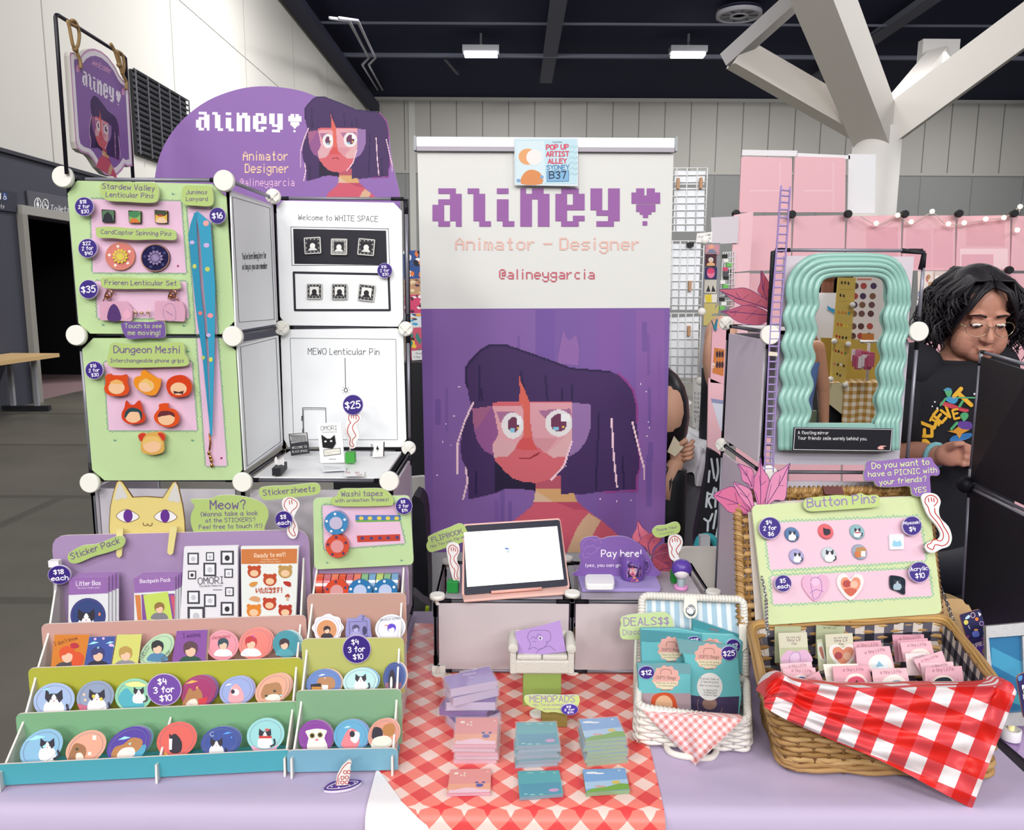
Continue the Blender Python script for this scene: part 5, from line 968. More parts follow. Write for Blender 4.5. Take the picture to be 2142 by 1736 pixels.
pack([(975, 1010), (1395, 1000), (1395, 1540), (978, 1550)], [(1395, 1145), (978, 1170)], 'sticker pack with lime card window', [('t', 'Backpain Pack', 1038, 1068, 1345, 1052, '#e4dce8', 1.2, 1.2), ('p', [(985, 1190), (1040, 1190), (1055, 1450), (1015, 1480)], '#c87a44'), ('p', [(1050, 1185), (1390, 1175), (1390, 1450), (1060, 1450)], '#7a4a90'), ('p', [(1070, 1190), (1320, 1155), (1370, 1450), (1110, 1470)], '#b9cc5c'), *bust(1235, 1330, 110, '#8a6a3c', '#7a7880'), ('p', [(1345, 1190), (1392, 1200), (1390, 1440)], '#c0506c')], 3, 28)
fr = [(1578, 820, 58), (1750, 798, 42), (1925, 810, 68), (1748, 930, 66), (1567, 985, 42), (1940, 968, 44), (1582, 1212, 64), (1750, 1245, 62), (1948, 1155, 44), (1925, 1328, 66), (1610, 1400, 88)]
def sheet(pl, P, lab, art, col, n=2): 
    o = card('sticker_sheet', pl, P, .0012, col, lab, 'sticker sheet', 'sticker sheets', art)
    for i in range(n): card('sticker_sheet', pl.off(-.004 - .003 * i), [(x + 6 + 5 * i, y - 8 - 6 * i) for x, y in P], .0012, col, 'spare sheet %d behind: %s' % (i + 1, lab), 'sticker sheet', 'sticker sheets')
sheet(bk.off(.004), [(1485, 707), (2032, 695), (2030, 1520), (1440, 1540)], 'white sticker sheet with many small black frames', [it for x, y, r in fr for it in (('r', x - r, y - r * 1.05, x + r, y + r * 1.05, '#3c3a44'), ('r', x - r * .72, y - r * .78, x + r * .72, y + r * .78, '#dcdce0'), ('e', x, y + r * .05, r * .38, r * .42, '#2a2a32' if int(x) % 2 else '#b9b9c0'))] + [('t', 'OMORI', 1632, 1080, 1885, 1068, '#3a3a44', 1.1, .7), ('t', 'The White Memories', 1640, 1110, 1878, 1100, '#4a4a55', 1.2, .8), ('r', 1780, 1132, 1875, 1138, '#4a4a55')], '#d8d6dc', 2)
cr(360, 1000, 4.119)
heads = [(708, 808, 58, '#b0421f'), (843, 878, 58, '#b0421f'), (975, 808, 60, '#b08a4c'), (840, 1085, 58, '#b03a1f'), (705, 1145, 62, '#cf7a24'), (975, 1145, 58, '#a8301c')]
sheet(bk.off(.005), [(592, 592), (1090, 588), (1060, 1290), (600, 1300)], 'white sticker sheet with an orange header and small food shapes', [('p', [(595, 612), (1078, 608), (1075, 735), (597, 740)], '#bf7038'), ('t', 'Ready to eat!', 710, 685, 975, 672, '#ecd8c4', 1.2, 1.1), ('t', 'a Dungeon Meshi', 770, 706, 915, 704, '#e0c0a0', .8), ('t', 'yummy sticker sheet', 755, 726, 935, 724, '#e0c0a0', .8)] + [it for x, y, r, c in heads for it in (('e', x, y, r, r * .9, c), ('P', [el(x - r * .7, y - r * .7, r * .3, r * .3), el(x + r * .7, y - r * .7, r * .3, r * .3)], c), ('e', x, y + r * .2, r * .62, r * .48, '#dcb894'))] + [('p', sm([(665, 915), (690, 895), (738, 895), (715, 930), (680, 935)], 3), '#c88a3c'), ('p', sm([(960, 890), (1020, 895), (1020, 935), (975, 920)], 3), '#a8281c'), ('p', sm([(665, 1045), (700, 1015), (755, 1030), (745, 1065)], 3), '#c9946a'), ('p', sm([(970, 1020), (1000, 995), (1015, 1025)], 3), '#a83a24'), ('r', 985, 1020, 1002, 1055, '#c9a48a'), ('P', text('いただきます!', 725, 990, 945, 985, 1.1, 1.3), '#b0401f')], '#d9dbd8', 1)
# signs above the wide stand
cr(80, 1000, 4.868)
bp_ = LS.P(0, .262, 1.1)
front = lean(bp_ + V((0, 0, 0)), 0, LS.yaw)
t = thing('cat_sign', front.m(1110, 560), 'cream cat head cutout with purple eyes and hanging paws on the stand', 'sign')
cp = [(730, 640), (722, 480), (735, 290), (765, 150), (800, 40), (830, 25), (860, 45), (960, 195), (1100, 188), (1270, 200), (1370, 45), (1400, 35), (1425, 80), (1470, 280), (1490, 430), (1498, 640)]
card('head', front.off(-.012), rq(cp, 6), .005, '#d6c47c', parent=t, side='#6a4a3c', art=[('s', cp, 7, '#7a5a34'), ('p', sm([(775, 220), (820, 55), (845, 70), (910, 200), (850, 205)], 2), '#c9c6c2'), ('p', sm([(1320, 220), (1390, 60), (1410, 70), (1450, 240), (1380, 235)], 2), '#c9c6c2'), ('p', sm([(795, 385), (900, 318), (1030, 395), (900, 450)], 4), '#e2dfe2'), ('p', sm([(1180, 395), (1295, 320), (1415, 398), (1295, 452)], 4), '#e2dfe2'), ('s', sm([(795, 385), (900, 318), (1030, 395), (900, 450)], 4) + [(795, 385)], 6, '#7a5a3c'), ('s', sm([(1180, 395), (1295, 320), (1415, 398), (1295, 452)], 4) + [(1180, 395)], 6, '#7a5a3c'), ('e', 915, 383, 47, 66, '#5e2a86'), ('e', 1292, 385, 47, 66, '#5e2a86'), ('s', sm([(1068, 455), (1075, 480), (1105, 480), (1115, 465), (1130, 485), (1155, 480), (1160, 455)], 4, False), 8, '#7a5a3c')])
for P in ([(795, 515), (865, 515), (850, 790), (820, 815), (795, 790)], [(1340, 495), (1415, 495), (1372, 770), (1340, 785), (1312, 760)]): card('paw', front.off(.006), rq(P, 10), .004, '#dccf8e', parent=t)
badge(front.off(.012), [(300, 790), (330, 750), (450, 690), (600, 670), (780, 600), (840, 590), (880, 620), (880, 665), (840, 710), (700, 760), (560, 800), (420, 860), (350, 868), (310, 845)], [('Sticker Pack', 340, 828, 830, 660)], 'tilted green tag on the purple back of the wide stand', back=.01)
t = thing('price_clip', LS.P(-.25, .2, 1.05), 'clear stick with white cap at the side of the wide stand', 'clip')
MB().tube([front.m(x, y, .02) for x, y in [(225, 860), (225, 1200), (235, 1340)]], .004, '#cfcad2,r=.1,a=.45', 8).build('stick', t)
MB().box(front.m(220, 832, .02), .02, .012, .013, '#e9e6ea').build('cap', t)
price(215, 985, 118, front.off(.03), ['$18', 'each'], 'purple $18 each disc hanging at the side of the wide stand', ry=96, back=.008, rot=0)
cr(360, 1000, 4.119)
badge(front.off(-.012), [(162, 185), (320, 180), (400, 152), (520, 148), (680, 175), (800, 235), (830, 320), (800, 410), (760, 500), (500, 520), (230, 500), (165, 400), (165, 310), (195, 240)], [('Meow?', 330, 268, 630, 262), ('(Wanna take a look', 245, 330, 735, 318), ('at the STICKERS?', 288, 382, 715, 372), ('Feel free to touch it!)', 232, 440, 775, 425)], 'green speech bubble beside the cat head cutout', back=.0)
sp = front.off(.004)
hs = hand(sp, [(945, 215), (965, 175), (1020, 165), (1080, 190), (1098, 235), (1070, 290), (1050, 340), (1075, 400), (1085, 460), (1065, 515), (1025, 520), (990, 480), (995, 420), (1015, 370), (1000, 320), (965, 280)], [[(1000, 290), (965, 235), (985, 185), (1020, 172), (1075, 210), (1070, 250), (1035, 280), (1022, 310)], [(1020, 365), (1010, 420), (1008, 455), (1040, 495), (1062, 490), (1045, 440), (1060, 410), (1035, 355)], [(1010, 195), (1012, 225)], [(1030, 188), (1034, 220)]], 'hand sign below the Stickersheets tag at the end of the wide stand', 6)
badge(front.off(-.01), [(760, 85), (850, 70), (1000, 65), (1150, 48), (1240, 45), (1275, 75), (1270, 125), (1220, 145), (1050, 165), (850, 188), (790, 185), (755, 150), (750, 115)], [('Stickersheets', 785, 150, 1235, 112)], 'long green tag between the white shelf and the stands', back=0)
price(962, 358, 76, sp.off(.006), ['$8', 'each'], 'purple $8 each disc on the hand sign', back=.004, rot=0)
# right stand: board and tapes
rb = lean(RS.P(0, .25, 1.06), 4, RS.yaw)
gq = [(1295, 235), (1925, 225), (2005, 560), (1312, 615)]
card('green_board', rb, rq([(1215, 172), (2048, 150), (2082, 745), (1225, 788)], 45), .006, GB, 'small green board on the narrow stand showing tape rolls and strips', 'display board', 'green display boards', [('p', gq, PINK), ('g', gq, GRS, 5, 20), tuft(1335, 735, .8), tuft(1975, 715, .8), ('r', 1580, 318, 1968, 372, '#4a72b0'), ('p', [(1580, 362), (1968, 362), (1968, 372), (1590, 380)], '#6aa040'), *[('e', x, 345, 20, 16, '#d8c050') for x in (1630, 1705, 1785, 1860, 1935)], ('p', [(1592, 495), (1965, 482), (1966, 540), (1598, 552)], '#b83c2c'), *[('e', x, y, 16, 14, '#4a3a6c') for x, y in ((1640, 518), (1718, 518), (1792, 516), (1862, 514), (1940, 510))]], side='#dfe6d0')
badge(rb.off(.012), [(1450, 95), (1600, 90), (1780, 88), (1850, 110), (1900, 170), (1900, 230), (1820, 240), (1600, 245), (1420, 240), (1370, 210), (1375, 175), (1420, 150)], [('Washi tapes', 1460, 158, 1815, 152), ('with animation frames!', 1408, 208, 1865, 198)], 'green tag on top of the narrow stand board', back=.01)
price(1997, 240, 73, rb.off(.014), ['$8', '2 for', '$14'], 'purple price disc $8, 2 for $14 on the narrow stand board', back=.012)
def roll(c, ax, r, wd_, c1, c2, lab, face=True, clouds='#dfe4ea'):
    ax = V(ax).normalized(); t = thing('tape_roll', V(c) - V((0, 0, r)), lab, 'tape roll', 'washi tape rolls')
    MB().lathe(V(c) - ax * wd_ / 2, [(r * .55, 0), (r, 0), (r, wd_), (r * .55, wd_)], c1 + ',r=.2,c=.6', ax, 26, False).build('tape', t)
    mb = MB(); mb.lathe(V(c) - ax * wd_ * .35, [(.0005, 0), (r * .55, 0), (r * .55, wd_ * .92), (.0005, wd_ * .92)], c2, ax, 20, False)
    if face:
        q = Pl(V(c) + ax * (wd_ / 2 + .0012), ax)
        for k in range(5):
            a = k * 1.2566 + .4; mb.face([q.w(r * .8 * math.cos(a) + r * .12 * math.cos(b), r * .8 * math.sin(a) + r * .12 * math.sin(b)) for b in [j * 1.047 for j in range(6)]], clouds)
    mb.build('core', t); return t
for x, y, c1, c2, lab, cl in ((1425, 372, '#3a80b4', '#b7aec8', 'blue tape roll fixed on the small green board', '#dfe4ea'), (1435, 570, '#c8482e', '#d08a8c', 'red tape roll fixed on the small green board', '#3c2f5c')):
    roll(rb.m(x, y, .009), rb.n, .0235, .015, c1, c2, lab, True, cl)
for i in range(11):
    x = 1285 + i * 64; c = RS.pl(3, .04, 0).m(x, 925); c.z = RS.fl(3) + .024
    mb = MB(); red = i < 6; a = RS.u
    t = roll(c, a, .0225, .0132, ('#c8503c', '#b8606c', '#d0705c')[i % 3] if red else ('#7aa47c', '#6c94b8', '#a9b86c')[i % 3], '#c9a8a8', '%s tape roll standing on edge, number %d along the pink tier' % ('red' if red else 'green and blue', i + 1), False)
for x, c1, cl, lab in ((1420, '#c8482e', '#3c2f5c', 'red tape roll leaning in front of the row of tapes'), (1622, '#2f6fa4', '#dfe4ea', 'blue tape roll leaning in the middle before the row of tapes'), (1838, '#2f6fa4', '#dfe4ea', 'blue tape roll leaning before the green tapes')):
    q = RS.pl(3, .006, 12); c = q.m(x, 992); c.z = RS.fl(3) + .022
    roll(c - q.n * .002, q.n, .0235, .009, c1, '#c48a8c' if x < 1500 else '#a9b4d0', lab, True, cl)
cr(420, 1240, 3.9457)
disk(RS, 2, 0, 0, 1, 1, 0, '#e4dde2', 'white scalloped sticker with black-haired figure in a suit', [('e', 1040, 305, 82, 82, '#c98a5c'), *bust(1042, 310, 62, '#2a2028', '#2a2430'), ('s', el(1040, 295, 96, 92) + [el(1040, 295, 96, 92)[0]], 4, '#b9a0c0')], P=[(1040 + (118 + 7 * math.cos(8 * a)) * math.cos(a), 290 + (108 + 7 * math.cos(8 * a)) * math.sin(a)) for a in [k * math.pi / 24 for k in range(48)]], n=1, group=GP, stack=('#e8e4e8',))
disk(RS, 2, 0, 0, 1, 1, 0, '#8682b8', 'lavender square sticker with sleepy figure', [('s', [(1225, 240), (1370, 232), (1375, 360), (1230, 362), (1225, 240)], 5, '#5a5690'), *bust(1280, 300, 62, '#4a4468', '#9a96c8', '#a8a2d0'), ('e', 1352, 310, 18, 36, '#35305a'), ('t', 'Z', 1330, 220, 1350, 220, '#35305a')], P=sm([(1205, 225), (1215, 210), (1290, 205), (1310, 180), (1350, 185), (1365, 205), (1395, 215), (1402, 300), (1398, 420), (1205, 420)], 2), group=GP)
disk(RS, 2, 1565, 290, 128, 112, -20, '#dcdde4', 'white round sticker with purple-haired figure', [*bust(1575, 300, 75, '#5a3ac0', '#d8d8e4', '#e8e4e8'), spk(1530, 270, 20, '#e0604a'), ('t', 'EMPLOYEE OF THE MONTH', 1480, 235, 1650, 215, '#5a5a6a', 1.8)], group=GP)
disk(RS, 1, 1015, 748, 146, 120, -14, '#6a86c0', 'blue violet sticker with cat holding a rainbow flag', [('p', sm([(960, 740), (980, 700), (1080, 695), (1110, 740), (1090, 790), (980, 790)], 3), '#b0805a'), ('p', [(905, 755), (990, 745), (1000, 800), (910, 800)], '#2a2228'), ('P', [[(915 + k * 16, 775), (931 + k * 16, 775), (935 + k * 16, 830), (918 + k * 16, 830)] for k in range(5)], '#c88a3c'), ('p', rc(1000, 760, 1050, 830), '#e6e2e0'), spk(1000, 680, 30, '#ffffff')], 1, stack=('#e0b8a8',))
disk(RS, 1, 1318, 730, 146, 112, -10, '#b9dcdc', 'pale aqua sticker with a long white cat', [*cat(1320, 730, 62), spk(1370, 660, 40)], 1, stack=('#8fb4d8',))
disk(RS, 1, 1592, 695, 86, 122, 8, '#4a5a94', 'narrow dark blue sticker with a standing cat turned sideways', [('p', [(1520, 740), (1660, 740), (1650, 790), (1525, 795)], '#8a5a74'), ('p', sm([(1555, 780), (1550, 690), (1580, 630), (1605, 690), (1600, 780)], 3), DK), ('p', sm([(1562, 780), (1565, 700), (1580, 700), (1580, 780)], 3), '#e2dede')], 2, stack=('#6a86b8', '#e8c8c0'))
disk(RS, 0, 945, 1190, 140, 142, 0, '#8a4a9c', 'purple sticker with a big-eyed white animal', [('p', sm([(880, 1310), (890, 1200), (862, 1145), (900, 1130), (960, 1120), (1030, 1130), (1040, 1150), (1020, 1200), (1050, 1310)], 2), '#e2dfd8'), ('e', 920, 1178, 22, 22, '#8a7a2c'), ('e', 985, 1172, 22, 22, '#8a7a2c'), ('e', 920, 1178, 14, 14, '#1d1a18'), ('e', 985, 1172, 14, 14, '#1d1a18'), ('e', 958, 1212, 14, 9, '#d07a8c')], 1, stack=('#a06aa8',))
disk(RS, 0, 1240, 1178, 145, 134, -14, '#6aa8cc', 'blue sticker with a cat in a pink cape', [('p', sm([(1160, 1270), (1190, 1170), (1230, 1120), (1290, 1140), (1310, 1220), (1280, 1280)], 3), '#dc7f88'), ('p', sm([(1235, 1210), (1260, 1150), (1305, 1150), (1310, 1190), (1280, 1240)], 3), '#e8e4e2'), ('e', 1250, 1165, 22, 26, DK), spk(1210, 1110, 30, '#c8f0f4')], 1, stack=('#8a98d0',))
disk(RS, 0, 1505, 1165, 140, 116, -50, '#d89a88', 'salmon sticker with two cuddling cats, last on the blue tier', [('p', sm([(1410, 1190), (1430, 1110), (1490, 1120), (1500, 1180), (1440, 1210)], 3), DK), ('p', sm([(1500, 1140), (1520, 1090), (1590, 1080), (1600, 1160), (1540, 1190)], 3), '#b07844'), ('p', sm([(1410, 1280), (1430, 1200), (1540, 1180), (1580, 1240), (1500, 1290)], 3), '#dcdcd0')], 1, stack=('#e0b0a0',))
price(1287, 465, 118, RS.pl(2, -.006, 6), ['$4', '3 for', '$10'], 'dark purple $4, 3 for $10 disc on the yellow tier of the narrow stand', back=.003)
# small cake standee in front
t = thing('cake_standee', on(1170, 1600, TZ), 'small white and red cake slice standee on a purple oval base', 'standee')
mb = MB(); f = [on(x, y, TZ + .006) for x, y in sm([(1018, 1610), (1080, 1560), (1200, 1540), (1315, 1545), (1320, 1565), (1240, 1610), (1120, 1632), (1030, 1630)], 3)]
f = orient(f, None); mb.prism(f, [p - V((0, 0, .0045)) for p in f], '#5c3a8c', '#d9d4e0')
draw(mb, lambda x, y, d: on(x, y, TZ + .006 + d), [('s', sm([(1040, 1612), (1100, 1575), (1200, 1555), (1300, 1558), (1230, 1595), (1120, 1615)], 3) + [(1040, 1612)], 6, '#e2dcea'), *[('e', x, y, 8, 5, '#e2dcea') for x, y in ((1080, 1598), (1140, 1606), (1225, 1585), (1270, 1568))]]); mb.build('oval_base', t)
ck = lean(on(1170, 1598, TZ + .006), 0)
card('cake_cutout', ck, rq([(1112, 1592), (1125, 1500), (1165, 1430), (1205, 1395), (1225, 1380), (1245, 1400), (1232, 1440), (1235, 1470), (1215, 1585)], 8), .004, '#e8e2de', parent=t, art=[('s', [(1118, 1588), (1135, 1510), (1175, 1440), (1215, 1400), (1238, 1405)], 6, '#b03028'), *[('s', el(x, y, 14, 13) + [el(x, y, 14, 13)[0]], 6, '#b03028') for x, y in ((1192, 1480), (1222, 1478), (1170, 1525), (1206, 1522), (1168, 1564), (1205, 1562))], ('s', [(1138, 1580), (1142, 1530)], 5, '#b03028')])
# ================================================================ banner
cr()
BY = 2.73; BN = wall(BY)
t = thing('banner', (BN.m(1142, 1000).x, BY, 0), 'tall roll up banner with purple girl portrait behind the table', 'banner')
bl = lambda y: 873 + (y - 316) * .0226; brr = lambda y: 1409 - (y - 316) * .0232
cr(860, 640, 3.4724)
bmap = lambda x, y: (860 + x / 3.4724, 640 + y / 3.4724)
cr()
st = []
for x0, x1, c in ((905, 930, '#7f5a9e'), (930, 1120, '#7d5a9c'), (1120, 1160, '#6c4f96'), (1160, 1215, '#735498'), (1250, 1300, '#7a5399'), (1330, 1390, '#80589c')): st.append(('p', rc(x0, 648, x1, 1153), c))
random.seed(5)
for i in range(26):
    x = random.uniform(900, 1380); y = random.uniform(660, 1080); st.append(('r', x, y, x + random.uniform(2, 12), y + random.uniform(30, 120), random.choice(['#745297', '#6d4f93', '#7d599b'])))
st.append(('p', [(1165, 760), (1172, 720), (1178, 690), (1184, 705), (1192, 712), (1205, 700), (1212, 730), (1210, 765)], '#87609e'))
white = [('P', [rc(x, y, x + w, y + h) for x, y, w, h in ((958, 808, 5, 2), (947, 869, 5, 2), (932, 885, 2, 3), (925, 922, 2, 4), (942, 930, 2, 2), (913, 992, 3, 3), (1003, 961, 2, 2), (1022, 990, 3, 3), (1025, 997, 3, 4), (1339, 801, 2, 4), (1350, 818, 3, 2), (1355, 881, 2, 3), (1357, 893, 2, 3), (1351, 911, 4, 2), (1234, 961, 5, 2), (1234, 977, 5, 2), (1227, 983, 2, 4), (1276, 972, 2, 4), (1289, 1046, 2, 4), (1254, 1042, 3, 3), (1318, 1045, 3, 2))], '#e6dcec')]
cr(860, 260, 3.693)
blogo = lambda a, r: (860 + (165 + a * 45.2) / 3.693, 260 + (495 + r * 42.2) / 3.693)
cr()
tx1 = pixtext('Animator - Designer', 952, 497, 1340, 523); tx2 = pixtext('@alineygarcia', 1044, 563, 1244, 584)
dt = [('P', [rc(1289, 700, 1291, 718), rc(1327, 700, 1329, 716)], '#735498')]
out = [(bl(316), 318), (brr(316) - 18, 318), (brr(316), 322), (brr(700), 700), (brr(1155), 1155), (brr(1320), 1420), (bl(1320), 1420), (bl(1155), 1155), (bl(700), 700)]
card('printed_sheet', BN, out, .002, '#d9d9d6,r=.45', parent=t, art=[('p', [(bl(646), 646), (brr(646), 644), (brr(1155), 1154), (bl(1155), 1156)], '#76559a'), ('p', [(bl(1155), 1155), (brr(1155), 1154), (brr(1320), 1420), (bl(1320), 1420)], '#aaa8ae'), *st, *white, ('P', logo(blogo), '#935c9e'), ('P', tx1, '#dfb5ab'), ('P', tx2, '#c05c6c'), ('c', portrait(bmap, 8, True))])
a, b = BN.m(869, 298), BN.m(1413, 300)
mb = MB(); mb.box((a + b) / 2 + V((0, .004, .0)), (b - a).length, .03, .032, '#bfc3c5,m=.5,r=.35'); mb.box((a + b) / 2 + V((0, -.002, -.022)), (b - a).length - .01, .022, .014, '#a59fa8,m=.3')
for p in (a, b): mb.box(p + V((0, .002, -.004)), .008, .036, .046, '#9da0a4,m=.3')
mb.build('top_rail', t)
p0, p1 = BN.m(bl(1320), 1420), BN.m(brr(1320), 1420); MB().box(((p0.x + p1.x) / 2, BY + .02, .05), .88, .12, .1, '#a8aab0,m=.6,r=.35').build('base_cassette', t, .01)
MB().box(((p0.x + p1.x) / 2, BY + .012, (p0.z + .1) / 2), (p1 - p0).length, .002, max(p0.z - .06, .02), '#aaa8ae').build('lower_sheet', t)
MB().tube([((a.x + b.x) / 2, BY + .035, .1), ((a.x + b.x) / 2, BY + .035, a.z)], .008, '#8d8f94').build('pole', t)
cr(860, 260, 3.693)
waves = [('s', sm([(1225 - 6 * (i % 2), 180 + 42 * i), (1245, 168 + 42 * i), (1265, 180 + 42 * i), (1283, 170 + 42 * i)], 4, False), 12, '#a9ccd6') for i in range(6)]
card('event_card', BN.off(.019), [(797, 102), (1290, 100), (1288, 478), (800, 470)], .003, '#d5dde4,r=.3', 'event number card B37 taped at the top of the banner', 'sign', None,
  [('p', [(805, 120), (1280, 115), (1280, 460), (808, 462)], '#bcd8e2'), ('p', [(812, 130), (1030, 128), (1035, 455), (812, 458)], '#cfe0e6'), *waves, ('e', 900, 250, 70, 62, '#dfa06a'), ('e', 950, 255, 60, 60, '#e6e2e0'), ('p', sm([(850, 460), (870, 380), (930, 350), (1000, 380), (1010, 460)], 3), '#d48a54'), ('P', [el(830, 435, 16, 14), el(1010, 408, 14, 14)], '#7fa0c4'), ('t', 'Hashimo', 1095, 145, 1165, 142, '#5a6a7a'),
   ('t', 'POP UP', 1045, 195, 1215, 192, '#cc5068', 1., 1.9), ('t', 'ARTIST', 1045, 248, 1218, 246, '#cc5068', 1.05, 1.9), ('t', 'ALLEY', 1060, 302, 1200, 300, '#cc5068', 1., 1.9), ('t', 'SYDNEY', 1048, 350, 1220, 348, '#5c8cb8', 1., 1.7), ('p', [(1048, 362), (1218, 358), (1216, 440), (1050, 442)], '#7fb0d4'), ('s', [(1048, 362), (1218, 358), (1216, 440), (1050, 442), (1048, 362)], 4, '#3f72a8'), ('t', 'B37', 1068, 420, 1195, 418, '#1f2b4a', .95, 1.1)])
# ================================================================ centre cubes
cr()
X0, X1, X2 = -.168, .136, .452; CY0, CY1, CZ = 1.67, 1.92, .922
t = MT = thing('cube_box', ((X0 + X2) / 2, 1.8, TZ), 'pair of low frosted panel cubes in the middle carrying the tablet', 'display box')
FR2 = '#e0d6da,r=.45,t=.3,i=1.1'
for x0, x1 in ((X0, X1), (X1, X2)):
    panel(MT, P3(x0, CY0, TZ + .008), P3(x1, CY0, TZ + .008), P3(x1, CY0, CZ), P3(x0, CY0, CZ), FR2, .004, .004)
    panel(MT, P3(x0, CY0, CZ), P3(x1, CY0, CZ), P3(x1, CY1, CZ), P3(x0, CY1, CZ), '#b4adb8,r=.25,s=.6,a=.75', .004)
    panel(MT, P3(x1, CY1, TZ + .008), P3(x0, CY1, TZ + .008), P3(x0, CY1, CZ), P3(x1, CY1, CZ), '#d2ccd4,r=.4,a=.4', .004)
for x in (X0, X1, X2): panel(MT, P3(x, CY0, TZ + .008), P3(x, CY1, TZ + .008), P3(x, CY1, CZ), P3(x, CY0, CZ), '#d2ccd4,r=.4,a=.5', .004)
for x, y in ((915, 1251), (1197, 1246), (1492, 1243)): knob(MT, on(x, y, CZ + .006) - V((0, 0, .014)), .0175, (0, 0, 1))
for x, y in ((938, 1178), (1185, 1172)): knob(MT, on(x, y, CZ + .004) - V((0, 0, .014)), .0165, (0, 0, 1))
for x, y in ((918, 1408), (1196, 1405)):
    p = on(x, y, TZ + .003); mb = MB(); mb.lathe(p - V((0, 0, .0025)), [(.0165, 0), (.017, .005), (.013, .007)], KNOB, seg=24); mb.box(p + V((0, 0, .011)), .03, .005, .014, KNOB); mb.box(p + V((0, 0, .011)), .005, .03, .014, KNOB); mb.build('connector_foot', MT)
# stock kept inside, seen blurred
for i, (x, y, z, sx, sz, c) in enumerate([(-.08, 1.74, .765, .1, .06, '#c83c3c'), (.0, 1.76, .765, .06, .05, '#c8b83c'), (.06, 1.73, .765, .1, .04, '#d04a44'), (-.02, 1.8, .765, .2, .09, '#a8707c'), (.225, 1.75, .765, .16, .055, '#c89a58'), (.35, 1.85, .765, .1, .09, '#8d84a8')]):
    tag(MB().box((x, y, .758 + sz / 2), sx, .06, sz, c).build('stock_box', None, .004), ['red stock box', 'small yellow stock box', 'flat red stock box', 'dusty pink stock box', 'tan stock box', 'mauve stock box'][i] + ' blurred inside the frosted cubes', 'box', 'stock inside the cubes')
# ---- tablet
cr(860, 1060, 5.637)
bl_, br_, tl_ = at(620, 1035, 1.676), at(1855, 935, 1.73), at(645, 215, 1.745)
TP = tri(bl_, br_, tl_)
t = thing('tablet', on(1240, 1080, CZ + .004), 'black tablet with a bright white screen in a pink case', 'tablet')
card('case', TP.off(-.004), rq([(618, 205), (1740, 135), (1760, 150), (1870, 940), (1860, 965), (620, 1050), (600, 1030)], 20), .006, '#e0b3ab', parent=t)
card('body', TP.off(.0005), rq([(632, 222), (1748, 152), (1850, 932), (628, 1040)], 28), .005, '#10122a,r=.35,s=.2', parent=t)
card('screen', TP.off(.001), [(622, 300), (1722, 228), (1800, 855), (660, 945)], .0004, '#fdfdff,e=1.0', parent=t, art=[('P', [sm([(1100, 490), (1130, 480), (1160, 500), (1125, 505)], 2), sm([(1138, 530), (1150, 515), (1152, 545)], 2)], '#5a84c4'), ('r', 1070, 420, 1076, 560, '#dff0f0')])
mb = MB(); f = [on(x, y, CZ + .010) for x, y in [(600, 1030), (1850, 935), (1895, 1005), (620, 1100)]]; f = orient(f, None); mb.prism(f, [p - V((0, 0, .006)) for p in f], '#e6b8ae'); mb.build('case_flap', t, .002)
MB().tube([on(x, y, CZ + .015) for x, y in [(945, 1008), (1240, 985), (1538, 962)]], .0035, '#e3a99e', 8).build('stylus', t)
hp = lean(on(520, 1000, CZ + .003), 6, 4)
t = hand(hp, [(415, 480), (440, 430), (500, 418), (560, 445), (572, 520), (545, 590), (548, 660), (575, 720), (572, 880), (540, 898), (500, 870), (460, 740), (440, 640), (425, 560)], [[(470, 590), (440, 530), (448, 475), (485, 450), (520, 465), (550, 500), (545, 545), (515, 580), (505, 630), (540, 680), (555, 720), (540, 790), (545, 830), (562, 840)], [(470, 590), (462, 640), (480, 700), (515, 745), (508, 810), (520, 850), (555, 850)], [(472, 480), (475, 520)], [(495, 475), (500, 520)], [(518, 490), (525, 525)]], 'hand sign in a green cube beside the tablet', 8, [(525, 880), (520, 930)])
MB().box(on(490, 1020, CZ + .003) + V((0, .012, .013)), .0255, .022, .026, '#1f8a3c,b=9', rz=-4).build('cube_base', t, .001)
badge(hp.off(-.004), [(205, 350), (330, 290), (460, 240), (560, 198), (620, 215), (650, 270), (680, 330), (660, 390), (560, 435), (420, 480), (300, 520), (225, 535), (190, 500), (180, 450), (200, 400)], [('FLIPBOOK', 250, 418, 610, 310), ('Hey You can flip me!', 232, 485, 650, 360)], 'tilted green sign over the hand beside the tablet', back=0)
# ---- pay stand
cr(1180, 1060, 5.637)
t = thing('pay_stand', on(660, 990, CZ + .004), 'purple pay here stand with rounded back on the middle cubes', 'sign stand')
f = orient([on(x, y, CZ + .012) for x, y in rq([(160, 815), (1085, 815), (1145, 962), (205, 962)], 22)], None); MB().prism(f, [p - V((0, 0, .008)) for p in f], '#a08fc8').build('base', t)
pp = lean(on(620, 818, CZ + .012), 4)
card('back_sign', pp, sm([(155, 820), (165, 740), (195, 640), (175, 580), (195, 520), (188, 430), (230, 375), (300, 352), (380, 350), (440, 378), (520, 355), (640, 345), (760, 365), (900, 450), (1000, 580), (1060, 700), (1088, 820)], 3) + [(620, 822)], .004, '#7a58a0', parent=t, art=[('t', 'Pay here!', 440, 588, 905, 586, '#e6e0ea', 1.05, 1.2), ('t', '(yes, you can grab one)', 248, 706, 850, 704, '#e6e0ea', .95, 1.1)] + [('s', sm(q, 3, False), 4, '#a888c0') for q in ([(215, 500), (225, 420), (290, 375), (370, 400)], [(235, 510), (270, 460), (300, 470), (340, 450), (380, 490), (430, 470)], [(270, 540), (310, 560), (365, 530), (400, 490)], [(215, 540), (240, 600), (290, 590)], [(370, 400), (410, 380), (440, 430)])], side='#d8cfe0')
t = thing('card_reader', on(420, 930, CZ + .014), 'white square card reader on the pay stand', 'card reader')
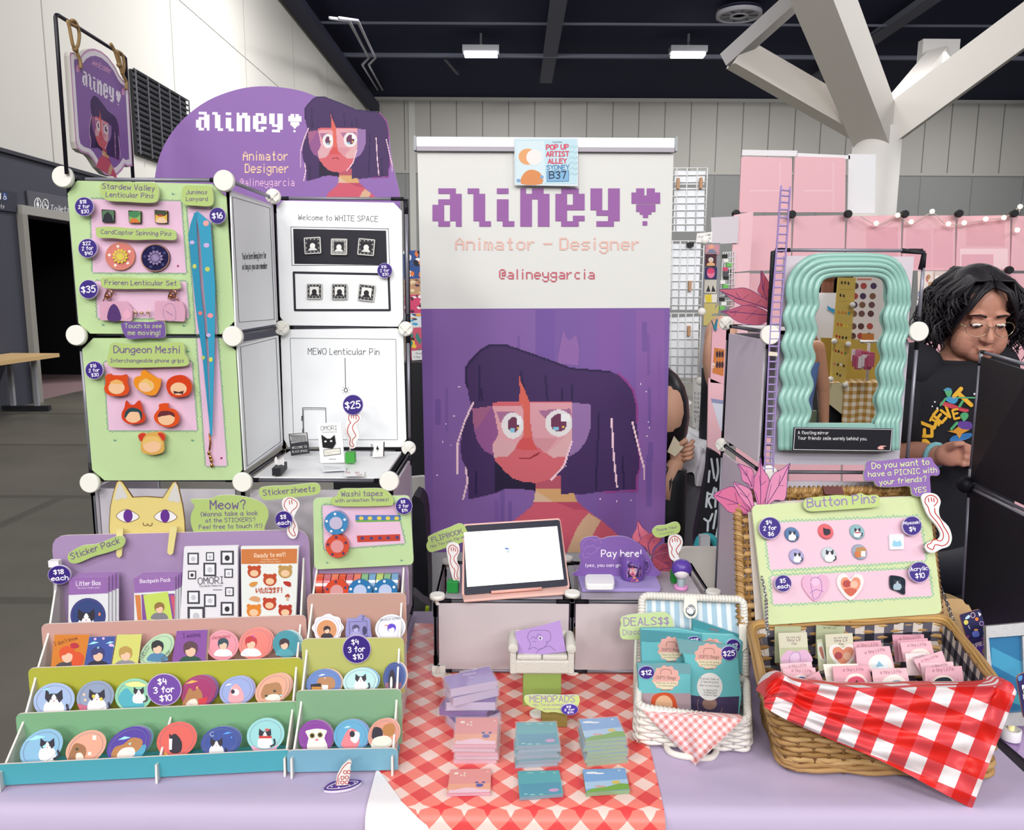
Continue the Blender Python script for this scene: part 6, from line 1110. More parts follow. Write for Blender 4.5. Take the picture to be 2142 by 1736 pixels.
f = orient([on(x, y, CZ + .028) for x, y in rq([(242, 790), (585, 790), (602, 912), (250, 912)], 45)], None); MB().prism(f, [p - V((0, 0, .015)) for p in f], '#eceaec,r=.25').build('body', t, .003)
p = on(440, 940, CZ + .018); MB().box((p.x, f[0].y + 0, p.z), .006, .002, .003, '#55555c').build('port', t) if False else None
c = on(825, 888, CZ + .0135); c.y += .028; rr = .0275; hh = .0525
t = thing('mug', c, 'small purple mug with the girl portrait on the pay stand', 'mug')
mb = MB(); mb.lathe(c, [(rr * .95, 0), (rr, .003), (rr, hh), (rr * .9, hh), (rr * .88, .006), (.001, .006)], '#6a4a98,r=.25', seg=36)
def mm(x, y, d=0):
    a = (x - 855) / 160 * .95; z = (888 - y) / 268 * hh; return V((c.x + (rr + d) * math.sin(a), c.y - (rr + d) * math.cos(a), c.z + max(.001, min(hh, z))))
draw(mb, mm, [('c', portrait(lambda x, y: (752 + (x - 350) * .158, 648 + (y - 280) * .171), 30, True))], .0003)
mb.build('cup', t)
MB().tube([c + V((rr * .9 + dx, .004, z)) for dx, z in ((0, .042), (.012, .04), (.016, .028), (.012, .015), (0, .012))], .003, '#7a5aa4,r=.25', 8).build('handle', t)
# red leaves behind the pay stand
def leafcard(name_pl, leaves, lab, edge='#dcc9d4', vein='#4a2668'):
    t = thing('leaf_cutout', name_pl.m(*leaves[0][0][0]), lab, 'decoration', 'pink leaf cutouts')
    for i, (P, c, mid) in enumerate(leaves):
        art = [('s', sm(P, 3) + [sm(P, 3)[0]], 4, vein), ('s', sm(mid, 4, False), 5, vein)]
        for k in range(1, 4):
            m0 = mid[min(len(mid) - 1, max(0, round((len(mid) - 1) * k / 4)))]; j = len(P) * k // 8
            for q in (P[(j + 1) % len(P)], P[-(j + 1)]): art.append(('s', [m0, ((m0[0] * .35 + q[0] * .65), (m0[1] * .35 + q[1] * .65))], 3, vein))
        card('leaf', name_pl.off(-.0022 * i), sm(P, 3), .002, c, parent=t, art=art, side=edge)
    return t
lp = lean(on(1000, 800, CZ + .004) + V((0, .03, 0)), 3)
leafcard(lp, [([(1080, 800), (1150, 810), (1240, 790), (1280, 730), (1180, 660), (1040, 600)], '#a8485c', [(1080, 790), (1150, 740), (1250, 720)]), ([(1030, 600), (1060, 680), (1150, 740), (1260, 740), (1270, 600), (1240, 540), (1130, 560)], '#9c4258', [(1040, 610), (1120, 650), (1250, 660)]), ([(1030, 590), (1100, 470), (1200, 430), (1290, 440), (1260, 540), (1130, 580)], '#a84a62', [(1035, 588), (1130, 510), (1280, 445)]), ([(880, 420), (960, 480), (1020, 580), (1060, 480), (1150, 380), (1060, 310), (960, 330)], '#b8566a', [(1020, 580), (990, 450), (1060, 330)]), ([(800, 370), (850, 260), (870, 150), (920, 240), (1000, 320), (960, 430), (920, 440)], '#c46478', [(930, 440), (880, 300), (872, 160)])], 'dark pink leaf cutout behind the pay stand')
# hand with thank you tag + cube, and the little figure
hp = lean(on(1300, 890, CZ + .004) + V((0, .01, 0)), 3)
t = hand(hp, [(1225, 400), (1250, 335), (1310, 320), (1380, 350), (1400, 430), (1370, 510), (1345, 560), (1360, 620), (1300, 640), (1250, 600), (1232, 500)], [[(1300, 600), (1265, 540), (1275, 490), (1248, 440), (1250, 380), (1300, 345), (1350, 370), (1375, 420), (1340, 470), (1320, 510), (1340, 560)], [(1275, 380), (1280, 415)], [(1303, 365), (1308, 405)], [(1330, 375), (1335, 410)]], 'hand sign in a green cube behind the tiny figurine', 9, [(1300, 630), (1310, 800)])
MB().box(on(1300, 905, CZ + .003) + V((0, .012, .014)), .0125, .02, .028, '#238a34,b=9').build('cube_base', t, .001)
badge(hp.off(.004), [(1045, 270), (1100, 225), (1200, 215), (1290, 182), (1350, 190), (1372, 250), (1345, 310), (1250, 330), (1150, 362), (1080, 355), (1042, 310)], [('Thank You!', 1090, 295, 1322, 250), ('You are the best', 1120, 328, 1295, 300)], 'green thank you tag above the tiny figurine', back=0)
c = on(1377, 960, CZ + .003)
t = thing('figurine', c, 'tiny plain figurine with purple top on a pink round base', 'figurine')
MB().lathe(c, [(.016, 0), (.0165, .003), (.016, .006), (.014, .0065)], '#d98fc4,r=.3', seg=28).build('base', t)
MB().lathe(c + V((0, 0, .006)), [(.009, 0), (.0095, .004), (.0085, .016), (.006, .022)], '#9fb0b4,r=.3', seg=20).build('body', t)
MB().ball(c + V((0, 0, .04)), (.0185, .0175, .0175), '#e6e0e2,r=.3', 20, 14).build('head', t)
MB().ball(c + V((.001, .004, .0465)), (.0235, .0205, .0215), '#5a3f9c,r=.3', 22, 14).build('cap', t)
# ================================================================ flipbooks, little sofa, memo pads
cr(860, 1260, 3.946)
def slab(name, P, z, th, top, side, lab, ct, group=None, art=(), sleeve=False, parent=None, page=None):
    mb = MB(); f = orient([on(x, y, z) for x, y in P], None)
    mb.prism(f, [p - V((0, 0, th)) for p in f], top, side); draw(mb, lambda x, y, d: on(x, y, z + d), art, .0003)
    if not lab: return mb.build(name, parent)
    t = thing(name, sum(f, V((0, 0, 0))) / 4 - V((0, 0, th)), lab, ct, group); mb.build('pages', t)
    if sleeve:
        c = sum(f, V((0, 0, 0))) / len(f); g = [c + (p - c) * 1.05 + V((0, 0, .0008)) for p in f]
        MB().prism(g, [p - V((0, 0, th + .0012)) for p in g], '#e6e2ea,r=.08,a=.16').build('sleeve', t)
    return t
FB = 'wrapped purple flipbooks'
bt = .0165
fbs = [([(285, 880), (600, 800), (720, 850), (400, 955)], '#6a4a8c', 'bottom flipbook of the purple stack, turned askew'), ([(275, 860), (490, 840), (490, 905), (285, 905)], '#6c4a94', 'second flipbook from the bottom of the purple stack'), ([(285, 765), (650, 735), (720, 790), (480, 850)], '#6e4c96', 'middle flipbook of the purple stack'), ([(275, 625), (650, 545), (715, 650), (330, 730)], '#8570ac', 'fourth flipbook of the purple stack, under the top one'), ([(262, 615), (640, 522), (705, 645), (325, 715)], '#8a74b4', 'top flipbook of the purple stack with pale title')]
base = [(270, 615), (640, 525), (708, 645), (325, 715)]
bz = TZ + .0025 + 5 * (bt + .0015)
W_ = [on(x, y, bz) for x, y in base]; cc = sum(W_, V((0, 0, 0))) / 4
for i, (dx, dy, rot, col, lab) in enumerate([(.006, -.004, 14, '#6a4a8c', fbs[0][2]), (-.006, .002, -34, '#6c4a94', fbs[1][2]), (.004, 0, -20, '#6e4c96', fbs[2][2]), (.002, .001, 4, '#8570ac', fbs[3][2]), (0, 0, 0, '#8a74b4', fbs[4][2])]):
    z = TZ + .0025 + (i + 1) * (bt + .0015); q = Matrix.Rotation(R(rot), 3, 'Z'); f = [q @ (p - cc) + V((cc.x + dx, cc.y + dy, z)) for p in W_]
    t = thing('flipbook', V((cc.x + dx, cc.y + dy, z - bt)), lab, 'flipbook', FB)
    mb = MB(); f = orient(f, None); mb.prism(f, [p - V((0, 0, bt)) for p in f], col + ',r=.2,c=.5', '#b9aac4' if i != 1 else '#6a3f8c')
    if i == 4: draw(mb, lambda x, y, d: on(x, y, z + d), [('t', 'ANIMATION', 402, 582, 540, 556, '#dccfe6', .9), ('t', 'flipbook', 430, 606, 535, 584, '#dccfe6', .6), ('r', 475, 612, 520, 632, '#a890c8')], .0003)
    mb.build('pages', t); g = [cc + (p - V((cc.x, cc.y, p.z)) ) * 1.05 for p in f]; g = [V((cc.x + dx + (p.x - cc.x - dx) * 1.06, cc.y + dy + (p.y - cc.y - dy) * 1.06, z + .0006)) for p in f]
    MB().prism(g, [p - V((0, 0, bt + .001)) for p in g], '#efeaf4,r=.06,a=.14').build('sleeve', t)
# green block, sofa, open flipbook
gy = 1.526; gp = wall(gy); gx0, gx1 = gp.m(925, 580).x, gp.m(1240, 580).x; gz = gp.m(1080, 590).z
tag(MB().box(((gx0 + gx1) / 2, gy + .03, (TZ + .003 + gz) / 2), gx1 - gx0, .06, gz - TZ - .003, '#8aa052').build('green_block', None, .001), 'olive green block holding up the little sofa', 'block')
sx0, sx1 = gp.m(815, 560).x, gp.m(1345, 560).x; SM = (sx0 + sx1) / 2; sw = sx1 - sx0; FAB = '#cfcac2,r=.9,b=300'
t = thing('toy_sofa', (SM, gy + .03, gz), 'miniature pale grey two-seat sofa on the green block', 'toy sofa')
MB().box((SM, gy + .03, gz + .016), sw * .86, .068, .03, FAB).build('base', t, .004)
for k in (-1, 1):
    MB().box((SM + k * sw * .2, gy + .025, gz + .036), sw * .39, .058, .012, FAB).build('seat_cushion', t, .004)
    mb = MB(); x = SM + k * sw * .45; mb.box((x, gy + .03, gz + .027), sw * .1, .07, .052, FAB); mb.tube([(x, gy - .006, gz + .056), (x, gy + .066, gz + .056)], .0105, FAB, 14); mb.build('armrest', t, .003)
mb = MB(); mb.box((SM, gy + .066, gz + .032), sw * .86, .018, .05, FAB); mb.tube([(SM - sw * .42, gy + .068, gz + .056), (SM + sw * .42, gy + .068, gz + .056)], .009, FAB, 12); mb.build('backrest', t, .004)
o_ = V((SM - .045, gy + .012, gz + .044)); fp = lean(o_, 38, -4)
t = thing('flipbook', fp.m(1070, 460), 'open purple flipbook with girl line drawing resting on the sofa', 'flipbook')
card('pages', fp.off(-.002), [(880, 470), (870, 400), (1240, 200), (1275, 410)], .01, '#b9a6c9', parent=t)
q = [(858, 240), (1060, 195), (1230, 148), (1280, 405), (1080, 430), (885, 455)]
ln = [('s', sm(s, 4, False), 4, '#6e5488') for s in ([(960, 290), (980, 240), (1060, 230), (1140, 240), (1150, 310), (1110, 330)], [(960, 290), (985, 345), (970, 390), (1010, 370), (1060, 390), (1110, 360), (1130, 320)], [(990, 300), (1010, 280), (1030, 300), (1050, 260), (1080, 280)], [(1005, 325), (1030, 322)], [(1080, 380), (1140, 360), (1190, 400)], [(1030, 420), (1070, 380)])]
card('cover', fp.off(.004), q, .0015, '#a583c0', parent=t, art=ln + [('e', 1068, 295, 16, 16, '#e2dcea'), ('e', 1066, 296, 9, 11, '#4a3068')])
# memo pads
MP = {'pink': ('#df9592', '#cf9cae', '#c9a9b8'), 'teal': ('#5fa6ae', '#7f93a4', '#8a9cae'), 'sky': ('#7fa6d4', '#86a47e', '#8aa582')}
def padart(kind, P):
    def m(u, v): a, b, c, d = [V(p) for p in P]; return tuple((a * (1 - u) + b * u) * (1 - v) + (d * (1 - u) + c * u) * v)
    E = lambda u, v, r, s=.7: [m(u + r * math.cos(t), v + r * s * math.sin(t)) for t in [k * .4488 for k in range(14)]]
    if kind == 'pink': return [('p', [m(0, .6), m(1, .6), m(1, .95), m(0, .95)], '#e8a58c'), ('p', [m(*q) for q in ((.02, .98), (.05, .84), (.15, .86), (.3, .8), (.45, .76), (.6, .78), (.75, .84), (.98, .86), (.98, .98))], '#ecc4d2'), ('p', E(.74, .68, .09, .8), '#5a5fa4'), ('P', [E(.67, .56, .04, 1), E(.83, .56, .04, 1)], '#5a5fa4'), ('P', [E(.16, .17, .06, .8), E(.28, .25, .03, 1), E(.36, .17, .03, 1), E(.36, .27, .03, 1), E(.92, .12, .02, 1)], '#f2dccf')]
    if kind == 'teal': return [('p', [m(.03, .5), m(.97, .5), m(.97, .97), m(.03, .97)], '#5795ac'), ('p', E(.8, .82, .12, .6), '#c49ac0'), ('P', [E(.3, .08, .09, .2), E(.6, .07, .08, .2), E(.15, .9, .05, .4), E(.88, .1, .04, .5), E(.3, .94, .07, .3), E(.5, .95, .06, .3)], '#9fd4c8')]
    return [('p', [m(0, .55), m(1, .5), m(1, .8), m(0, .85)], '#a9c6e0'), ('p', [m(0, .96), m(.15, .84), (m(.5, .8)), m(.8, .68), m(1, .72), m(1, .97), m(0, 1)], '#7aa84a'), ('p', E(.72, .62, .1, .75), '#d8bc5c'), ('P', [E(.3, .76, .08, .5), E(.4, .78, .07, .5)], '#d0a09a'), ('P', [E(.2, .16, .14, .35), E(.38, .2, .12, .3), E(.85, .1, .03, .8)], '#e6ecf2')]
def pads(kind, P, n, zt, gap, lab):
    Wd = [on(x, y, zt) for x, y in P]; th = gap - .0012; cc = sum(Wd, V((0, 0, 0))) / 4; first = None
    for i in range(n):
        z = zt - i * gap; dx, dy, r = (0, 0, 0) if i == 0 else (random.uniform(-.004, .004), random.uniform(-.003, .003), random.uniform(-2.5, 2.5))
        q = Matrix.Rotation(R(r), 3, 'Z'); f = orient([q @ (p - cc) + V((cc.x + dx, cc.y + dy, z)) for p in Wd], None)
        l = lab if n == 1 else ('topmost %s of its stack' % lab if i == 0 else 'bottom %s of its stack' % lab if i == n - 1 else '%s lying %s from the top of its stack' % (lab, ['', 'second', 'third', 'fourth', 'fifth', 'sixth', 'seventh', 'eighth'][i]))
        t = thing('memo_pad', V((cc.x + dx, cc.y + dy, z - th)), l, 'memo pad', kind + ' memo pads')
        mb = MB(); mb.prism(f, [p - V((0, 0, th)) for p in f], MP[kind][0], MP[kind][1 + i % 2])
        if i == 0: draw(mb, lambda x, y, d: on(x, y, zt + d), padart(kind, P), .0002, .00008)
        mb.build('pages', t)
        if n > 1:
            c2 = V((cc.x + dx, cc.y + dy, z)); g = [c2 + (p - c2) * 1.06 + V((0, 0, .0007)) for p in f]
            MB().prism(g, [p - V((0, 0, th + .001)) for p in g], '#f2eef4,r=.05,a=.13').build('sleeve', t)
random.seed(9)
pads('pink', [(375, 950), (722, 950), (702, 1175), (352, 1175)], 5, TZ + .0375, .0072, 'pink memo pad with white clouds')
pads('teal', [(868, 990), (1195, 985), (1222, 1170), (875, 1185)], 6, TZ + .0445, .0072, 'teal memo pad with a lilac blob')
pads('sky', [(1385, 965), (1700, 945), (1775, 1110), (1440, 1138)], 7, TZ + .052, .0072, 'sky blue memo pad with green hill')
pads('pink', [(325, 1378), (660, 1372), (655, 1570), (295, 1578)], 1, TZ + .0085, .0065, 'single pink memo pad lying before the pink stack')
pads('teal', [(880, 1392), (1222, 1385), (1255, 1578), (895, 1608)], 1, TZ + .0095, .0075, 'single teal memo pad lying before the teal stack')
pads('sky', [(1415, 1378), (1765, 1368), (1805, 1545), (1445, 1570)], 1, TZ + .0105, .0085, 'single sky blue memo pad lying before the blue stack')
# memo sign on a small brown block
mz = lean(on(1180, 1035, TZ + .003), 0)
tag(MB().box(mz.m(1183, 970) + V((0, .02, 0)), .05, .036, 2 * (mz.m(1183, 970).z - TZ - .003), '#8a7a3e').build('sign_block', None, .001), 'brown block behind the teal pads holding the memo sign', 'block')
badge(mz.off(.008), [(945, 775), (1080, 768), (1250, 772), (1370, 770), (1392, 800), (1380, 850), (1350, 900), (1280, 920), (1180, 905), (1110, 908), (1050, 880), (970, 850), (938, 815)], [('MEMOPADS', 980, 822, 1350, 820), ("Hey, I'm an animated pad,", 1005, 854, 1345, 850), ('flip through my pages!', 1090, 886, 1290, 882)], 'lime tag above the memo pad stacks', '#c9d88a', '#a48cb4', back=.006)
price(1308, 884, 72, mz.off(.014), ['$8', '2 for', '$14'], 'bright purple oval disc $8, 2 for $14 on the memo tag', ry=46, back=.004, col='#4a3aa4')
tag(MB().lathe(on(1045, 925, TZ + .003), [(.0165, 0), (.017, .004), (.012, .006)], '#e6e3dc', seg=24).build('white_disc'), 'white round disc lying under the memo tag', 'disc')
# ================================================================ wicker
def loop(base, rim, t, r=.03, n=5):
    P = [a.lerp(b, t) for a, b in zip(base, rim)]; o = []
    for i in range(4):
        p, a, b = P[i], P[i - 1], P[(i + 1) % 4]; u, v = p + (a - p).normalized() * r, p + (b - p).normalized() * r
        for j in range(n + 1):
            k = j / n; o.append(u * (1 - k) ** 2 + p * 2 * k * (1 - k) + v * k * k)
    return o
def along(P, n, closed=True):
    Q = P + [P[0]] if closed else P; L = [0]
    for a, b in zip(Q, Q[1:]): L.append(L[-1] + (b - a).length)
    out = []; j = 0
    for i in range(n):
        s = L[-1] * i / (n if closed else n - 1)
        while j < len(L) - 2 and L[j + 1] < s: j += 1
        out.append(Q[j].lerp(Q[j + 1], (s - L[j]) / max(L[j + 1] - L[j], 1e-9)))
    return out
def woven(parent, base, rim, rows, stakes, rw, amp, m, ms, r=.03, name='woven_body', flat=1, sq=1.0):
    c = sum(base + rim, V((0, 0, 0))) / 8; mb = MB(); sub = 4
    for k in range(rows):
        P = along(loop(base, rim, (k + .5) / rows, r), stakes * sub); W = []
        for i, p in enumerate(P):
            o = V((p.x - c.x, p.y - c.y, 0)).normalized(); s = math.cos(math.pi * (i / sub + k)); W.append(p + o * amp * s)
        mb.tube(W, rw, m[k % len(m)], 6, True, flat=flat)
    for i, (a, b) in enumerate(zip(along(loop(base, rim, 0, r), stakes), along(loop(base, rim, 1, r), stakes))): mb.tube([a, b], rw * .8, ms, 5)
    mb.build(name, parent)
WIC = ['#b08a58,r=.5', '#a37d4c,r=.5', '#bb9764,r=.5', '#96713f,r=.5']
# ---------------------------------------------------------------- white basket
cr(1280, 1200, 3.944)
RZ = .829
rim = [on(212, 1115, RZ), on(1122, 1238, RZ), on(1112, 880, RZ), on(226, 760, RZ)]
base = [on(190, 1395, .757), on(1140, 1468, .757)]; base += [base[1] + (rim[2] - rim[1]) * .95, base[0] + (rim[3] - rim[0]) * .95]
for p in base + rim: pass
t = thing('basket', sum(base, V((0, 0, 0))) / 4, 'small white wicker basket with open lid holding teal bags', 'basket')
WH = ['#e6e2dc,r=.5', '#dedad3,r=.5']
woven(t, base, rim, 9, 34, .0047, .0028, WH, '#d8d4cc', .022)
mb = MB(); c = sum(base, V((0, 0, 0))) / 4
f = [c + (p - c) * .97 for p in base]; mb.prism([p + V((0, 0, .004)) for p in f], f, '#cfcac4')
for i in range(4):
    a, b, q, s = base[i], base[(i + 1) % 4], rim[(i + 1) % 4], rim[i]; k = lambda p: c + (p - c) * .95 + V((0, 0, (p.z - c.z) * .05)); mb.face([k(a), k(b), k(q), k(s)], '#e2dedb')
mb.build('lining', t)
P = loop(base, rim, 1, .022); mb = MB(); mb.tube([p + V((0, 0, .003)) for p in along(P, 90)], .0075, WH[0], 8, True)
Q = along(P, 90)
for i, p in enumerate(Q): d = (Q[(i + 1) % 90] - Q[i - 1]).normalized(); mb.tube([p + V((0, 0, .0085)) - d * .0022 + V((d.y, -d.x, 0)) * .006, p + V((0, 0, .011)), p + V((0, 0, .0085)) + d * .0022 - V((d.y, -d.x, 0)) * .006], .0016, '#d9d5cd', 5)
mb.build('rim', t)
la, lb = rim[3] + V((0, .012, .004)), rim[2] + V((0, .012, .004)); LP = tri(la, lb, at(262, 185, la.y + .045))
li = rq([(250, 180), (1085, 215), (1105, 870), (232, 770)], 55)
STR, n_, L_, b_ = nodemat('blue_stripe_cloth', .35, .5); tcx = n_.new('ShaderNodeTexCoord'); wv = n_.new('ShaderNodeTexWave'); wv.inputs['Scale'].default_value = 17; wv.bands_direction = 'X'; wv.inputs['Distortion'].default_value = .6
L_.new(tcx.outputs['Object'], wv.inputs['Vector']); rp = n_.new('ShaderNodeValToRGB'); e = rp.color_ramp.elements; e[0].color = col4('#cfd6da'); e[1].color = col4('#8fb0c4'); e[0].position = .35; e[1].position = .5; L_.new(wv.outputs['Fac'], rp.inputs[0]); L_.new(rp.outputs[0], b_.inputs['Base Color'])
card('lid_lining', LP.off(-.003), li, .005, STR, parent=t)
mb = MB(); Q = along([LP.m(x, y, .002) for x, y in li], 110); mb.tube(Q, .0085, WH[0], 8, True)
for i, p in enumerate(Q):
    d = (Q[(i + 1) % 110] - Q[i - 1]).normalized(); o = d.cross(LP.n); mb.tube([p + o * .0075 + LP.n * .005, p + LP.n * .0092 + d * .002, p - o * .0075 + LP.n * .005], .0016, '#dcd8d0', 5)
mb.build('lid_border', t)
card('latch_strap', LP.off(.014), rq([(598, 180), (697, 185), (708, 320), (690, 360), (650, 372), (610, 358), (590, 310)], 18), .003, '#e2ddd2,r=.4', parent=t, art=[('e', 653, 303, 36, 52, '#8d9094')])
MB().lathe(LP.m(653, 303, .0155), [(.0085, 0), (.0095, .002), (.007, .003), (.0055, .0015)], '#b9bcc0,m=1,r=.15', LP.n, 22).build('latch_ring', t)
card('hinge_strap', LP.off(.016), [(1048, 415), (1110, 418), (1112, 610), (1080, 640), (1050, 620)], .003, '#e2ddd2,r=.4', parent=t)
mb = MB(); mb.tube([on(x, y, TZ + .006) for x, y in sm([(450, 1390), (460, 1450), (520, 1490), (660, 1515), (800, 1520), (850, 1490), (862, 1450)], 4, False)], .0062, '#e4e0d8', 8); mb.build('handle', t)
# teal bags
TEAL = '#66b2b8,r=.35'
def bag(o, tilt, P, lab, art, yaw=4, bulge=.012, col=TEAL, win=None):
    pl = lean(o, tilt, yaw); return card('gift_bag', pl, rq(P, 12), bulge, col, lab, 'bag', 'teal gift bags in the white basket', art, bevel=.003)
def blob(x, y, rx, ry): return [('p', [(x + (rx + 7 * math.cos(11 * a)) * math.cos(a), y + (ry + 7 * math.cos(11 * a)) * math.sin(a)) for a in [k * math.pi / 33 for k in range(66)]], '#d9a39a'), ('p', [(x + (rx * .97) * math.cos(a), y + ry * .95 * math.sin(a)) for a in [k * math.pi / 20 for k in range(2, 19)]], '#d8cdb0')]
def oops(x, y, k): return [('t', "OOPS! Bags", x - 75 * k, y + 5 * k, x + 75 * k, y + 8 * k, '#4a4038', 1.2, .9), ('t', 'Thank you for giving', x - 78 * k, y + 38 * k, x + 75 * k, y + 42 * k, '#6a5a4c'), ('t', 'us a 2nd chance', x - 58 * k, y + 58 * k, x + 60 * k, y + 63 * k, '#6a5a4c'), ('s', sm([(x - 40 * k, y - 30 * k), (x - 35 * k, y - 62 * k), (x, y - 68 * k), (x + 35 * k, y - 60 * k), (x + 40 * k, y - 30 * k)], 3, False), 4, '#7a5a4c'), ('r', x - 40 * k, y + 84 * k, x + 35 * k, y + 90 * k, '#7a6a5c')]
bx = rim[0].lerp(rim[3], .5)
bb = [on(700, 1000, RZ).y]; yF, yB = base[0].y + .035, base[2].y - .02
bag(at(900, 1150, yB + .012), 6, [(668, 375), (1075, 515), (1075, 1000), (668, 1000)], 'hindmost teal bag rising behind the others in the white basket', [('p', [(668, 375), (1075, 515), (1075, 545), (668, 440)], '#3f8a94'), ('t', 'xoxo', 805, 460, 875, 478, '#a05a60')], col='#4c9ea6,r=.35')
bag(at(900, 1150, yB - .004), 8, [(570, 478), (1000, 500), (1082, 560), (1072, 1050), (580, 1050)], 'teal bag with a half hidden $12 disc, behind the tall bag', [*blob(820, 620, 105, 85), *oops(815, 620, 1)], col='#6ab4ba,r=.35')
price(1000, 597, 60, lean(at(900, 1150, yB - .004), 8, 4).off(.003), ['$12'], 'purple $12 disc half hidden behind the $25 disc', back=0, ry=58)
bag(at(480, 1100, yB - .012), 8, [(236, 452), (560, 450), (745, 488), (765, 1000), (255, 1000)], 'teal bag standing behind the small $12 bag', [('p', [(240, 460), (740, 500), (745, 560), (242, 560)], '#4a8e98'), ('s', [(285, 560), (480, 558)], 7, '#3f8690'), *blob(480, 620, 100, 100), *oops(490, 632, 1.05)], col='#66b0b8,r=.35')
price(680, 545, 52, lean(at(480, 1100, yB - .012), 8, 4).off(.003), ['$12'], 'purple $12 disc peeking above the tall bag', back=0, ry=26)
bag(at(850, 1190, yF + .028), 10, [(536, 540), (1030, 600), (1070, 1000), (1035, 1290), (658, 1270), (600, 700)], 'tall teal bag with a $25 disc and white round label', [('p', [(536, 540), (1030, 600), (1040, 700), (560, 655)], '#6e9aa0'), *blob(800, 680, 115, 105), *oops(800, 690, 1.1), ('p', sm([(650, 1000), (800, 1020), (1050, 1010), (1030, 1280), (660, 1260)], 1), '#3c3050'), ('s', el(810, 1080, 105, 110)[1:18], 5, '#8a6a6c'), ('e', 805, 1070, 60, 50, '#8a6a60'), ('e', 806, 930, 106, 114, '#dcdad8'), *[('t', s, 806 - w, y, 806 + w, y + 8, '#5a5a60', 1.2) for s, w, y in (('B-grade items at', 78, 870), ('a special price!', 70, 895), ('What we have inside:', 80, 925), ('-1x Spinning Pin', 62, 962), ('-1x Memo pad', 55, 982), ('-1x Washi tape', 60, 1002))]])
price(966, 656, 64, lean(at(850, 1190, yF + .028), 10, 4).off(.003), ['$25'], 'purple $25 disc on the tall teal bag', back=0, ry=60)
bag(at(450, 1150, yF + .004), 12, [(210, 742), (640, 745), (655, 790), (650, 1200), (238, 1180)], 'small teal bag with clear window in front', [('p', [(210, 742), (650, 747), (650, 830), (220, 800)], '#6a98a0'), *blob(445, 860, 112, 100), *oops(445, 862, 1.1), ('p', [(240, 985), (650, 985), (650, 1195), (240, 1175)], '#a08a92'), ('p', sm([(330, 1130), (325, 1030), (380, 985), (480, 985), (530, 1050), (525, 1170), (340, 1170)], 3), '#c04a24'), ('e', 428, 1080, 72, 78, '#d8a884'), ('e', 448, 1150, 85, 45, '#d9d2cc')])
price(285, 815, 66, lean(at(450, 1150, yF + .004), 12, 4).off(.003), ['$12'], 'purple $12 disc on the small front bag', back=0, ry=54)
dl = lean(at(290, 430, yB + .045), 3)
badge(dl, [(75, 370), (150, 340), (300, 328), (420, 320), (480, 345), (508, 420), (500, 480), (480, 530), (300, 540), (120, 542), (75, 525), (65, 460), (78, 420)], [('DEALS$$', 100, 428, 468, 418), ('Discounts!', 92, 505, 380, 490)], 'lime green deals sign behind the teal bags', '#c3d79c', '#9c86b2', back=.0)
dp = dl.m(200, 540); MB().tube([dp - V((0, -.003, .0)), V((dp.x, dp.y + .003, TZ + .003))], .003, '#d4d8c8', 8).build('stick', bpy.data.objects[[o.name for o in bpy.data.objects if o.get('label') == 'lime green deals sign behind the teal bags'][0]])
# pink check napkin
NAP = gingham('pink_check_cloth', .0073, ['#ebe3e6', '#e6bcbc', '#dc8a86'], 42, uv='UVMap', rough=.8)
yN = (base[0].y + base[1].y) / 2
mb = MB()
def nap(u, v):
    a, b, c = V((262, 1140)), V((1076, 1200)), V((690, 1582)); p = a.lerp(b, u).lerp(c, v); y0 = rim[0].lerp(rim[1], u).y - .012
    q = at(p.x, p.y, y0 - .014 * v - .006 * math.sin(v * 3) - .003 * math.sin(u * 14) * v * (1 - v) * 4)
    if q.z < TZ + .004: q = on(p.x, p.y, TZ + .004)
    return q
mb.grid(nap, 24, 20, NAP)
mb.grid(lambda u, v: nap(u, 0) + V((0, .03 * v, -.012 * v * v + .01 * math.sin(3.14 * min(1, v * 2)) * 0 + .004 * math.sin(v * 3))), 24, 3, NAP)
tag(mb.build('napkin', uv=lambda p, g: ((g[0] - .5) * .21 * (1 - g[1]) + .0, g[1] * .105)), 'pink check napkin hanging over the front of the white basket', 'napkin')
# ================================================================ mirror tower
cr()
MX0, MX1, MY, MYB = .564, .892, 1.75, 2.08; MZ = [1.692, 1.514, 1.2, TZ + .012]
T2 = thing('cube_tower', ((MX0 + MX1) / 2, 1.92, TZ), 'pale cube panel tower carrying the wavy mirror behind the picnic basket', 'display tower')
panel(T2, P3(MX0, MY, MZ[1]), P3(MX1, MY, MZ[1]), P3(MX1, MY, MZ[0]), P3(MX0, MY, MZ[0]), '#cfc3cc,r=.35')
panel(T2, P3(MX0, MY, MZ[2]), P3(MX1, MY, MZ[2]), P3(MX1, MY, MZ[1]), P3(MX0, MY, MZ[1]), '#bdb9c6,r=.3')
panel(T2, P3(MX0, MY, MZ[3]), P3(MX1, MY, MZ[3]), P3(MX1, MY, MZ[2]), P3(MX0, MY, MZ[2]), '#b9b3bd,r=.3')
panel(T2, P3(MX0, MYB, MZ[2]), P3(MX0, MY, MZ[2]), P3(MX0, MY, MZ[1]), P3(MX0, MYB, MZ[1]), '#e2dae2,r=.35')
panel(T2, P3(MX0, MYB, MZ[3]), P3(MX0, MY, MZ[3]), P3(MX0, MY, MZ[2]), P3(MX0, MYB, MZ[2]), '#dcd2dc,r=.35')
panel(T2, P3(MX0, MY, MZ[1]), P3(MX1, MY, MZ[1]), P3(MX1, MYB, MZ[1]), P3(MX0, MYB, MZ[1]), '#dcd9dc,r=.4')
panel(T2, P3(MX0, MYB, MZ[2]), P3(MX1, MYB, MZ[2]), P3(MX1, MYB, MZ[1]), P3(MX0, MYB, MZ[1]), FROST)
for x, y in ((1607, 700), (1915, 693), (1603, 990)): knob(T2, at(x, y, MY - .014) + V((0, .006, 0)))
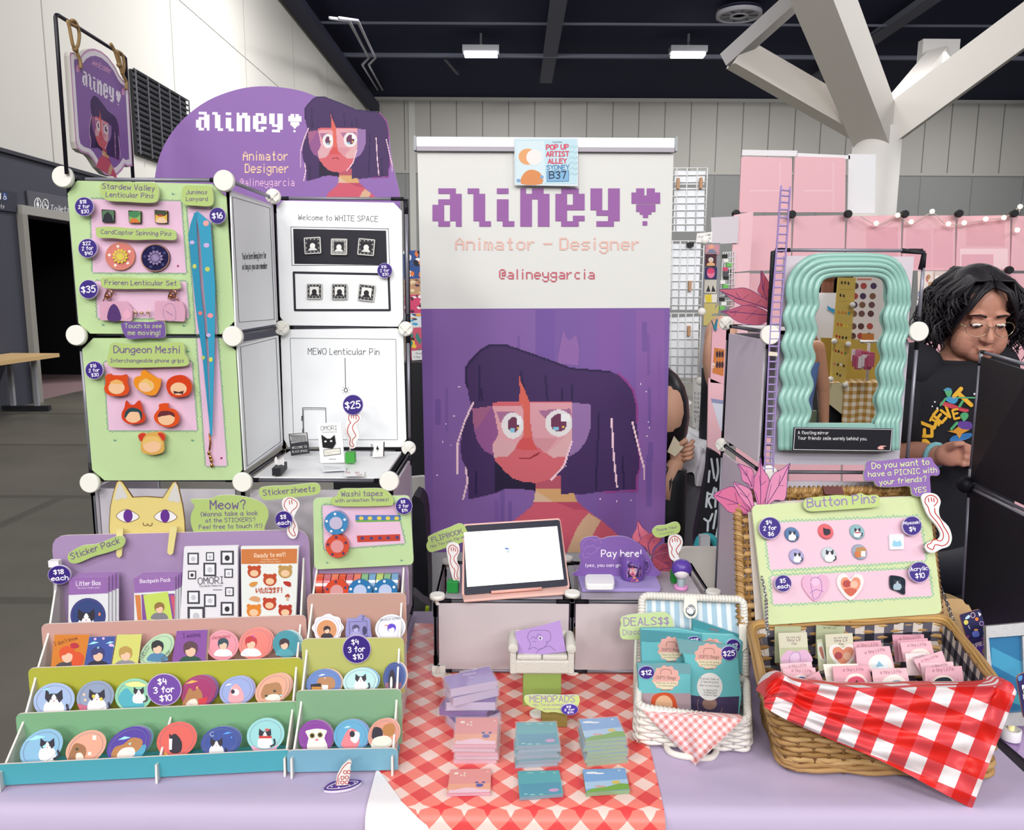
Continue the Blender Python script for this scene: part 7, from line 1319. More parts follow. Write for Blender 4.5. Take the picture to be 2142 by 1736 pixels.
for x, y in ((1519, 676), (1511, 930)): knob(T2, at(x, y, MYB - .01), .018, (-.4, -1, 0), True)
mb = MB(); mb.tube([P3(MX1 - .006, MY, MZ[0] - .04), P3(MX1 - .002, MY, MZ[0] - .004), P3(MX1 - .05, MY, MZ[0])], .0055, '#17161f', 6); mb.build('edge_bar', T2); mb = MB(); mb.tube([P3(MX0, MY, MZ[0] - .16), P3(MX0, MY, MZ[0] - .004), P3(MX0 + .02, MY, MZ[0])], .0055, '#17161f', 6); mb.build('edge_bar', T2)
# wavy mirror
cr(1480, 500, 3.6167)
YM = MY - .018; MPn = wall(YM)
def wave(x, y, a): return (x - a * math.cos((y - 590) / 207 * 2 * math.pi) * min(1, max(0, (y - 380) / 120)), y)
def strand(k): # 0 inner .. 4 outer
    f = k / 4; L = lambda a, b: a + (b - a) * f; P = []
    for i in range(34):
        y = 1400 - i * 29; tt = (1400 - y) / 957; P.append(wave(L(728, 552) + (L(798, 604) - L(728, 552)) * tt, y - f * 10, 17))
    P += [(L(806, 606), L(372, 350)), (L(842, 650), L(302, 250)), (L(900, 725), L(272, 172)), (L(980, 830), L(264, 134)), (L(1100, 1060), L(263, 128)), (L(1240, 1290), L(264, 132)), (L(1310, 1392), L(278, 168)), (L(1350, 1462), L(312, 250)), (L(1365, 1496), L(372, 350))]
    for i in range(34):
        y = 443 + i * 29; tt = (1400 - y) / 957; P.append(wave(L(1280, 1424) + (L(1358, 1498) - L(1280, 1424)) * tt, y - f * 10, 14))
    P = [(L(724, 546), 1590)] + [(L(724, 546), 1500)] + P + [(L(1280, 1418), 1500), (L(1280, 1418), 1590)]
    return sm(P, 2, False)
t = thing('mirror', MPn.m(980, 1590), 'wavy mint green framed mirror fixed on the pale tower', 'mirror')
MINT = '#8fbab0,r=.3,s=.5'
for k in range(5):
    P = strand(k); n = len(P)
    def tp(u): i = int(u * (n - 1)); x = P[i][0]; w = min(1, max(0, (x - 800) / 550)); return 1 - .25 * w
    MB().tube([MPn.m(x, y, .012 - .0015 * abs(k - 2) + .002 * math.sin((y - 590) / 207 * 6.283 + 1.2)) for x, y in P], .0078, MINT, 10, taper=tp).build('frame_ripple', t)
inn = strand(0)
bk_ = [p for p in inn if p[1] < 1420]
card('backing', MPn.off(-.002), [(540, 1588)] + [p for p in strand(4) if p[1] < 1580] + [(1425, 1588)], .008, MINT, parent=t)
card('mirror_glass', MPn.off(.0015), bk_, .002, '#f4f4f6,m=1,r=.0', parent=t, side='#8a9a98')
card('lower_frame', MPn.off(.012), [(745, 1400), (1270, 1402), (1270, 1590), (745, 1588)], .012, MINT, parent=t)
card('caption_card', MPn.off(.027), [(655, 1424), (1402, 1434), (1387, 1608), (643, 1598)], .003, '#12121c', 'black caption card with white border under the mirror', 'card', None, [('s', [(662, 1430), (1396, 1440), (1381, 1602), (650, 1592), (662, 1430)], 4, '#d8d8dc'), ('t', 'A floating mirror', 684, 1475, 915, 1477, '#e0e0e4', 1.15), ('t', 'Your friends smile warmly behind you.', 684, 1516, 1205, 1522, '#e0e0e4', 1.2), ('p', sm([(1285, 1580), (1310, 1562), (1355, 1566), (1325, 1574), (1335, 1588), (1300, 1590)], 2), '#e0a8a0')], back=.024)
# ladder
cr()
LDp = wall(MY - .03)
t = thing('toy_ladder', LDp.m(1608, 988), 'thin lilac toy ladder rising along the edge of the mirror tower', 'toy ladder')
lr = [(1634, 388), (1623, 540), (1611, 693), (1604, 850), (1599, 988)]; rr_ = [(1653, 390), (1643, 540), (1631, 693), (1622, 850), (1617, 988)]
lrs, rrs = sm(lr, 10, False), sm(rr_, 10, False)
for q in (lrs, rrs): MB().tube([LDp.m(x, y) for x, y in q], .0021, '#9c86bc', 6).build('rail', t)
for i in range(1, 40): MB().tube([LDp.m(*lrs[i]), LDp.m(*rrs[i])], .0021, '#a08cc0', 6).build('rung', t)
card('tape', LDp.off(.003), [(1608, 735), (1626, 737), (1627, 745), (1607, 744)], .001, '#ddd4c4,r=.2', parent=t)
# red leaves at the tower, pink leaves on the basket
cr(1390, 300, 4.339)
leafcard(wall(MY + .05), [([(945, 1600), (850, 1650), (700, 1630), (620, 1590), (560, 1540), (510, 1530), (620, 1500), (720, 1470), (860, 1490), (940, 1540)], '#b2566c', [(935, 1560), (800, 1545), (650, 1530), (530, 1525)]), ([(945, 1510), (860, 1480), (700, 1470), (590, 1400), (555, 1370), (495, 1330), (620, 1320), (720, 1310), (800, 1340), (900, 1400), (950, 1440)], '#b85c70', [(945, 1500), (830, 1460), (700, 1420), (520, 1345)]), ([(950, 1470), (900, 1400), (845, 1340), (870, 1260), (875, 1155), (910, 1200), (940, 1250), (960, 1300)], '#ae4c60', [(945, 1450), (900, 1340), (880, 1180)])], 'crimson leaf cutout stuck to the side of the mirror tower')
cr(1480, 940, 3.9667)
lp2 = lean(at(430, 440, 1.655), 2)
leafcard(lp2, [([(360, 540), (270, 530), (180, 520), (120, 460), (50, 380), (130, 330), (215, 308), (260, 380), (340, 480)], '#cc6a92', [(350, 530), (250, 450), (80, 385)]), ([(395, 545), (290, 420), (240, 340), (215, 270), (300, 300), (360, 340), (380, 430)], '#d584a8', [(385, 520), (330, 400), (230, 285)]), ([(375, 330), (330, 290), (285, 250), (275, 180), (250, 120), (320, 140), (370, 165), (385, 230)], '#cf7aa2', [(370, 310), (330, 220), (262, 130)]), ([(480, 470), (560, 420), (640, 420), (660, 300), (665, 200), (685, 115), (610, 170), (550, 200), (510, 290)], '#d88cb0', [(490, 460), (590, 300), (675, 130)]), ([(430, 500), (385, 350), (370, 270), (420, 170), (440, 60), (460, 160), (510, 240), (510, 350), (470, 470)], '#d37aa4', [(440, 490), (440, 300), (440, 90)])], 'pink leaf cutout rising behind the basket lid')
# ================================================================ picnic basket
cr()
rim = [V((.436, 1.268, .92)), V((.848, 1.258, .918)), V((.902, 1.558, .932)), V((.486, 1.521, .932))]
base = [V((.49, 1.3, .757)), V((.852, 1.282, .757)), V((.872, 1.52, .757)), V((.515, 1.5, .757))]
t = PB = thing('picnic_basket', sum(base, V((0, 0, 0))) / 4, 'large brown wicker picnic basket with open lid full of pin cards', 'basket')
woven(t, base, rim, 15, 46, .0052, .0034, WIC, '#8a6538,r=.5', .03)
P = loop(base, rim, 1, .03); mb = MB(); Q = along(P, 96)
for o, z in ((0, .004), (.007, .0), (-.006, .001), (.003, .008)):
    c = sum(rim, V((0, 0, 0))) / 4; mb.tube([p + V((p.x - c.x, p.y - c.y, 0)).normalized() * o + V((0, 0, z + .0015 * math.sin(i * .5 + o * 300))) for i, p in enumerate(Q)], .0042, WIC[(int(z * 1000)) % 4] if o else '#c09a5c,r=.5', 7, True)
mb.build('rim', t)
mb = MB(); Q = along(loop(base, rim, .02, .03), 96)
for j in range(3): mb.tube([p + V((0, 0, .004 + .008 * j + .002 * math.sin(i * .8 + 2.1 * j))) + V((p.x - .68, p.y - 1.4, 0)).normalized() * (.006 + .002 * math.cos(i * .8 + 2.1 * j)) for i, p in enumerate(Q)], .0052, WIC[j], 7, True)
mb.build('base_braid', t)
LIN = gingham('black_check_cloth', .021, ['#c9bfb8', '#55525e', '#1d1b26'], 0, uv='UVMap', rough=.85)
c = sum(rim, V((0, 0, 0))) / 4; mb = MB()
k = lambda p: V((c.x + (p.x - c.x) * .955, c.y + (p.y - c.y) * .955, p.z))
for i in range(4):
    a, b, q, s = k(base[i]), k(base[(i + 1) % 4]), k(rim[(i + 1) % 4]), k(rim[i]); mb.grid(lambda u, v: a.lerp(b, u).lerp(s.lerp(q, u), v) + V((0, 0, .006 * math.sin(u * 40) * (v > .9))), 16, 8, LIN)
mb.build('lining', t, uv=lambda p, g: (g[0] * .4, g[1] * .19))
mb = MB(); f = [k(p) + V((0, 0, .006)) for p in base]; mb.prism(f, [p - V((0, 0, .005)) for p in f], '#2a2830'); mb.build('bottom', t)
# lid
lb0, lb1 = V((.486, 1.535, .94)), V((.905, 1.572, .94)); cr(1480, 940, 3.9667)
LP = tri(lb0, lb1, at(900, 330, 1.685)); la = (LP.n); 
cl = [LP.m(300, 1480), LP.m(1945, 1420), LP.m(1845, 318), LP.m(262, 345)]
bm_ = [p - LP.n * .028 for p in cl]
mb = MB(); nr = 16
for r_ in range(nr):
    f = (r_ + .5) / nr; a, b = cl[0].lerp(cl[3], f), cl[1].lerp(cl[2], f); mb.tube([a.lerp(b, i / 88) - LP.n * (.016 + .0035 * math.cos(math.pi * (i / 4 + r_))) for i in range(89)], .0068, WIC[r_ % 4], 6)
for i in range(23): mb.tube([cl[0].lerp(cl[1], i / 22) - LP.n * .016, cl[3].lerp(cl[2], i / 22) - LP.n * .016], .004, '#8a6538', 5)
mb.build('lid', t)
mb = MB(); Q = along([p for p in loop(cl, cl, 0, .02)], 130)
mb.tube([p - LP.n * .012 for p in Q], .0085, WIC[1], 8, True)
for i, p in enumerate(Q):
    d = (Q[(i + 1) % 130] - Q[i - 1]).normalized(); o = d.cross(LP.n); mb.tube([p + o * .010 - LP.n * .012 - d * .004, p - LP.n * .002 , p - o * .010 - LP.n * .012 + d * .004], .0034, WIC[i % 4], 6)
mb.build('lid_border', t)
card('lid_lining', LP.off(-.006), [(330, 440), (1800, 380), (1890, 1400), (400, 1450)], .002, LIN, parent=t)
card('leather_strap', LP.off(.008), rq([(955, 305), (1118, 308), (1135, 380), (975, 372)], 10), .005, '#5c2a26,r=.35', parent=t)
card('leather_strap', LP.off(.008), rq([(1570, 1395), (1655, 1395), (1668, 1500), (1585, 1510)], 10), .005, '#33181a,r=.35', parent=t, art=[('s', [(1560, 1408), (1640, 1395)], 10, '#1a0f12')])
# chains
def chain(P, lab, n):
    Q = along([V(p) for p in P], n, False); t = thing('chain', Q[-1], lab, 'chain', 'silver chains of the picnic basket')
    for i in range(0, n - 1):
        p, q = Q[i], Q[i + 1]; d = (q - p).normalized(); a = d.cross(V((0, 1, 0))).normalized(); b = d.cross(a); s = a if i % 2 else b; L = (q - p).length * .78; m = (p + q) / 2
        MB().tube([m + d * (L * math.cos(k * .7854)) + s * (.0033 * math.sin(k * .7854)) for k in range(8)], .0011, '#c8c8cc,m=1,r=.2', 5, True).build('link', t)
chain([LP.m(418, 1070, .022), LP.m(440, 1250, .03), at(490, 1450, 1.44), at(505, 1540, 1.42)], 'silver chain hanging at the side near the white basket', 26)
cr(1930, 1220, 6.679)
chain([at(235, 10, 1.64), at(330, 250, 1.6), at(440, 560, 1.53), at(560, 830, 1.46), at(700, 1130, 1.4)], 'silver chain on the side of the neighbouring stall', 30)
# button pin board on the lid
cr(1480, 940, 3.9667)
BP = LP.off(.018)
q1 = [(470, 612), (1750, 560), (1810, 920), (520, 1000)]; q2 = [(525, 1055), (1825, 985), (1862, 1215), (545, 1285)]
card('button_board', BP, rq([(365, 462), (1832, 382), (1948, 1362), (482, 1458)], 55), .006, '#c3cf9e', 'large green button pin board leaning in the basket lid', 'display board', 'green display boards', [('p', q1, '#dcb8c8'), ('p', q2, '#dcb8c8'), ('g', q1, '#7fae9a', 6, 28), ('g', q2, '#7fae9a', 6, 28)], side='#dfe6c8')
BT = BP.off(.014)
badge(BT, [(820, 405), (890, 395), (960, 388), (1080, 378), (1200, 385), (1270, 362), (1320, 380), (1410, 380), (1428, 430), (1410, 475), (1250, 490), (1100, 500), (950, 510), (850, 512), (805, 480), (800, 440)], [('Button Pins', 830, 482, 1398, 440)], 'green tag over the button pin board', '#b3c67c', '#8a74a8', back=.01)
price(518, 652, 92, BT, ['$4', '2 for', '$6'], 'purple price disc $4, 2 for $6 on the button pin board')
price(1697, 634, 80, BT, ['Miyazaki', '$4'], 'purple price disc $4 beside the white square pin')
price(1758, 1018, 86, BT, ['Acrylic', '$10'], 'purple price disc $10 beside the dark acrylic pin')
price(628, 1112, 70, BT, ['$5', 'each'], 'purple $5 each disc beside the heart pins')
def btn(x, y, r, col, lab, art):
    pl = BP.off(.004); c = pl.m(x, y); rr = (pl.m(x + r, y) - c).length; mb = MB()
    mb.lathe(c - pl.n * .004, [(rr * .98, 0), (rr, .003), (rr * .85, .0055)], col + ',r=.15,c=.8', pl.n, 26)
    draw(mb, lambda a, b, d: pl.m(a, b, .002 + d), art); return tag(mb.build('button_pin'), lab, 'pin', 'round cat button pins')
btn(703, 705, 62, '#5a7aa4', 'blue round button with a curled cat, first of the upper row', cat(700, 710, 36)); btn(983, 680, 64, '#dc6a70', 'coral round button with a seated black cat', [('p', sm([(960, 700), (958, 650), (975, 660), (1010, 665), (1015, 700), (980, 715)], 3), DK)])
btn(1243, 683, 62, '#8cb4bc', 'teal grey round button with a cat in a red scarf', [*cat(1240, 685, 34), ('p', rc(1218, 688, 1264, 697), '#b8323a')]); btn(740, 888, 63, '#a4a4cc', 'lilac round button with a standing cat, lower row', cat(742, 890, 36))
btn(1008, 872, 64, '#c3cdd4', 'pale round button with a cat wearing glasses', cat(1010, 876, 44)); btn(1263, 850, 64, '#9ca4b8', 'round button with tabby cat and rainbow flag', [('p', sm([(1225, 840), (1240, 815), (1300, 815), (1310, 850), (1290, 890), (1240, 890)], 3), '#b08050'), ('P', [[(1215 + k * 10, 850), (1225 + k * 10, 852), (1232 + k * 9, 900), (1224 + k * 9, 896)] for k in range(4)], '#c8703c'), ('p', rc(1270, 845, 1305, 890), '#e6e0dc')])
card('square_pin', BP.off(.005), rq([(1505, 705), (1628, 700), (1632, 828), (1512, 832)], 14), .005, '#dcdde4,r=.2,c=.6', 'white square pin with a pale blue drawing', 'pin', None, [('p', sm([(1535, 800), (1550, 750), (1590, 745), (1610, 800)], 3), '#8cc0d8'), ('e', 1572, 745, 24, 20, '#d3e4ee')])
def heart(x, y, s, ry=1.): return sm([(x, y - .55 * s), (x + .35 * s, y - .95 * s * ry), (x + .85 * s, y - .85 * s * ry), (x + s, y - .3 * s), (x + .7 * s, y + .35 * s), (x, y + s * ry), (x - .7 * s, y + .35 * s), (x - s, y - .3 * s), (x - .85 * s, y - .85 * s * ry), (x - .35 * s, y - .95 * s * ry)], 3)
card('heart_pin', BP.off(.005), heart(897, 1148, 112), .005, '#d8a8c4,r=.2,c=.6', 'pink heart pin with a purple line drawing', 'pin', 'heart shaped pins', [('e', 897, 1100, 34, 34, '#dcb4d0'), ('s', sm([(855, 1090), (890, 1060), (935, 1080), (950, 1150), (925, 1220), (880, 1240), (865, 1160)], 3), 5, '#9a72b0'), ('s', [(850, 1190), (900, 1160), (960, 1180)], 5, '#9a72b0')])
card('heart_pin', BP.off(.005), heart(1185, 1140, 112), .005, '#e4dcdc,r=.2,c=.6', 'white heart pin with an orange picture', 'pin', 'heart shaped pins', [('p', heart(1187, 1140, 82), '#d4886c'), ('e', 1155, 1115, 34, 30, '#a8403c'), ('e', 1215, 1120, 32, 30, '#dcb09a'), ('p', sm([(1130, 1170), (1180, 1150), (1240, 1170), (1190, 1215)], 3), '#c05a48')])
card('acrylic_pin', BP.off(.005), sm([(1515, 1055), (1540, 1045), (1600, 1055), (1640, 1080), (1640, 1150), (1635, 1205), (1580, 1180), (1520, 1150)], 3), .005, '#1f2a36,r=.15,c=.6', 'dark angular acrylic pin with a pale cat', 'pin', None, cat(1575, 1115, 40, '#9cb0bc', '#1f2a36'))
yp = lean(at(1860, 700, 1.60), 6, 4)
t = hand(BT.off(.006), [(1775, 385), (1830, 360), (1900, 375), (1935, 430), (1920, 500), (1935, 570), (2000, 640), (2028, 730), (2005, 800), (1940, 825), (1880, 855), (1830, 850), (1805, 800), (1840, 765), (1910, 745), (1935, 700), (1900, 630), (1840, 560), (1800, 480)], [[(1880, 470), (1910, 430), (1890, 395), (1850, 380), (1812, 400), (1805, 440), (1830, 480), (1850, 540), (1900, 600), (1950, 680), (1955, 730), (1930, 760), (1880, 745), (1850, 780), (1825, 790), (1830, 815), (1870, 830), (1890, 790), (1950, 800), (1995, 770), (2000, 710), (1960, 640), (1930, 580), (1890, 530), (1885, 490)], [(1832, 405), (1836, 435)], [(1855, 400), (1860, 430)], [(1876, 405), (1880, 435)]], 'long curling hand sign beside the button pin board', 8)
badge(BT.off(.001), [(1310, 160), (1330, 100), (1450, 95), (1600, 75), (1760, 72), (1850, 65), (1880, 110), (1925, 170), (1915, 215), (1850, 220), (1850, 300), (1845, 370), (1760, 390), (1700, 370), (1680, 305), (1560, 310), (1420, 305), (1380, 260), (1310, 260), (1297, 200)], [('Do you want to', 1365, 160, 1838, 125), ('have a PICNIC with', 1335, 228, 1900, 190), ('your friends?', 1428, 295, 1815, 262), ('YES', 1715, 360, 1815, 350)], 'purple picnic question sign above the button board', '#8460a4', '#cdd99a', back=0)
# pin cards in the basket
cr(1590, 1290, 4.557)
def pcard(Y, P, col, lab, art=(), pin=None, tilt=12):
    c = sum((at(x, y, Y) for x, y in P), V((0, 0, 0))) / 4; pl = lean(at((P[2][0] + P[3][0]) / 2, (P[2][1] + P[3][1]) / 2, Y), tilt, 2)
    return card('pin_card', pl, P, .0015, col, lab, 'pin card', 'pin cards in the picnic basket', art)
CP, CG = '#e6b6c2', '#cfccb6'
def tl(x0, y0, x1, y1): return ('t', 'a tiny Lil Pin', x0, y0, x1, y1, '#a06878', 1.3)
pcard(1.5, [(138, 92), (388, 92), (400, 440), (140, 440)], '#aab08e', 'sage pin card at the back, behind the purple heart card'); pcard(1.5, [(535, 78), (800, 95), (800, 420), (530, 400)], '#a8ae8e', 'sage pin card at the back, behind the orange heart card', [('t', '(a not so)', 600, 112, 725, 116, '#5c6048', 1.2)])
pcard(1.455, [(172, 155), (445, 148), (470, 470), (195, 480)], CG, 'beige pin card with a purple heart pin', [('p', [(190, 295), (455, 290), (470, 470), (195, 480)], '#b6ba98'), ('t', '(a not so)', 250, 204, 385, 198, '#7a5a6c', .7), ('t', 'tiny Lil', 258, 236, 380, 229, '#7a5a6c', .9), ('t', 'PIN', 302, 266, 345, 264, '#7a5a6c', .8), ('p', sm([(212, 370), (270, 318), (340, 330), (420, 312), (480, 360), (480, 440), (212, 440)], 3), '#d8aecb'), ('e', 325, 380, 50, 48, '#dcbcd8'), ('s', sm([(280, 440), (285, 370), (330, 335), (375, 350), (385, 420)], 3, False), 6, '#a084b4')])
pcard(1.46, [(540, 220), (590, 210), (650, 500), (560, 520)], '#c3c5a8', 'narrow sage pin card turned sideways', [('p', sm([(545, 280), (585, 240), (610, 330), (635, 440), (570, 390)], 3), '#cfd4c8'), ('p', sm([(560, 300), (590, 290), (610, 400), (585, 380)], 3), '#a86a5c')])
pcard(1.45, [(620, 170), (880, 155), (905, 460), (640, 475)], CG, 'beige pin card with an orange heart pin', [('p', [(640, 290), (900, 275), (905, 460), (645, 470)], '#b6ba98'), ('t', '(a not so)', 700, 208, 832, 202, '#7a5a6c', .7), ('t', 'tiny Lil', 705, 240, 828, 233, '#7a5a6c', .9), ('t', 'PIN', 750, 270, 795, 268, '#7a5a6c', .8), ('p', heart(788, 370, 132, .85), '#e2dcdc'), ('p', heart(790, 368, 100, .85), '#cf8468'), ('e', 745, 370, 38, 36, '#a0444a'), ('e', 830, 375, 40, 38, '#d8a890')])
pcard(1.45, [(890, 240), (1150, 225), (1180, 470), (900, 470)], '#dca8b6', 'pink pin card behind the blue square pin card', [tl(925, 285, 1125, 275)])
pcard(1.42, [(910, 295), (1235, 280), (1290, 520), (930, 520)], CP, 'pink pin card with a pale blue square pin', [tl(1000, 355, 1190, 325), ('p', sm([(1040, 500), (1050, 400), (1120, 360), (1210, 370), (1255, 440), (1250, 500)], 3), '#f0e8e4'), ('p', rq([(1060, 395), (1200, 385), (1225, 500), (1070, 500)], 12), '#e4ecf0'), ('p', [(1100, 480), (1130, 420), (1180, 470)], '#8cbcd4')])
pcard(1.485, [(1260, 172), (1560, 168), (1590, 420), (1290, 430)], '#d29aac', 'darker pink pin card at the back right of the basket', [tl(1330, 220, 1530, 200)])
pcard(1.46, [(1310, 228), (1595, 205), (1650, 420), (1330, 430)], '#dba4b4', 'pink pin card second from the back at the right'); pcard(1.445, [(1335, 245), (1625, 230), (1680, 430), (1370, 430)], CP, 'pink pin card with a cream oval, right rear', [tl(1405, 285, 1585, 275), ('p', sm([(1430, 345), (1480, 310), (1560, 305), (1610, 340), (1600, 370), (1440, 380)], 3), '#f0e4dc')])
pcard(1.41, [(1382, 350), (1600, 342), (1640, 560), (1410, 560)], '#f0dadc', 'very pale pin card in the middle right', [tl(1455, 395, 1560, 375)]); pcard(1.395, [(1460, 410), (1735, 325), (1790, 480), (1540, 560)], CP, 'tilted pink pin card at the right', [tl(1540, 432, 1698, 385)])
pcard(1.385, [(1525, 440), (1840, 428), (1870, 640), (1560, 640)], '#eac2ca', 'pink pin card behind the dark pin card', [tl(1640, 480, 1780, 460)])
pcard(1.35, [(1575, 482), (1922, 470), (1950, 700), (1570, 700)], '#dba8b6', 'pink pin card with a dark oval cat pin', [tl(1645, 525, 1848, 512), ('p', sm([(1640, 690), (1650, 600), (1720, 560), (1810, 570), (1850, 620), (1850, 690)], 3), '#e8dcd0'), ('p', sm([(1652, 690), (1660, 610), (1725, 578), (1800, 582), (1838, 630), (1840, 690)], 3), '#24303a'), ('p', [(1700, 680), (1720, 640), (1745, 655), (1765, 640), (1775, 690)], '#9aa4a8'), ('e', 1612, 600, 7, 12, '#d490a4'), ('e', 1880, 598, 7, 12, '#d490a4')])
pcard(1.39, [(190, 448), (490, 430), (515, 560), (210, 570)], '#ecc4cc', 'pink pin card behind the front left cards', [tl(275, 480, 440, 470)]); pcard(1.355, [(215, 495), (525, 485), (560, 700), (240, 700)], CP, 'pink pin card with blue round pin at front left', [tl(300, 522, 490, 532), ('p', sm([(290, 640), (330, 570), (400, 550), (460, 600)], 3), '#f0e2dc'), ('e', 395, 610, 52, 40, '#4a6aa4')])
pcard(1.33, [(395, 610), (560, 518), (640, 700), (450, 720)], '#dfa6b4', 'tilted pink pin card at the front left corner', [tl(400, 645, 530, 590)]); pcard(1.36, [(600, 452), (930, 448), (940, 640), (640, 650)], '#efe6dc', 'cream pin card behind the coral pin card')
pcard(1.345, [(690, 478), (1040, 462), (1080, 700), (715, 700)], '#e2a9b6', 'pink pin card with a coral round pin', [tl(790, 520, 985, 515), ('p', sm([(815, 640), (840, 560), (910, 540), (980, 560), (1010, 640)], 3), '#f0e2dc'), ('p', sm([(840, 640), (850, 590), (920, 565), (980, 590), (995, 640)], 3), '#dc5a74'), ('p', [(900, 625), (925, 600), (930, 630)], '#2c3a34')])
pcard(1.335, [(1065, 500), (1395, 488), (1440, 700), (1090, 700)], '#eabcc6', 'pink pin card with a pale teal round pin', [tl(1145, 545, 1345, 535), ('p', sm([(1170, 660), (1190, 580), (1290, 550), (1370, 590), (1390, 660)], 3), '#f2ece6'), ('p', sm([(1235, 650), (1270, 608), (1330, 605), (1360, 640)], 3), '#9cb8c4')])
pcard(1.31, [(1180, 660), (1500, 610), (1570, 720), (1200, 740)], '#e8b4bf', 'pink pin card lying low behind the red cloth', [tl(1360, 672, 1485, 650)], tilt=30); pcard(1.31, [(710, 655), (1165, 640), (1180, 720), (720, 740)], '#f0d4d8', 'pale pink card edge just above the red cloth', tilt=30)
# red check cloth over the front
cr(1540, 1260, 3.558)
REDG = gingham('red_gingham_plastic', .135, ['#e2dadd', '#d2444a', '#d0201a'], -22, uv='UVMap', rough=.42)
top = sm([(205, 705), (250, 600), (350, 545), (440, 590), (600, 612), (840, 635), (1100, 640), (1400, 632), (1700, 632), (1930, 625), (1990, 590), (2050, 600), (2088, 670)], 4, False); bot = sm([(212, 770), (300, 840), (520, 960), (700, 1020), (900, 1090), (1100, 1180), (1330, 1300), (1500, 1400), (1640, 1480), (1755, 1535), (1790, 1420), (1900, 1100), (2080, 720)], 4, False)
bot = sm([(210, 780), (330, 850), (460, 915), (620, 985), (800, 1060), (980, 1135), (1130, 1205), (1260, 1270), (1390, 1340), (1510, 1405), (1620, 1465), (1755, 1535)], 4, False)
def lerpP(P, u): x = u * (len(P) - 1); i = min(int(x), len(P) - 2); f = x - i; return (P[i][0] * (1 - f) + P[i + 1][0] * f, P[i][1] * (1 - f) + P[i + 1][1] * f)
def clpx(u, v):
    a, b = lerpP(top, u), lerpP(bot, u); return (a[0] * (1 - v) + b[0] * v, a[1] * (1 - v) + b[1] * v)
def cloth(u, v):
    x, y = clpx(u, v); Y = 1.243 - .012 * v - .045 * v * max(0, u - .35) + .005 * math.sin(u * 17 + v * 9) * v + .004 * math.sin(u * 31 - v * 16) * (1 - .5 * v) + .003 * math.sin(u * 8 + v * 30)
    if v > .93: Y += .004
    p = at(x, y, Y)
    return p
mb = MB(); mb.grid(cloth, 70, 40, REDG); mb.grid(lambda u, v: cloth(u, 0) + V((0, .042 * v, .004 * math.sin(3.14 * v * .7) - .014 * v)), 70, 4, REDG)
nb = 71 * 41
def cuv(p, g): x, y = clpx(*g); return (x / 1000, y / 1000)
tag(mb.build('check_cloth', uv=cuv), 'red and white check plastic cloth draped over the front of the picnic basket', 'cloth')
# ================================================================ the next stall on the right
cr()
def side_panel(P, lab, m='#1b1b24,r=.5'):
    a = thing('grid_panel', P[3], lab, 'panel', 'black grid panels'); panel(a, P[3], P[2], P[1], P[0], m, .006, .008); return a
A0, A1, A2 = at(2052, 735, 2.02), at(2028, 1012, 2.02), at(2012, 1300, 2.02)
B0, B1, B2 = at(2165, 768, 1.66), at(2165, 1078, 1.66), at(2165, 1400, 1.66)
side_panel([A0, B0, B1, A1], 'upper black grid panel at the right picture edge'); side_panel([A1, B1, B2, A2], 'lower black grid panel at the right picture edge')
pa = [o for o in COL.objects if o.name.startswith('grid_panel') and o.parent is None][:2]
MB().tube([A1 + V((0, 0, .04)), A1], .006, '#b8bac0,m=.8', 6).build('corner_bar', pa[1]); MB().tube([A0 + V((0, -.002, 0)), A0 - V((0, 0, .03))], .005, '#b8bac0,m=.8', 6).build('corner_bar', pa[0]); MB().tube([A0, B0], .004, '#a9abb2,m=.6', 6).build('edge_bar', pa[0]); MB().tube([A1 - V((0, 0, .01)), B1 - V((0, 0, .01))], .004, '#a9abb2,m=.6', 6).build('edge_bar', pa[1]); MB().ball(A1 + V((-.015, -.01, 0)), .022, '#14141c', 14, 10).build('joint', pa[1])
card('dark_backdrop', wall(2.6), [(1930, 985), (2040, 1000), (2040, 1560), (1960, 1560)], .01, '#10171c,r=.6', 'dark greenish cloth behind the basket, below the seller', 'cloth', None, [('p', sm([(1955, 1120), (1985, 1100), (1995, 1180), (1965, 1230)], 3), '#12302f')])
IRI, n_, L_, b_ = nodemat('shimmer_cloth', .35, .6); tn = n_.new('ShaderNodeTexNoise'); tn.inputs['Scale'].default_value = 14; rp = n_.new('ShaderNodeValToRGB'); e = rp.color_ramp.elements; e[0].color = col4('#7c5a9c'); e[1].color = col4('#c3a2d4'); L_.new(tn.outputs['Fac'], rp.inputs[0]); L_.new(rp.outputs[0], b_.inputs['Base Color']); b_.inputs['Metallic'].default_value = .25
t = thing('table', (1.45, 1.6, 0), 'neighbouring stall table under shimmering purple cloth', 'table')
mb = MB(); mb.grid(lambda u, v: V((.962 + 1.1 * u, 1.2 + .82 * v, .738 + .004 * math.sin(u * 25 + v * 11))), 30, 16, IRI); mb.grid(lambda u, v: V((.962 + 1.1 * u, 1.2 - .01 * v - .01 * math.sin(u * 40) * v, .738 - .7 * v)), 30, 10, IRI); mb.build('cloth', t)
MB().box((1.51, 1.62, .71), 1.06, .78, .03, '#77757a').build('tabletop', t)
for x in (.97, 1.95):
    for y in (1.28, 1.95): MB().tube([(x, y, 0), (x, y, .7)], .015, '#77757a').build('leg', t)
cr(1930, 1220, 6.679)
card('paper_bag', lean(at(450, 700, 1.63), 8), sm([(270, 250), (350, 215), (450, 215), (560, 230), (600, 300), (690, 390), (700, 1100), (330, 1100), (250, 700)], 2), .05, '#b9996c,b=20', 'brown paper bag behind the basket chain', 'bag')
def phone(o, P, lab, art): return card('charm_card', lean(o, 14, -6), rq(P, 25), .004, '#241c56', lab, 'card', 'dark blue charm cards', art, side='#d89a7a')
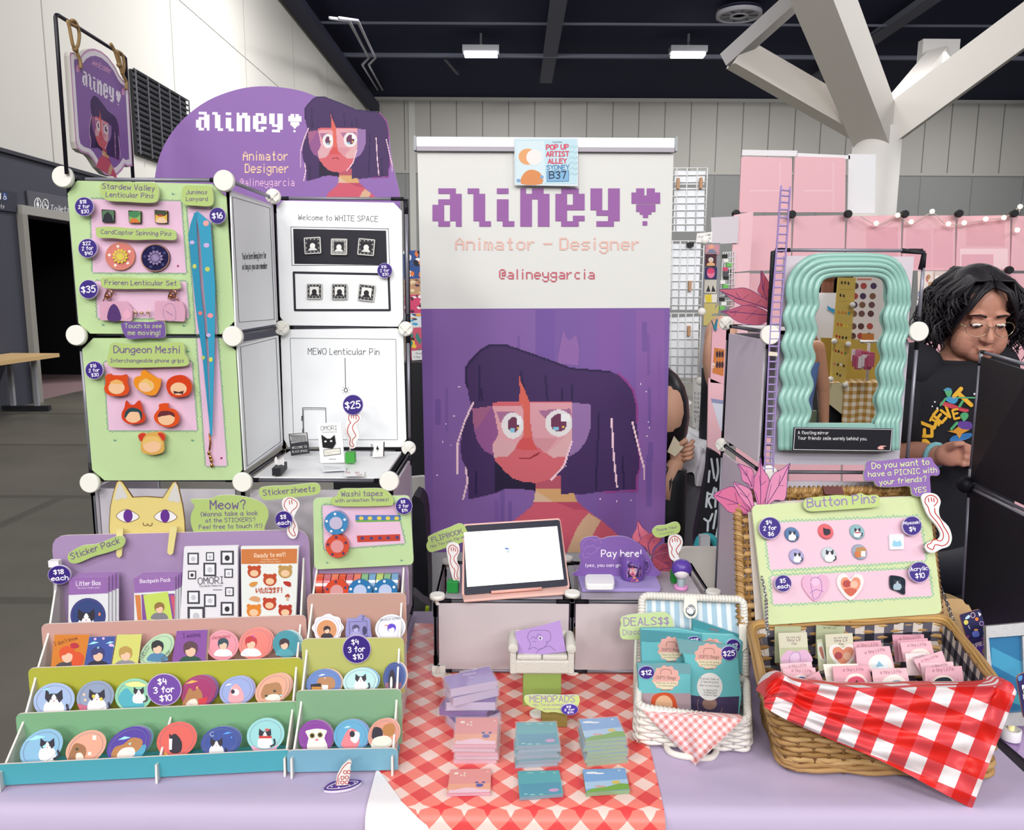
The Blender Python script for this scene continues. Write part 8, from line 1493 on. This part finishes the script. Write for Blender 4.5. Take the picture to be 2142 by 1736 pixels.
phone(at(760, 900, 1.53), [(515, 440), (800, 358), (1000, 990), (720, 1100)], 'dark blue card with bright little charms, leaning by the glitter frame', [('p', [(530, 440), (800, 365), (900, 720), (620, 800)], '#1a1748'), ('p', [(650, 880), (975, 800), (1000, 985), (720, 1090)], '#5a3a9c'), ('t', 'FLUPBEARS', 668, 915, 935, 835, '#e8d0d8', 1.5, 1.6), ('e', 605, 545, 32, 34, '#cfc25c'), ('s', el(700, 445, 30, 36), 8, '#e0b8c4'), ('e', 755, 500, 24, 24, '#e07a2c'), ('s', el(820, 560, 26, 28), 8, '#b89ccc'), ('p', sm([(590, 490), (640, 440), (660, 470), (620, 500)], 3), '#b8cfe4'), ('p', [(770, 400), (820, 430), (790, 465)], '#d8d4e4'), ('p', sm([(710, 750), (690, 690), (740, 660), (780, 680), (790, 735)], 3), '#5a6ac0'), ('e', 745, 650, 30, 14, '#d89a4c'), ('s', sm([(640, 590), (648, 620), (660, 635)], 3, False), 8, '#e4e4ec'), ('e', 630, 745, 18, 22, '#7a2a6c'), ('e', 840, 770, 18, 18, '#8a3a8c'), ('s', sm([(840, 980), (850, 920), (970, 870)], 5, False), 10, '#d8a05c'), ('s', [(870, 990), (985, 965)], 18, '#dc8a5c'), ('e', 765, 965, 30, 24, '#d8d4e0')])
GL, n_, L_, b_ = nodemat('glitter', .3, .8); vo = n_.new('ShaderNodeTexVoronoi'); vo.inputs['Scale'].default_value = 420; rp = n_.new('ShaderNodeValToRGB'); e = rp.color_ramp.elements; e[0].color = (.25, .25, .26, 1); e[1].color = (.85, .85, .88, 1); L_.new(vo.outputs['Color'], rp.inputs[0]); L_.new(rp.outputs[0], b_.inputs['Base Color']); b_.inputs['Metallic'].default_value = .6; b_.inputs['Roughness'].default_value = .35
cr(1900, 940, 2.18)
fo = at(480, 1240, 1.42); FPn = lean(fo, 16, -6)
t = thing('picture_frame', FPn.m(520, 1250), 'silver glitter picture frame with a plain blue picture', 'picture frame')
card('picture', FPn.off(-.004), [(345, 830), (600, 820), (600, 1220), (380, 1220)], .004, '#2b6f9c,r=.3', parent=t, art=[('p', [(378, 900), (600, 1010), (600, 1100), (378, 980)], '#3a8fb4'), ('p', [(380, 1080), (600, 1150), (600, 1190), (380, 1130)], '#3f9cb0')])
mb = MB()
for P in ([(350, 805), (600, 782), (600, 840), (360, 858)], [(350, 805), (362, 850), (400, 1255), (360, 1255)], [(515, 850), (600, 840), (600, 1200), (528, 1200)], [(380, 1205), (600, 1190), (600, 1260), (385, 1256)]):
    f = orient([FPn.m(x, y, .004) for x, y in P], None); mb.prism(f, [p - FPn.n * .012 for p in f], GL)
mb.build('frame_border', t)
phone(at(525, 1130, 1.37), [(492, 1030), (560, 1010), (600, 1200), (528, 1235)], 'second dark blue charm card cut off at the picture edge', [('p', [(517, 1075), (570, 1062), (580, 1130), (525, 1140)], '#e4e2ea'), ('p', sm([(500, 1035), (520, 1030), (516, 1052), (502, 1055)], 2), '#4a8ac4'), ('t', 'Q', 525, 1120, 545, 1118, '#222')])
c = on(465, 1318, .7405); t = thing('tealight', c, 'white battery tealight beside the picnic basket', 'candle')
MB().lathe(c, [(.0175, 0), (.018, .002), (.018, .021), (.016, .022), (.014, .019), (.001, .018)], '#e8e6ea,r=.4', seg=28).build('body', t)
MB().lathe(c + V((0, 0, .018)), [(.004, 0), (.006, .007), (.004, .015), (.0005, .023)], '#f2e6a8,e=1.2', seg=14).build('flame_bulb', t)
# ================================================================ people
def remesh(mb, name, parent, vox, m, smooth=6, loc=None):
    o = mb.build(name, parent); r = o.modifiers.new('r', 'REMESH'); r.mode = 'VOXEL'; r.voxel_size = vox; r.use_smooth_shade = True
    s = o.modifiers.new('s', 'SMOOTH'); s.factor = .5; s.iterations = smooth
    o.data.materials.clear(); o.data.materials.append(MAT(m)); return o
def limb(mb, P, r0, r1, m='#c99a82', seg=14):
    mb.tube(P, r0, m, seg, taper=lambda t: 1 + (r1 / r0 - 1) * t); mb.ball(P[0], r0 * .98, m); mb.ball(P[-1], r1 * .98, m)
cr(1900, 560, 7.2314)
PY = 2.32; SK = '#b98470,r=.5'
t = PT = thing('person', (1.33, PY + .05, 0), 'person with dark curly hair, glasses and black printed shirt, looking down behind the basket', 'person')
mb = MB(); hd = at(1065, 770, PY)
Q = Matrix.Rotation(R(-8), 3, 'Z') @ Matrix.Rotation(R(15), 3, 'X')    # turned towards the next stall, bent down
def hp_(x, y, z): return hd + Q @ V((x, y, z))
mb.ball(hp_(0, .03, .035), (.078, .098, .098), SK, 20, 14, Q); mb.ball(hp_(0, -.012, -.03), (.066, .068, .085), SK, 20, 14, Q); mb.ball(hp_(0, -.04, -.085), (.04, .04, .035), SK, 16, 10, Q)
mb.ball(hp_(-.04, -.03, -.055), (.035, .04, .05), SK, 14, 10, Q); mb.ball(hp_(.04, -.03, -.055), (.035, .04, .05), SK, 14, 10, Q)
mb.tube([hp_(0, -.068, .015), hp_(0, -.086, -.012), hp_(0, -.096, -.034)], .0095, SK, 10, taper=lambda k: .75 + .55 * k); mb.ball(hp_(0, -.094, -.036), (.0135, .013, .0115), SK, 12, 8, Q)
for s in (-1, 1):
    mb.ball(hp_(s * .013, -.083, -.037), (.0085, .010, .008), SK, 10, 8, Q); mb.ball(hp_(s * .032, -.062, .008), (.017, .012, .011), SK, 12, 8, Q); mb.ball(hp_(s * .033, -.06, .03), (.024, .014, .010), SK, 12, 8, Q); mb.ball(hp_(s * .077, .02, -.015), (.009, .018, .028), SK, 10, 8, Q)
mb.ball(hp_(0, -.079, -.066), (.022, .010, .006), SK, 12, 8, Q); mb.ball(hp_(0, -.077, -.076), (.019, .010, .006), SK, 12, 8, Q)
NB = V((1.325, PY + .06, 1.34)); limb(mb, [hp_(0, .04, -.06), NB, NB - V((0, 0, .1))], .056, .07)
mb.ball(V((1.33, PY + .05, 1.2)), (.19, .1, .2), SK, 20, 14); mb.ball(V((1.33, PY + .05, .98)), (.165, .1, .2), SK, 20, 14)
mb.ball(V((1.33, PY + .05, .84)), (.175, .11, .12), SK, 18, 12)
for s in (-1, 1): limb(mb, [V((1.33 + s * .09, PY + .05, .82)), V((1.33 + s * .1, PY + .03, .45)), V((1.33 + s * .1, PY + .06, .07))], .085, .045); mb.ball(V((1.33 + s * .1, PY, .04)), (.045, .12, .04), SK)
cr(1880, 540, 3.775)
sh = at(60, 860, PY + .04); el_ = at(-10, 1560, 2.3); wr = at(330, 1560, 2.15)
limb(mb, [sh, el_], .052, .043); limb(mb, [el_, el_.lerp(wr, .5) + V((0, 0, .006)), wr], .043, .028)
sr = at(720, 860, PY + .03); er = at(820, 1500, 2.3); w2 = at(640, 1560, 2.16); limb(mb, [sr, er], .052, .042); limb(mb, [er, w2], .042, .028)
pm = at(430, 1545, 2.13); mb.ball(pm, (.05, .022, .036), SK, 16, 10, Matrix.Rotation(R(-8), 3, 'Y'))
for i, (a, b, c) in enumerate([((455, 1490), (510, 1470), (560, 1490)), ((470, 1525), (530, 1515), (575, 1530)), ((470, 1570), (530, 1575), (572, 1580)), ((455, 1610), (510, 1630), (555, 1625))]):
    mb.tube([at(*a, 2.125), at(*b, 2.10), at(*c, 2.112)], .0098, SK, 10, taper=lambda k: 1.05 - .3 * k); mb.ball(at(*c, 2.112), .0075, SK, 10, 8)
mb.tube([at(400, 1500, 2.115), at(450, 1468, 2.095), at(520, 1462, 2.09)], .0105, SK, 10, taper=lambda k: 1.1 - .35 * k)
body = remesh(mb, 'body', t, .0042, SK, 5)
# shirt: analytic shell so that the print can lie on it
XC, SW, SD = 1.325, .212, .132
def shw(z): # half width by height
    k = min(1, max(0, (1.40 - z) / .1)); return SW * (.42 + .58 * math.sqrt(max(0, 1 - (1 - k) ** 2)))
def shirt(a, z): w = shw(z); d = SD * (.55 + .45 * w / SW); return V((XC + w * math.cos(a), PY + .055 - d * math.sin(a), z))
mb = MB(); zs = [.86, .95, 1.05, 1.15, 1.25, 1.3, 1.33, 1.36, 1.38, 1.392, 1.4]
vs = [shirt(2 * math.pi * i / 40, z) + V((0, 0, .012 * math.sin(i * .9) * (z < 1.0))) for z in zs for i in range(40)]
mb.mesh(vs, [[r * 40 + i, r * 40 + (i + 1) % 40, (r + 1) * 40 + (i + 1) % 40, (r + 1) * 40 + i] for r in range(len(zs) - 1) for i in range(40)], '#14141b,r=.85', True)
mb.tube([V((XC + .092 * math.cos(2 * math.pi * i / 24), PY + .055 - .08 * math.sin(2 * math.pi * i / 24), 1.4)) for i in range(24)], .008, '#14141b,r=.85', 8, True)
mb.tube([sh + V((.02, 0, .01)), sh.lerp(el_, .5), sh.lerp(el_, .86)], .064, '#14141b,r=.85', 16); mb.ball(sh + V((.02, .0, -.005)), (.085, .085, .08), '#14141b,r=.85'); s3 = at(800, 1300, 2.31); mb.tube([sr, s3], .075, '#14141b,r=.85', 14); mb.ball(sr, .078, '#14141b,r=.85')
def onshirt(x, y, d=0):
    Y = PY - .06
    for _ in range(6):
        p = at(x, y, Y); w = shw(p.z); k = max(-.98, min(.98, (p.x - XC) / w)); Y = PY + .055 - SD * (.55 + .45 * w / SW) * math.sqrt(1 - k * k)
    p = at(x, y, Y - .003 - d); return p
GRN = '#4a9a68'
draw(mb, onshirt, [*[('P', text(ch, x, y, x + dx, y - dy, 1.15, 2.0), '#d8a42c') for ch, x, y, dx, dy in (('B', 255, 1490, -30, 62), ('E', 262, 1405, 0, 62), ('L', 280, 1340, 20, 50), ('I', 315, 1318, 14, 26), ('E', 340, 1300, 35, 40), ('V', 385, 1270, 40, 30), ('E', 440, 1270, 40, 10))], ('t', 'T', 545, 1190, 600, 1130, '#d8a42c', 1.2, 2.),
 ('p', sm([(330, 1135), (390, 1140), (500, 1180), (552, 1195), (540, 1215), (480, 1205), (350, 1165)], 3), '#b83a4c'), ('p', sm([(362, 1040), (390, 1030), (420, 1045), (415, 1080), (395, 1105), (375, 1080)], 3), GRN), ('p', sm([(350, 1045), (385, 1022), (418, 1035), (400, 1045)], 3), '#3a7cb0'), ('p', sm([(370, 1100), (440, 1095), (470, 1110), (440, 1150), (380, 1130)], 3), '#3f8cb8'), ('s', [(455, 1102), (600, 1102)], 12, GRN), ('s', [(480, 1170), (505, 1130)], 20, GRN), ('s', [(330, 1160), (370, 1110)], 18, GRN), ('p', sm([(485, 1240), (510, 1218), (545, 1225), (548, 1255), (515, 1288), (495, 1265)], 3), GRN), ('p', sm([(465, 1300), (510, 1285), (575, 1300), (570, 1350), (480, 1345)], 3), '#5a3a8c'), ('s', [(415, 1350), (460, 1300)], 22, GRN), ('p', [(382, 1365), (430, 1360), (470, 1330), (500, 1350), (560, 1355), (500, 1385), (480, 1425), (455, 1385)], '#c8882c'), ('p', sm([(400, 1440), (440, 1400), (570, 1380), (560, 1420), (450, 1450)], 3), '#2f6ca8'), ('P', [el(285, 1135, 7, 7), el(265, 1170, 6, 6), el(305, 1185, 8, 8), el(598, 1072, 8, 8)], '#d8d8e0')], .0005)
sh_o = mb.build('shirt', t)
MB().tube([wr + (wr - el_).normalized() * -.02 + (V((0, 0, 1)).cross((wr - el_).normalized()) * math.cos(k) + V((0, 0, 1)) * math.sin(k)) * .033 for k in [j * .3927 for j in range(16)]], .007, '#7ab4bc', 8, True, flat=1).build('wristband', t)
MB().tube([V((1.33, PY + .05, .9)), V((1.33, PY + .05, .8)), V((1.33, PY + .05, .72))], .2, '#1c1d26', 18, flat=.62).build('waistband', t)
for s in (-1, 1): MB().tube([V((1.33 + s * .095, PY + .05, .84)), V((1.33 + s * .1, PY + .04, .45)), V((1.33 + s * .1, PY + .06, .1))], .105, '#1c1d26', 16, taper=lambda k: 1 - .3 * k).build('trouser_leg', t)
# face details
mb = MB()
for s in (-1, 1): mb.tube([hp_(s * .014, -.076, .027), hp_(s * .032, -.08, .034), hp_(s * .052, -.066, .028)], .0034, '#2a1c1c', 7, taper=lambda k: 1.1 - .6 * k)
mb.build('eyebrows', t)
mb = MB()
for s in (-1, 1):
    mb.tube([hp_(s * .017, -.0725, .002), hp_(s * .032, -.0765, -.0015), hp_(s * .048, -.067, .002)], .0021, '#241818', 6)
    mb.ball(hp_(s * .032, -.070, .002), (.013, .006, .006), '#e0d4d0', 12, 8, Q); mb.ball(hp_(s * .033, -.0745, -.0005), (.0055, .003, .004), '#2a1c1a', 10, 6, Q)
mb.build('eyes', t)
MB().tube([hp_(-.02, -.0875, -.071), hp_(0, -.0905, -.0715), hp_(.02, -.0875, -.071)], .0024, '#8a4a48', 6).build('mouth', t)
mb = MB()
for s in (-1, 1):
    mb.tube([hp_(s * .036 + .028 * math.cos(a), -.093 + .012 * abs(math.cos(a)) * (1 if math.cos(a) * s > 0 else -.2), -.004 + .021 * math.sin(a)) for a in [k * .3142 for k in range(20)]], .0011, '#b9a890,m=.9,r=.25', 6, True); mb.tube([hp_(s * .064, -.082, .0), hp_(s * .079, -.02, .002), hp_(s * .08, .02, .0)], .0014, '#b9a890,m=.9,r=.25', 6)
mb.tube([hp_(-.009, -.092, .002), hp_(0, -.096, .006), hp_(.009, -.092, .002)], .0012, '#b9a890,m=.9,r=.25', 6); mb.build('glasses', t)
# hair: a cap plus many curls
HB = '#17131a,r=.55,s=.4'; random.seed(21); mb = MB()
mb.ball(hp_(0, .045, .05), (.09, .1, .1), HB, 22, 14, Q); mb.ball(hp_(0, .07, -.03), (.088, .06, .10), HB, 18, 12, Q)
for i in range(420):
    s = random.choice((-1, 1)); yy = random.uniform(-.05, .12); ph_ = random.uniform(0, 6.28); L = random.uniform(.1, .19); out = random.uniform(.07, .112); fr_ = yy < -.02
    P = [hp_(s * random.uniform(.0, .012), yy * .9, .147 - abs(yy - .03) * .3), hp_(s * .05, yy * .98, .124), hp_(s * out * .92, yy, .075 + random.uniform(-.012, .012))]
    for k in range(1, 15):
        w = k / 14; P.append(hp_(s * (out + .013 * math.sin(w * 11 + ph_) + .022 * w - (.016 if fr_ and w < .5 else 0)), yy + .013 * math.cos(w * 11 + ph_) + .02 * w - (.012 if fr_ else 0), .072 - L * w))
    if fr_ and random.random() < .5: P = P[:8]
    mb.tube(P, random.uniform(.0028, .0055), HB, 5, taper=lambda k: 1 - .7 * k)
for i in range(60):
    s = random.choice((-1, 1)); f = random.uniform(0, 1); e = random.uniform(-.008, .008)
    mb.tube([hp_(s * .004, -.03 - .03 * f, .128 - .02 * f), hp_(s * (.03 + .012 * (1 - f)), -.068 + e, .098), hp_(s * (.056 + .006 * (1 - f)), -.072 + e, .062 + e), hp_(s * .07, -.06 + e, .03), hp_(s * .08, -.045 + e, .0 + e), hp_(s * .09, -.035 + e, -.035)], random.uniform(.004, .0065), HB, 5, taper=lambda k: 1 - .6 * k)
mb.build('hair', t)
# ================================================================ across the aisle, seen only in the mirror
class MirPl:
    def __init__(s, Yv): s.Y = Yv; s.n = V((0, 1, 0)); s.u = V((-1, 0, 0)); s.v = V((0, 0, 1))
    def m(s, x, y, d=0): p = at(x, y, s.Y - d); return V((p.x, 2 * YM - p.y, p.z))
    def off(s, d): return MirPl(s.Y - d)
cr(1480, 500, 3.6167)
Yv = 6.2; mp = MirPl(Yv); YEL = '#c9ad58,r=.35'
t = thing('cloth_table', mp.off(-.3).m(1060, 1500) * 1, 'stall table across the aisle under a mustard check cloth', 'table'); 
MUS = gingham('mustard_check_cloth', .03, ['#e4dcc8', '#c9a878', '#a8803c'], 0, uv='UVMap', rough=.8)
zt = mp.m(1000, 1085).z; xa, xb = mp.m(860, 1085).x, mp.m(1310, 1085).x
yT = mp.m(1000, 1085).y
mb = MB(); mb.grid(lambda u, v: V((xa + (xb + .6 - xa) * u, yT + .02 - .62 * v, zt)), 20, 10, MUS)
mb.grid(lambda u, v: V((mp.m(1020, 1100).x + (xb + .6 - mp.m(1020, 1100).x) * u, yT + .03 + .02 * math.sin(u * 26) * v, zt - zt * .97 * v)), 40, 10, MUS); mb.grid(lambda u, v: V((xa + .0 + (mp.m(1060, 1100).x - xa) * u, yT + .024, zt - (.12 + .16 * u) * v)), 14, 5, '#c9bf98'); mb.build('cloth', t, uv=lambda p, g: (p.x + .3 * p.y, p.z + p.y))
MB().box(((xa + xb) / 2 + .2, yT - .3, zt / 2), xb - xa + .3, .5, zt - .02, '#14131a').build('underside', t)
card('grid_panel', mp.off(.02), [(990, 290), (1122, 292), (1085, 790), (950, 775)], .02, YEL, 'mustard upper grid panel with tiny earrings across the aisle', 'panel', 'mustard grid panels', [('r', 1000, y, 1105, y + 3, '#a48a3c') for y in (380, 470, 560, 650, 740)] + [('e', x, y, 7, 12, c) for x, y, c in ((1015, 330, '#2a2620'), (1040, 330, '#2a2620'), (1065, 335, '#2a2620'), (1005, 425, '#3a2a20'), (1030, 430, '#3a2a20'), (992, 555, '#d07a2c'), (1018, 555, '#d07a2c'), (1042, 560, '#d07a2c'), (1066, 562, '#3a9a9c'), (985, 645, '#d0542c'), (1010, 648, '#d0542c'), (1034, 655, '#e0c83c'), (1058, 658, '#e0c83c'), (975, 735, '#b02a20'), (998, 740, '#b02a20'), (1022, 745, '#2a2620'), (1048, 748, '#2a2620'))])
card('grid_panel', mp.off(.02), [(948, 782), (1080, 798), (1040, 1095), (930, 1060)], .02, YEL, 'mustard lower grid panel with tiny earrings across the aisle', 'panel', 'mustard grid panels', [('e', x, y, 7, 11, c) for x, y, c in ((968, 845, '#b02a20'), (990, 850, '#2a2620'), (1014, 860, '#c84a2c'), (1040, 865, '#5a8a2c'), (960, 945, '#c86a7c'), (985, 950, '#2a2620'), (1008, 950, '#e8e4e0'), (1030, 960, '#2a2620'), (955, 1028, '#c8a82c'), (980, 1020, '#2a2620'), (1002, 1032, '#3a3a40'))])
card('grid_panel', mp.off(-.25), [(860, 745), (1310, 770), (1310, 1080), (875, 1045)], .02, '#b39a48,r=.35', 'wide mustard back panel across the aisle', 'panel', 'mustard grid panels')
card('badge_board', mp.off(-.3), [(1110, 285), (1340, 285), (1340, 770), (1075, 768)], .02, '#dcd6d4', 'white board with rows of dark round badges across the aisle', 'display board', None, [('r', 1130, 298, 1240, 312, '#c9866c')] + [('e', x, y, 24, 24, ['#5a3a3c', '#a84a44', '#4a3a58', '#7a5a44', '#6a4a4c'][(i + j) % 5]) for j, y in enumerate((355, 432, 498, 565, 660, 733)) for i, x in enumerate((1118 - j * 4, 1180 - j * 5, 1255 - j * 7))] + [('p', rc(1165, 715, 1258, 765), '#c07a3c')])
for x, y in ((1095, 498), (958, 772), (1063, 795), (932, 1060), (1042, 1102)): tag(MB().ball(mp.off(.04).m(x, y), .022, '#e6e2da').build('connector'), 'white round joint on the mustard panels across the aisle', 'connector', 'white joints on mustard panels')
t = thing('keychain_stand', mp.m(1210, 1070), 'white stand with pink keychains on the mustard check table', 'stand')
MB().tube([mp.m(x, y) for x, y in [(1205, 1075), (1220, 790), (1150, 775), (1300, 775)]], .012, '#e4e0dc', 8).build('frame_bar', t)
random.seed(4)
for i in range(12): MB().box(mp.off(.01 + .012 * i).m(1118 + (i % 6) * 24 + random.uniform(-6, 6), 890 + (i // 6) * 40 + random.uniform(-15, 15)), .05, .02, .09, random.choice(['#c87a94', '#e0b8c8', '#b0506c', '#d8ccd0'])).build('keychain', t)
# two visitors in the mirror
def visitor(x, Yq, top_y, lab, skin, shirt_c, hair_c, pants_c, sleeve=True):
    m = MirPl(Yq); hp = m.m(x, top_y); H = hp.z; X, Y = hp.x, hp.y; s = H / 1.72
    t = thing('person', (X, Y, 0), lab, 'person'); mb = MB(); z = lambda q: q * s
    mb.ball((X, Y, z(1.6)), (.078, .095, .115), skin); mb.tube([(X, Y - .01, z(1.52)), (X, Y - .01, z(1.4))], .055, skin, 12); mb.ball((X, Y, z(1.25)), (.19, .105, .2), skin); mb.ball((X, Y, z(1.02)), (.15, .1, .2), skin); mb.ball((X, Y, z(.9)), (.17, .115, .13), skin)
    for k in (-1, 1):
        limb(mb, [V((X + k * .09, Y, z(.9))), V((X + k * .1, Y + .02, z(.48))), V((X + k * .1, Y, z(.08)))], .085, .045, skin); mb.ball((X + k * .1, Y + .05, z(.04)), (.045, .12, .04), skin)
        e = V((X + k * .24, Y + .02, z(1.08))); limb(mb, [V((X + k * .19, Y, z(1.36))), e], .052, .042, skin); w = V((X + k * .2, Y + .2, z(1.08)) if sleeve else (X + k * .25, Y + .05, z(.84))); limb(mb, [e, w], .04, .028, skin)
        mb.ball(w + V((0, .04, 0)) if sleeve else w - V((0, 0, .04)), (.035, .045, .03) if sleeve else (.025, .035, .045), skin)
        for j in range(4): b = w + (V((k * .012 * (j - 1.5), .07, -.005)) if sleeve else V((0, .012 * (j - 1.5), -.07))); mb.tube([b, b + (V((0, .05, -.02)) if sleeve else V((0, .01, -.06)))], .009, skin, 8)
    mb.tube([(X, Y + .09, z(1.61)), (X, Y + .112, z(1.575))], .012, skin, 8)
    remesh(mb, 'body', t, .008, skin, 4)
    h = MB(); h.ball((X, Y - .02, z(1.63)), (.09, .098, .115), hair_c); h.build('hair', t)
    c = MB(); top = 1.4 if sleeve else 1.27
    ring = lambda q, w, d: [V((X + w * math.cos(2 * math.pi * i / 28), Y + d * math.sin(2 * math.pi * i / 28), z(q))) for i in range(28)]
    lv = [(.86, .19, .135), (1.0, .18, .13), (1.15, .2, .135), (1.27, .215, .13)] + ([(1.35, .2, .115), (1.42, .1, .09)] if sleeve else []); vs = sum((ring(*q) for q in lv), [])
    c.mesh(vs, [[r * 28 + i, r * 28 + (i + 1) % 28, (r + 1) * 28 + (i + 1) % 28, (r + 1) * 28 + i] for r in range(len(lv) - 1) for i in range(28)], shirt_c, True)
    if sleeve:
        for k in (-1, 1): c.tube([V((X + k * .17, Y, z(1.37))), V((X + k * .25, Y + .01, z(1.14)))], .078, shirt_c, 14)
    else:
        for k in (-1, 1): c.tube([V((X + k * .13, Y + .105, z(1.26))), V((X + k * .12, Y + .02, z(1.405))), V((X + k * .13, Y - .1, z(1.26)))], .008, '#5a74b0', 8)
    c.build('top', t)
    p = MB()
    for k in (-1, 1): p.tube([V((X + k * .095, Y, z(.93))), V((X + k * .1, Y + .02, z(.48))), V((X + k * .1, Y, z(.1)))], .115, pants_c, 14, taper=lambda q: 1 - .3 * q)
    p.build('trousers', t); return t, m
t, m = visitor(925, 7.3, 120, 'visitor in a white shirt with blue print, seen in the mirror', '#8a5a44', '#e2e0e2', '#16131a', '#23242c')
q = MirPl(7.3).off(.142); mb = MB(); draw(mb, lambda x, y, d: q.m(x, y, d), [('p', sm([(905, 505), (940, 525), (975, 535), (975, 570), (940, 550), (915, 535)], 3), '#3a9ad0')]); mb.build('print', t)
visitor(620, 5.0, 420, 'visitor with bare shoulders in a blue strappy top, seen in the mirror', '#c99474', '#6a8cc8,b=30', '#3a2a24', '#5c6a54', False)
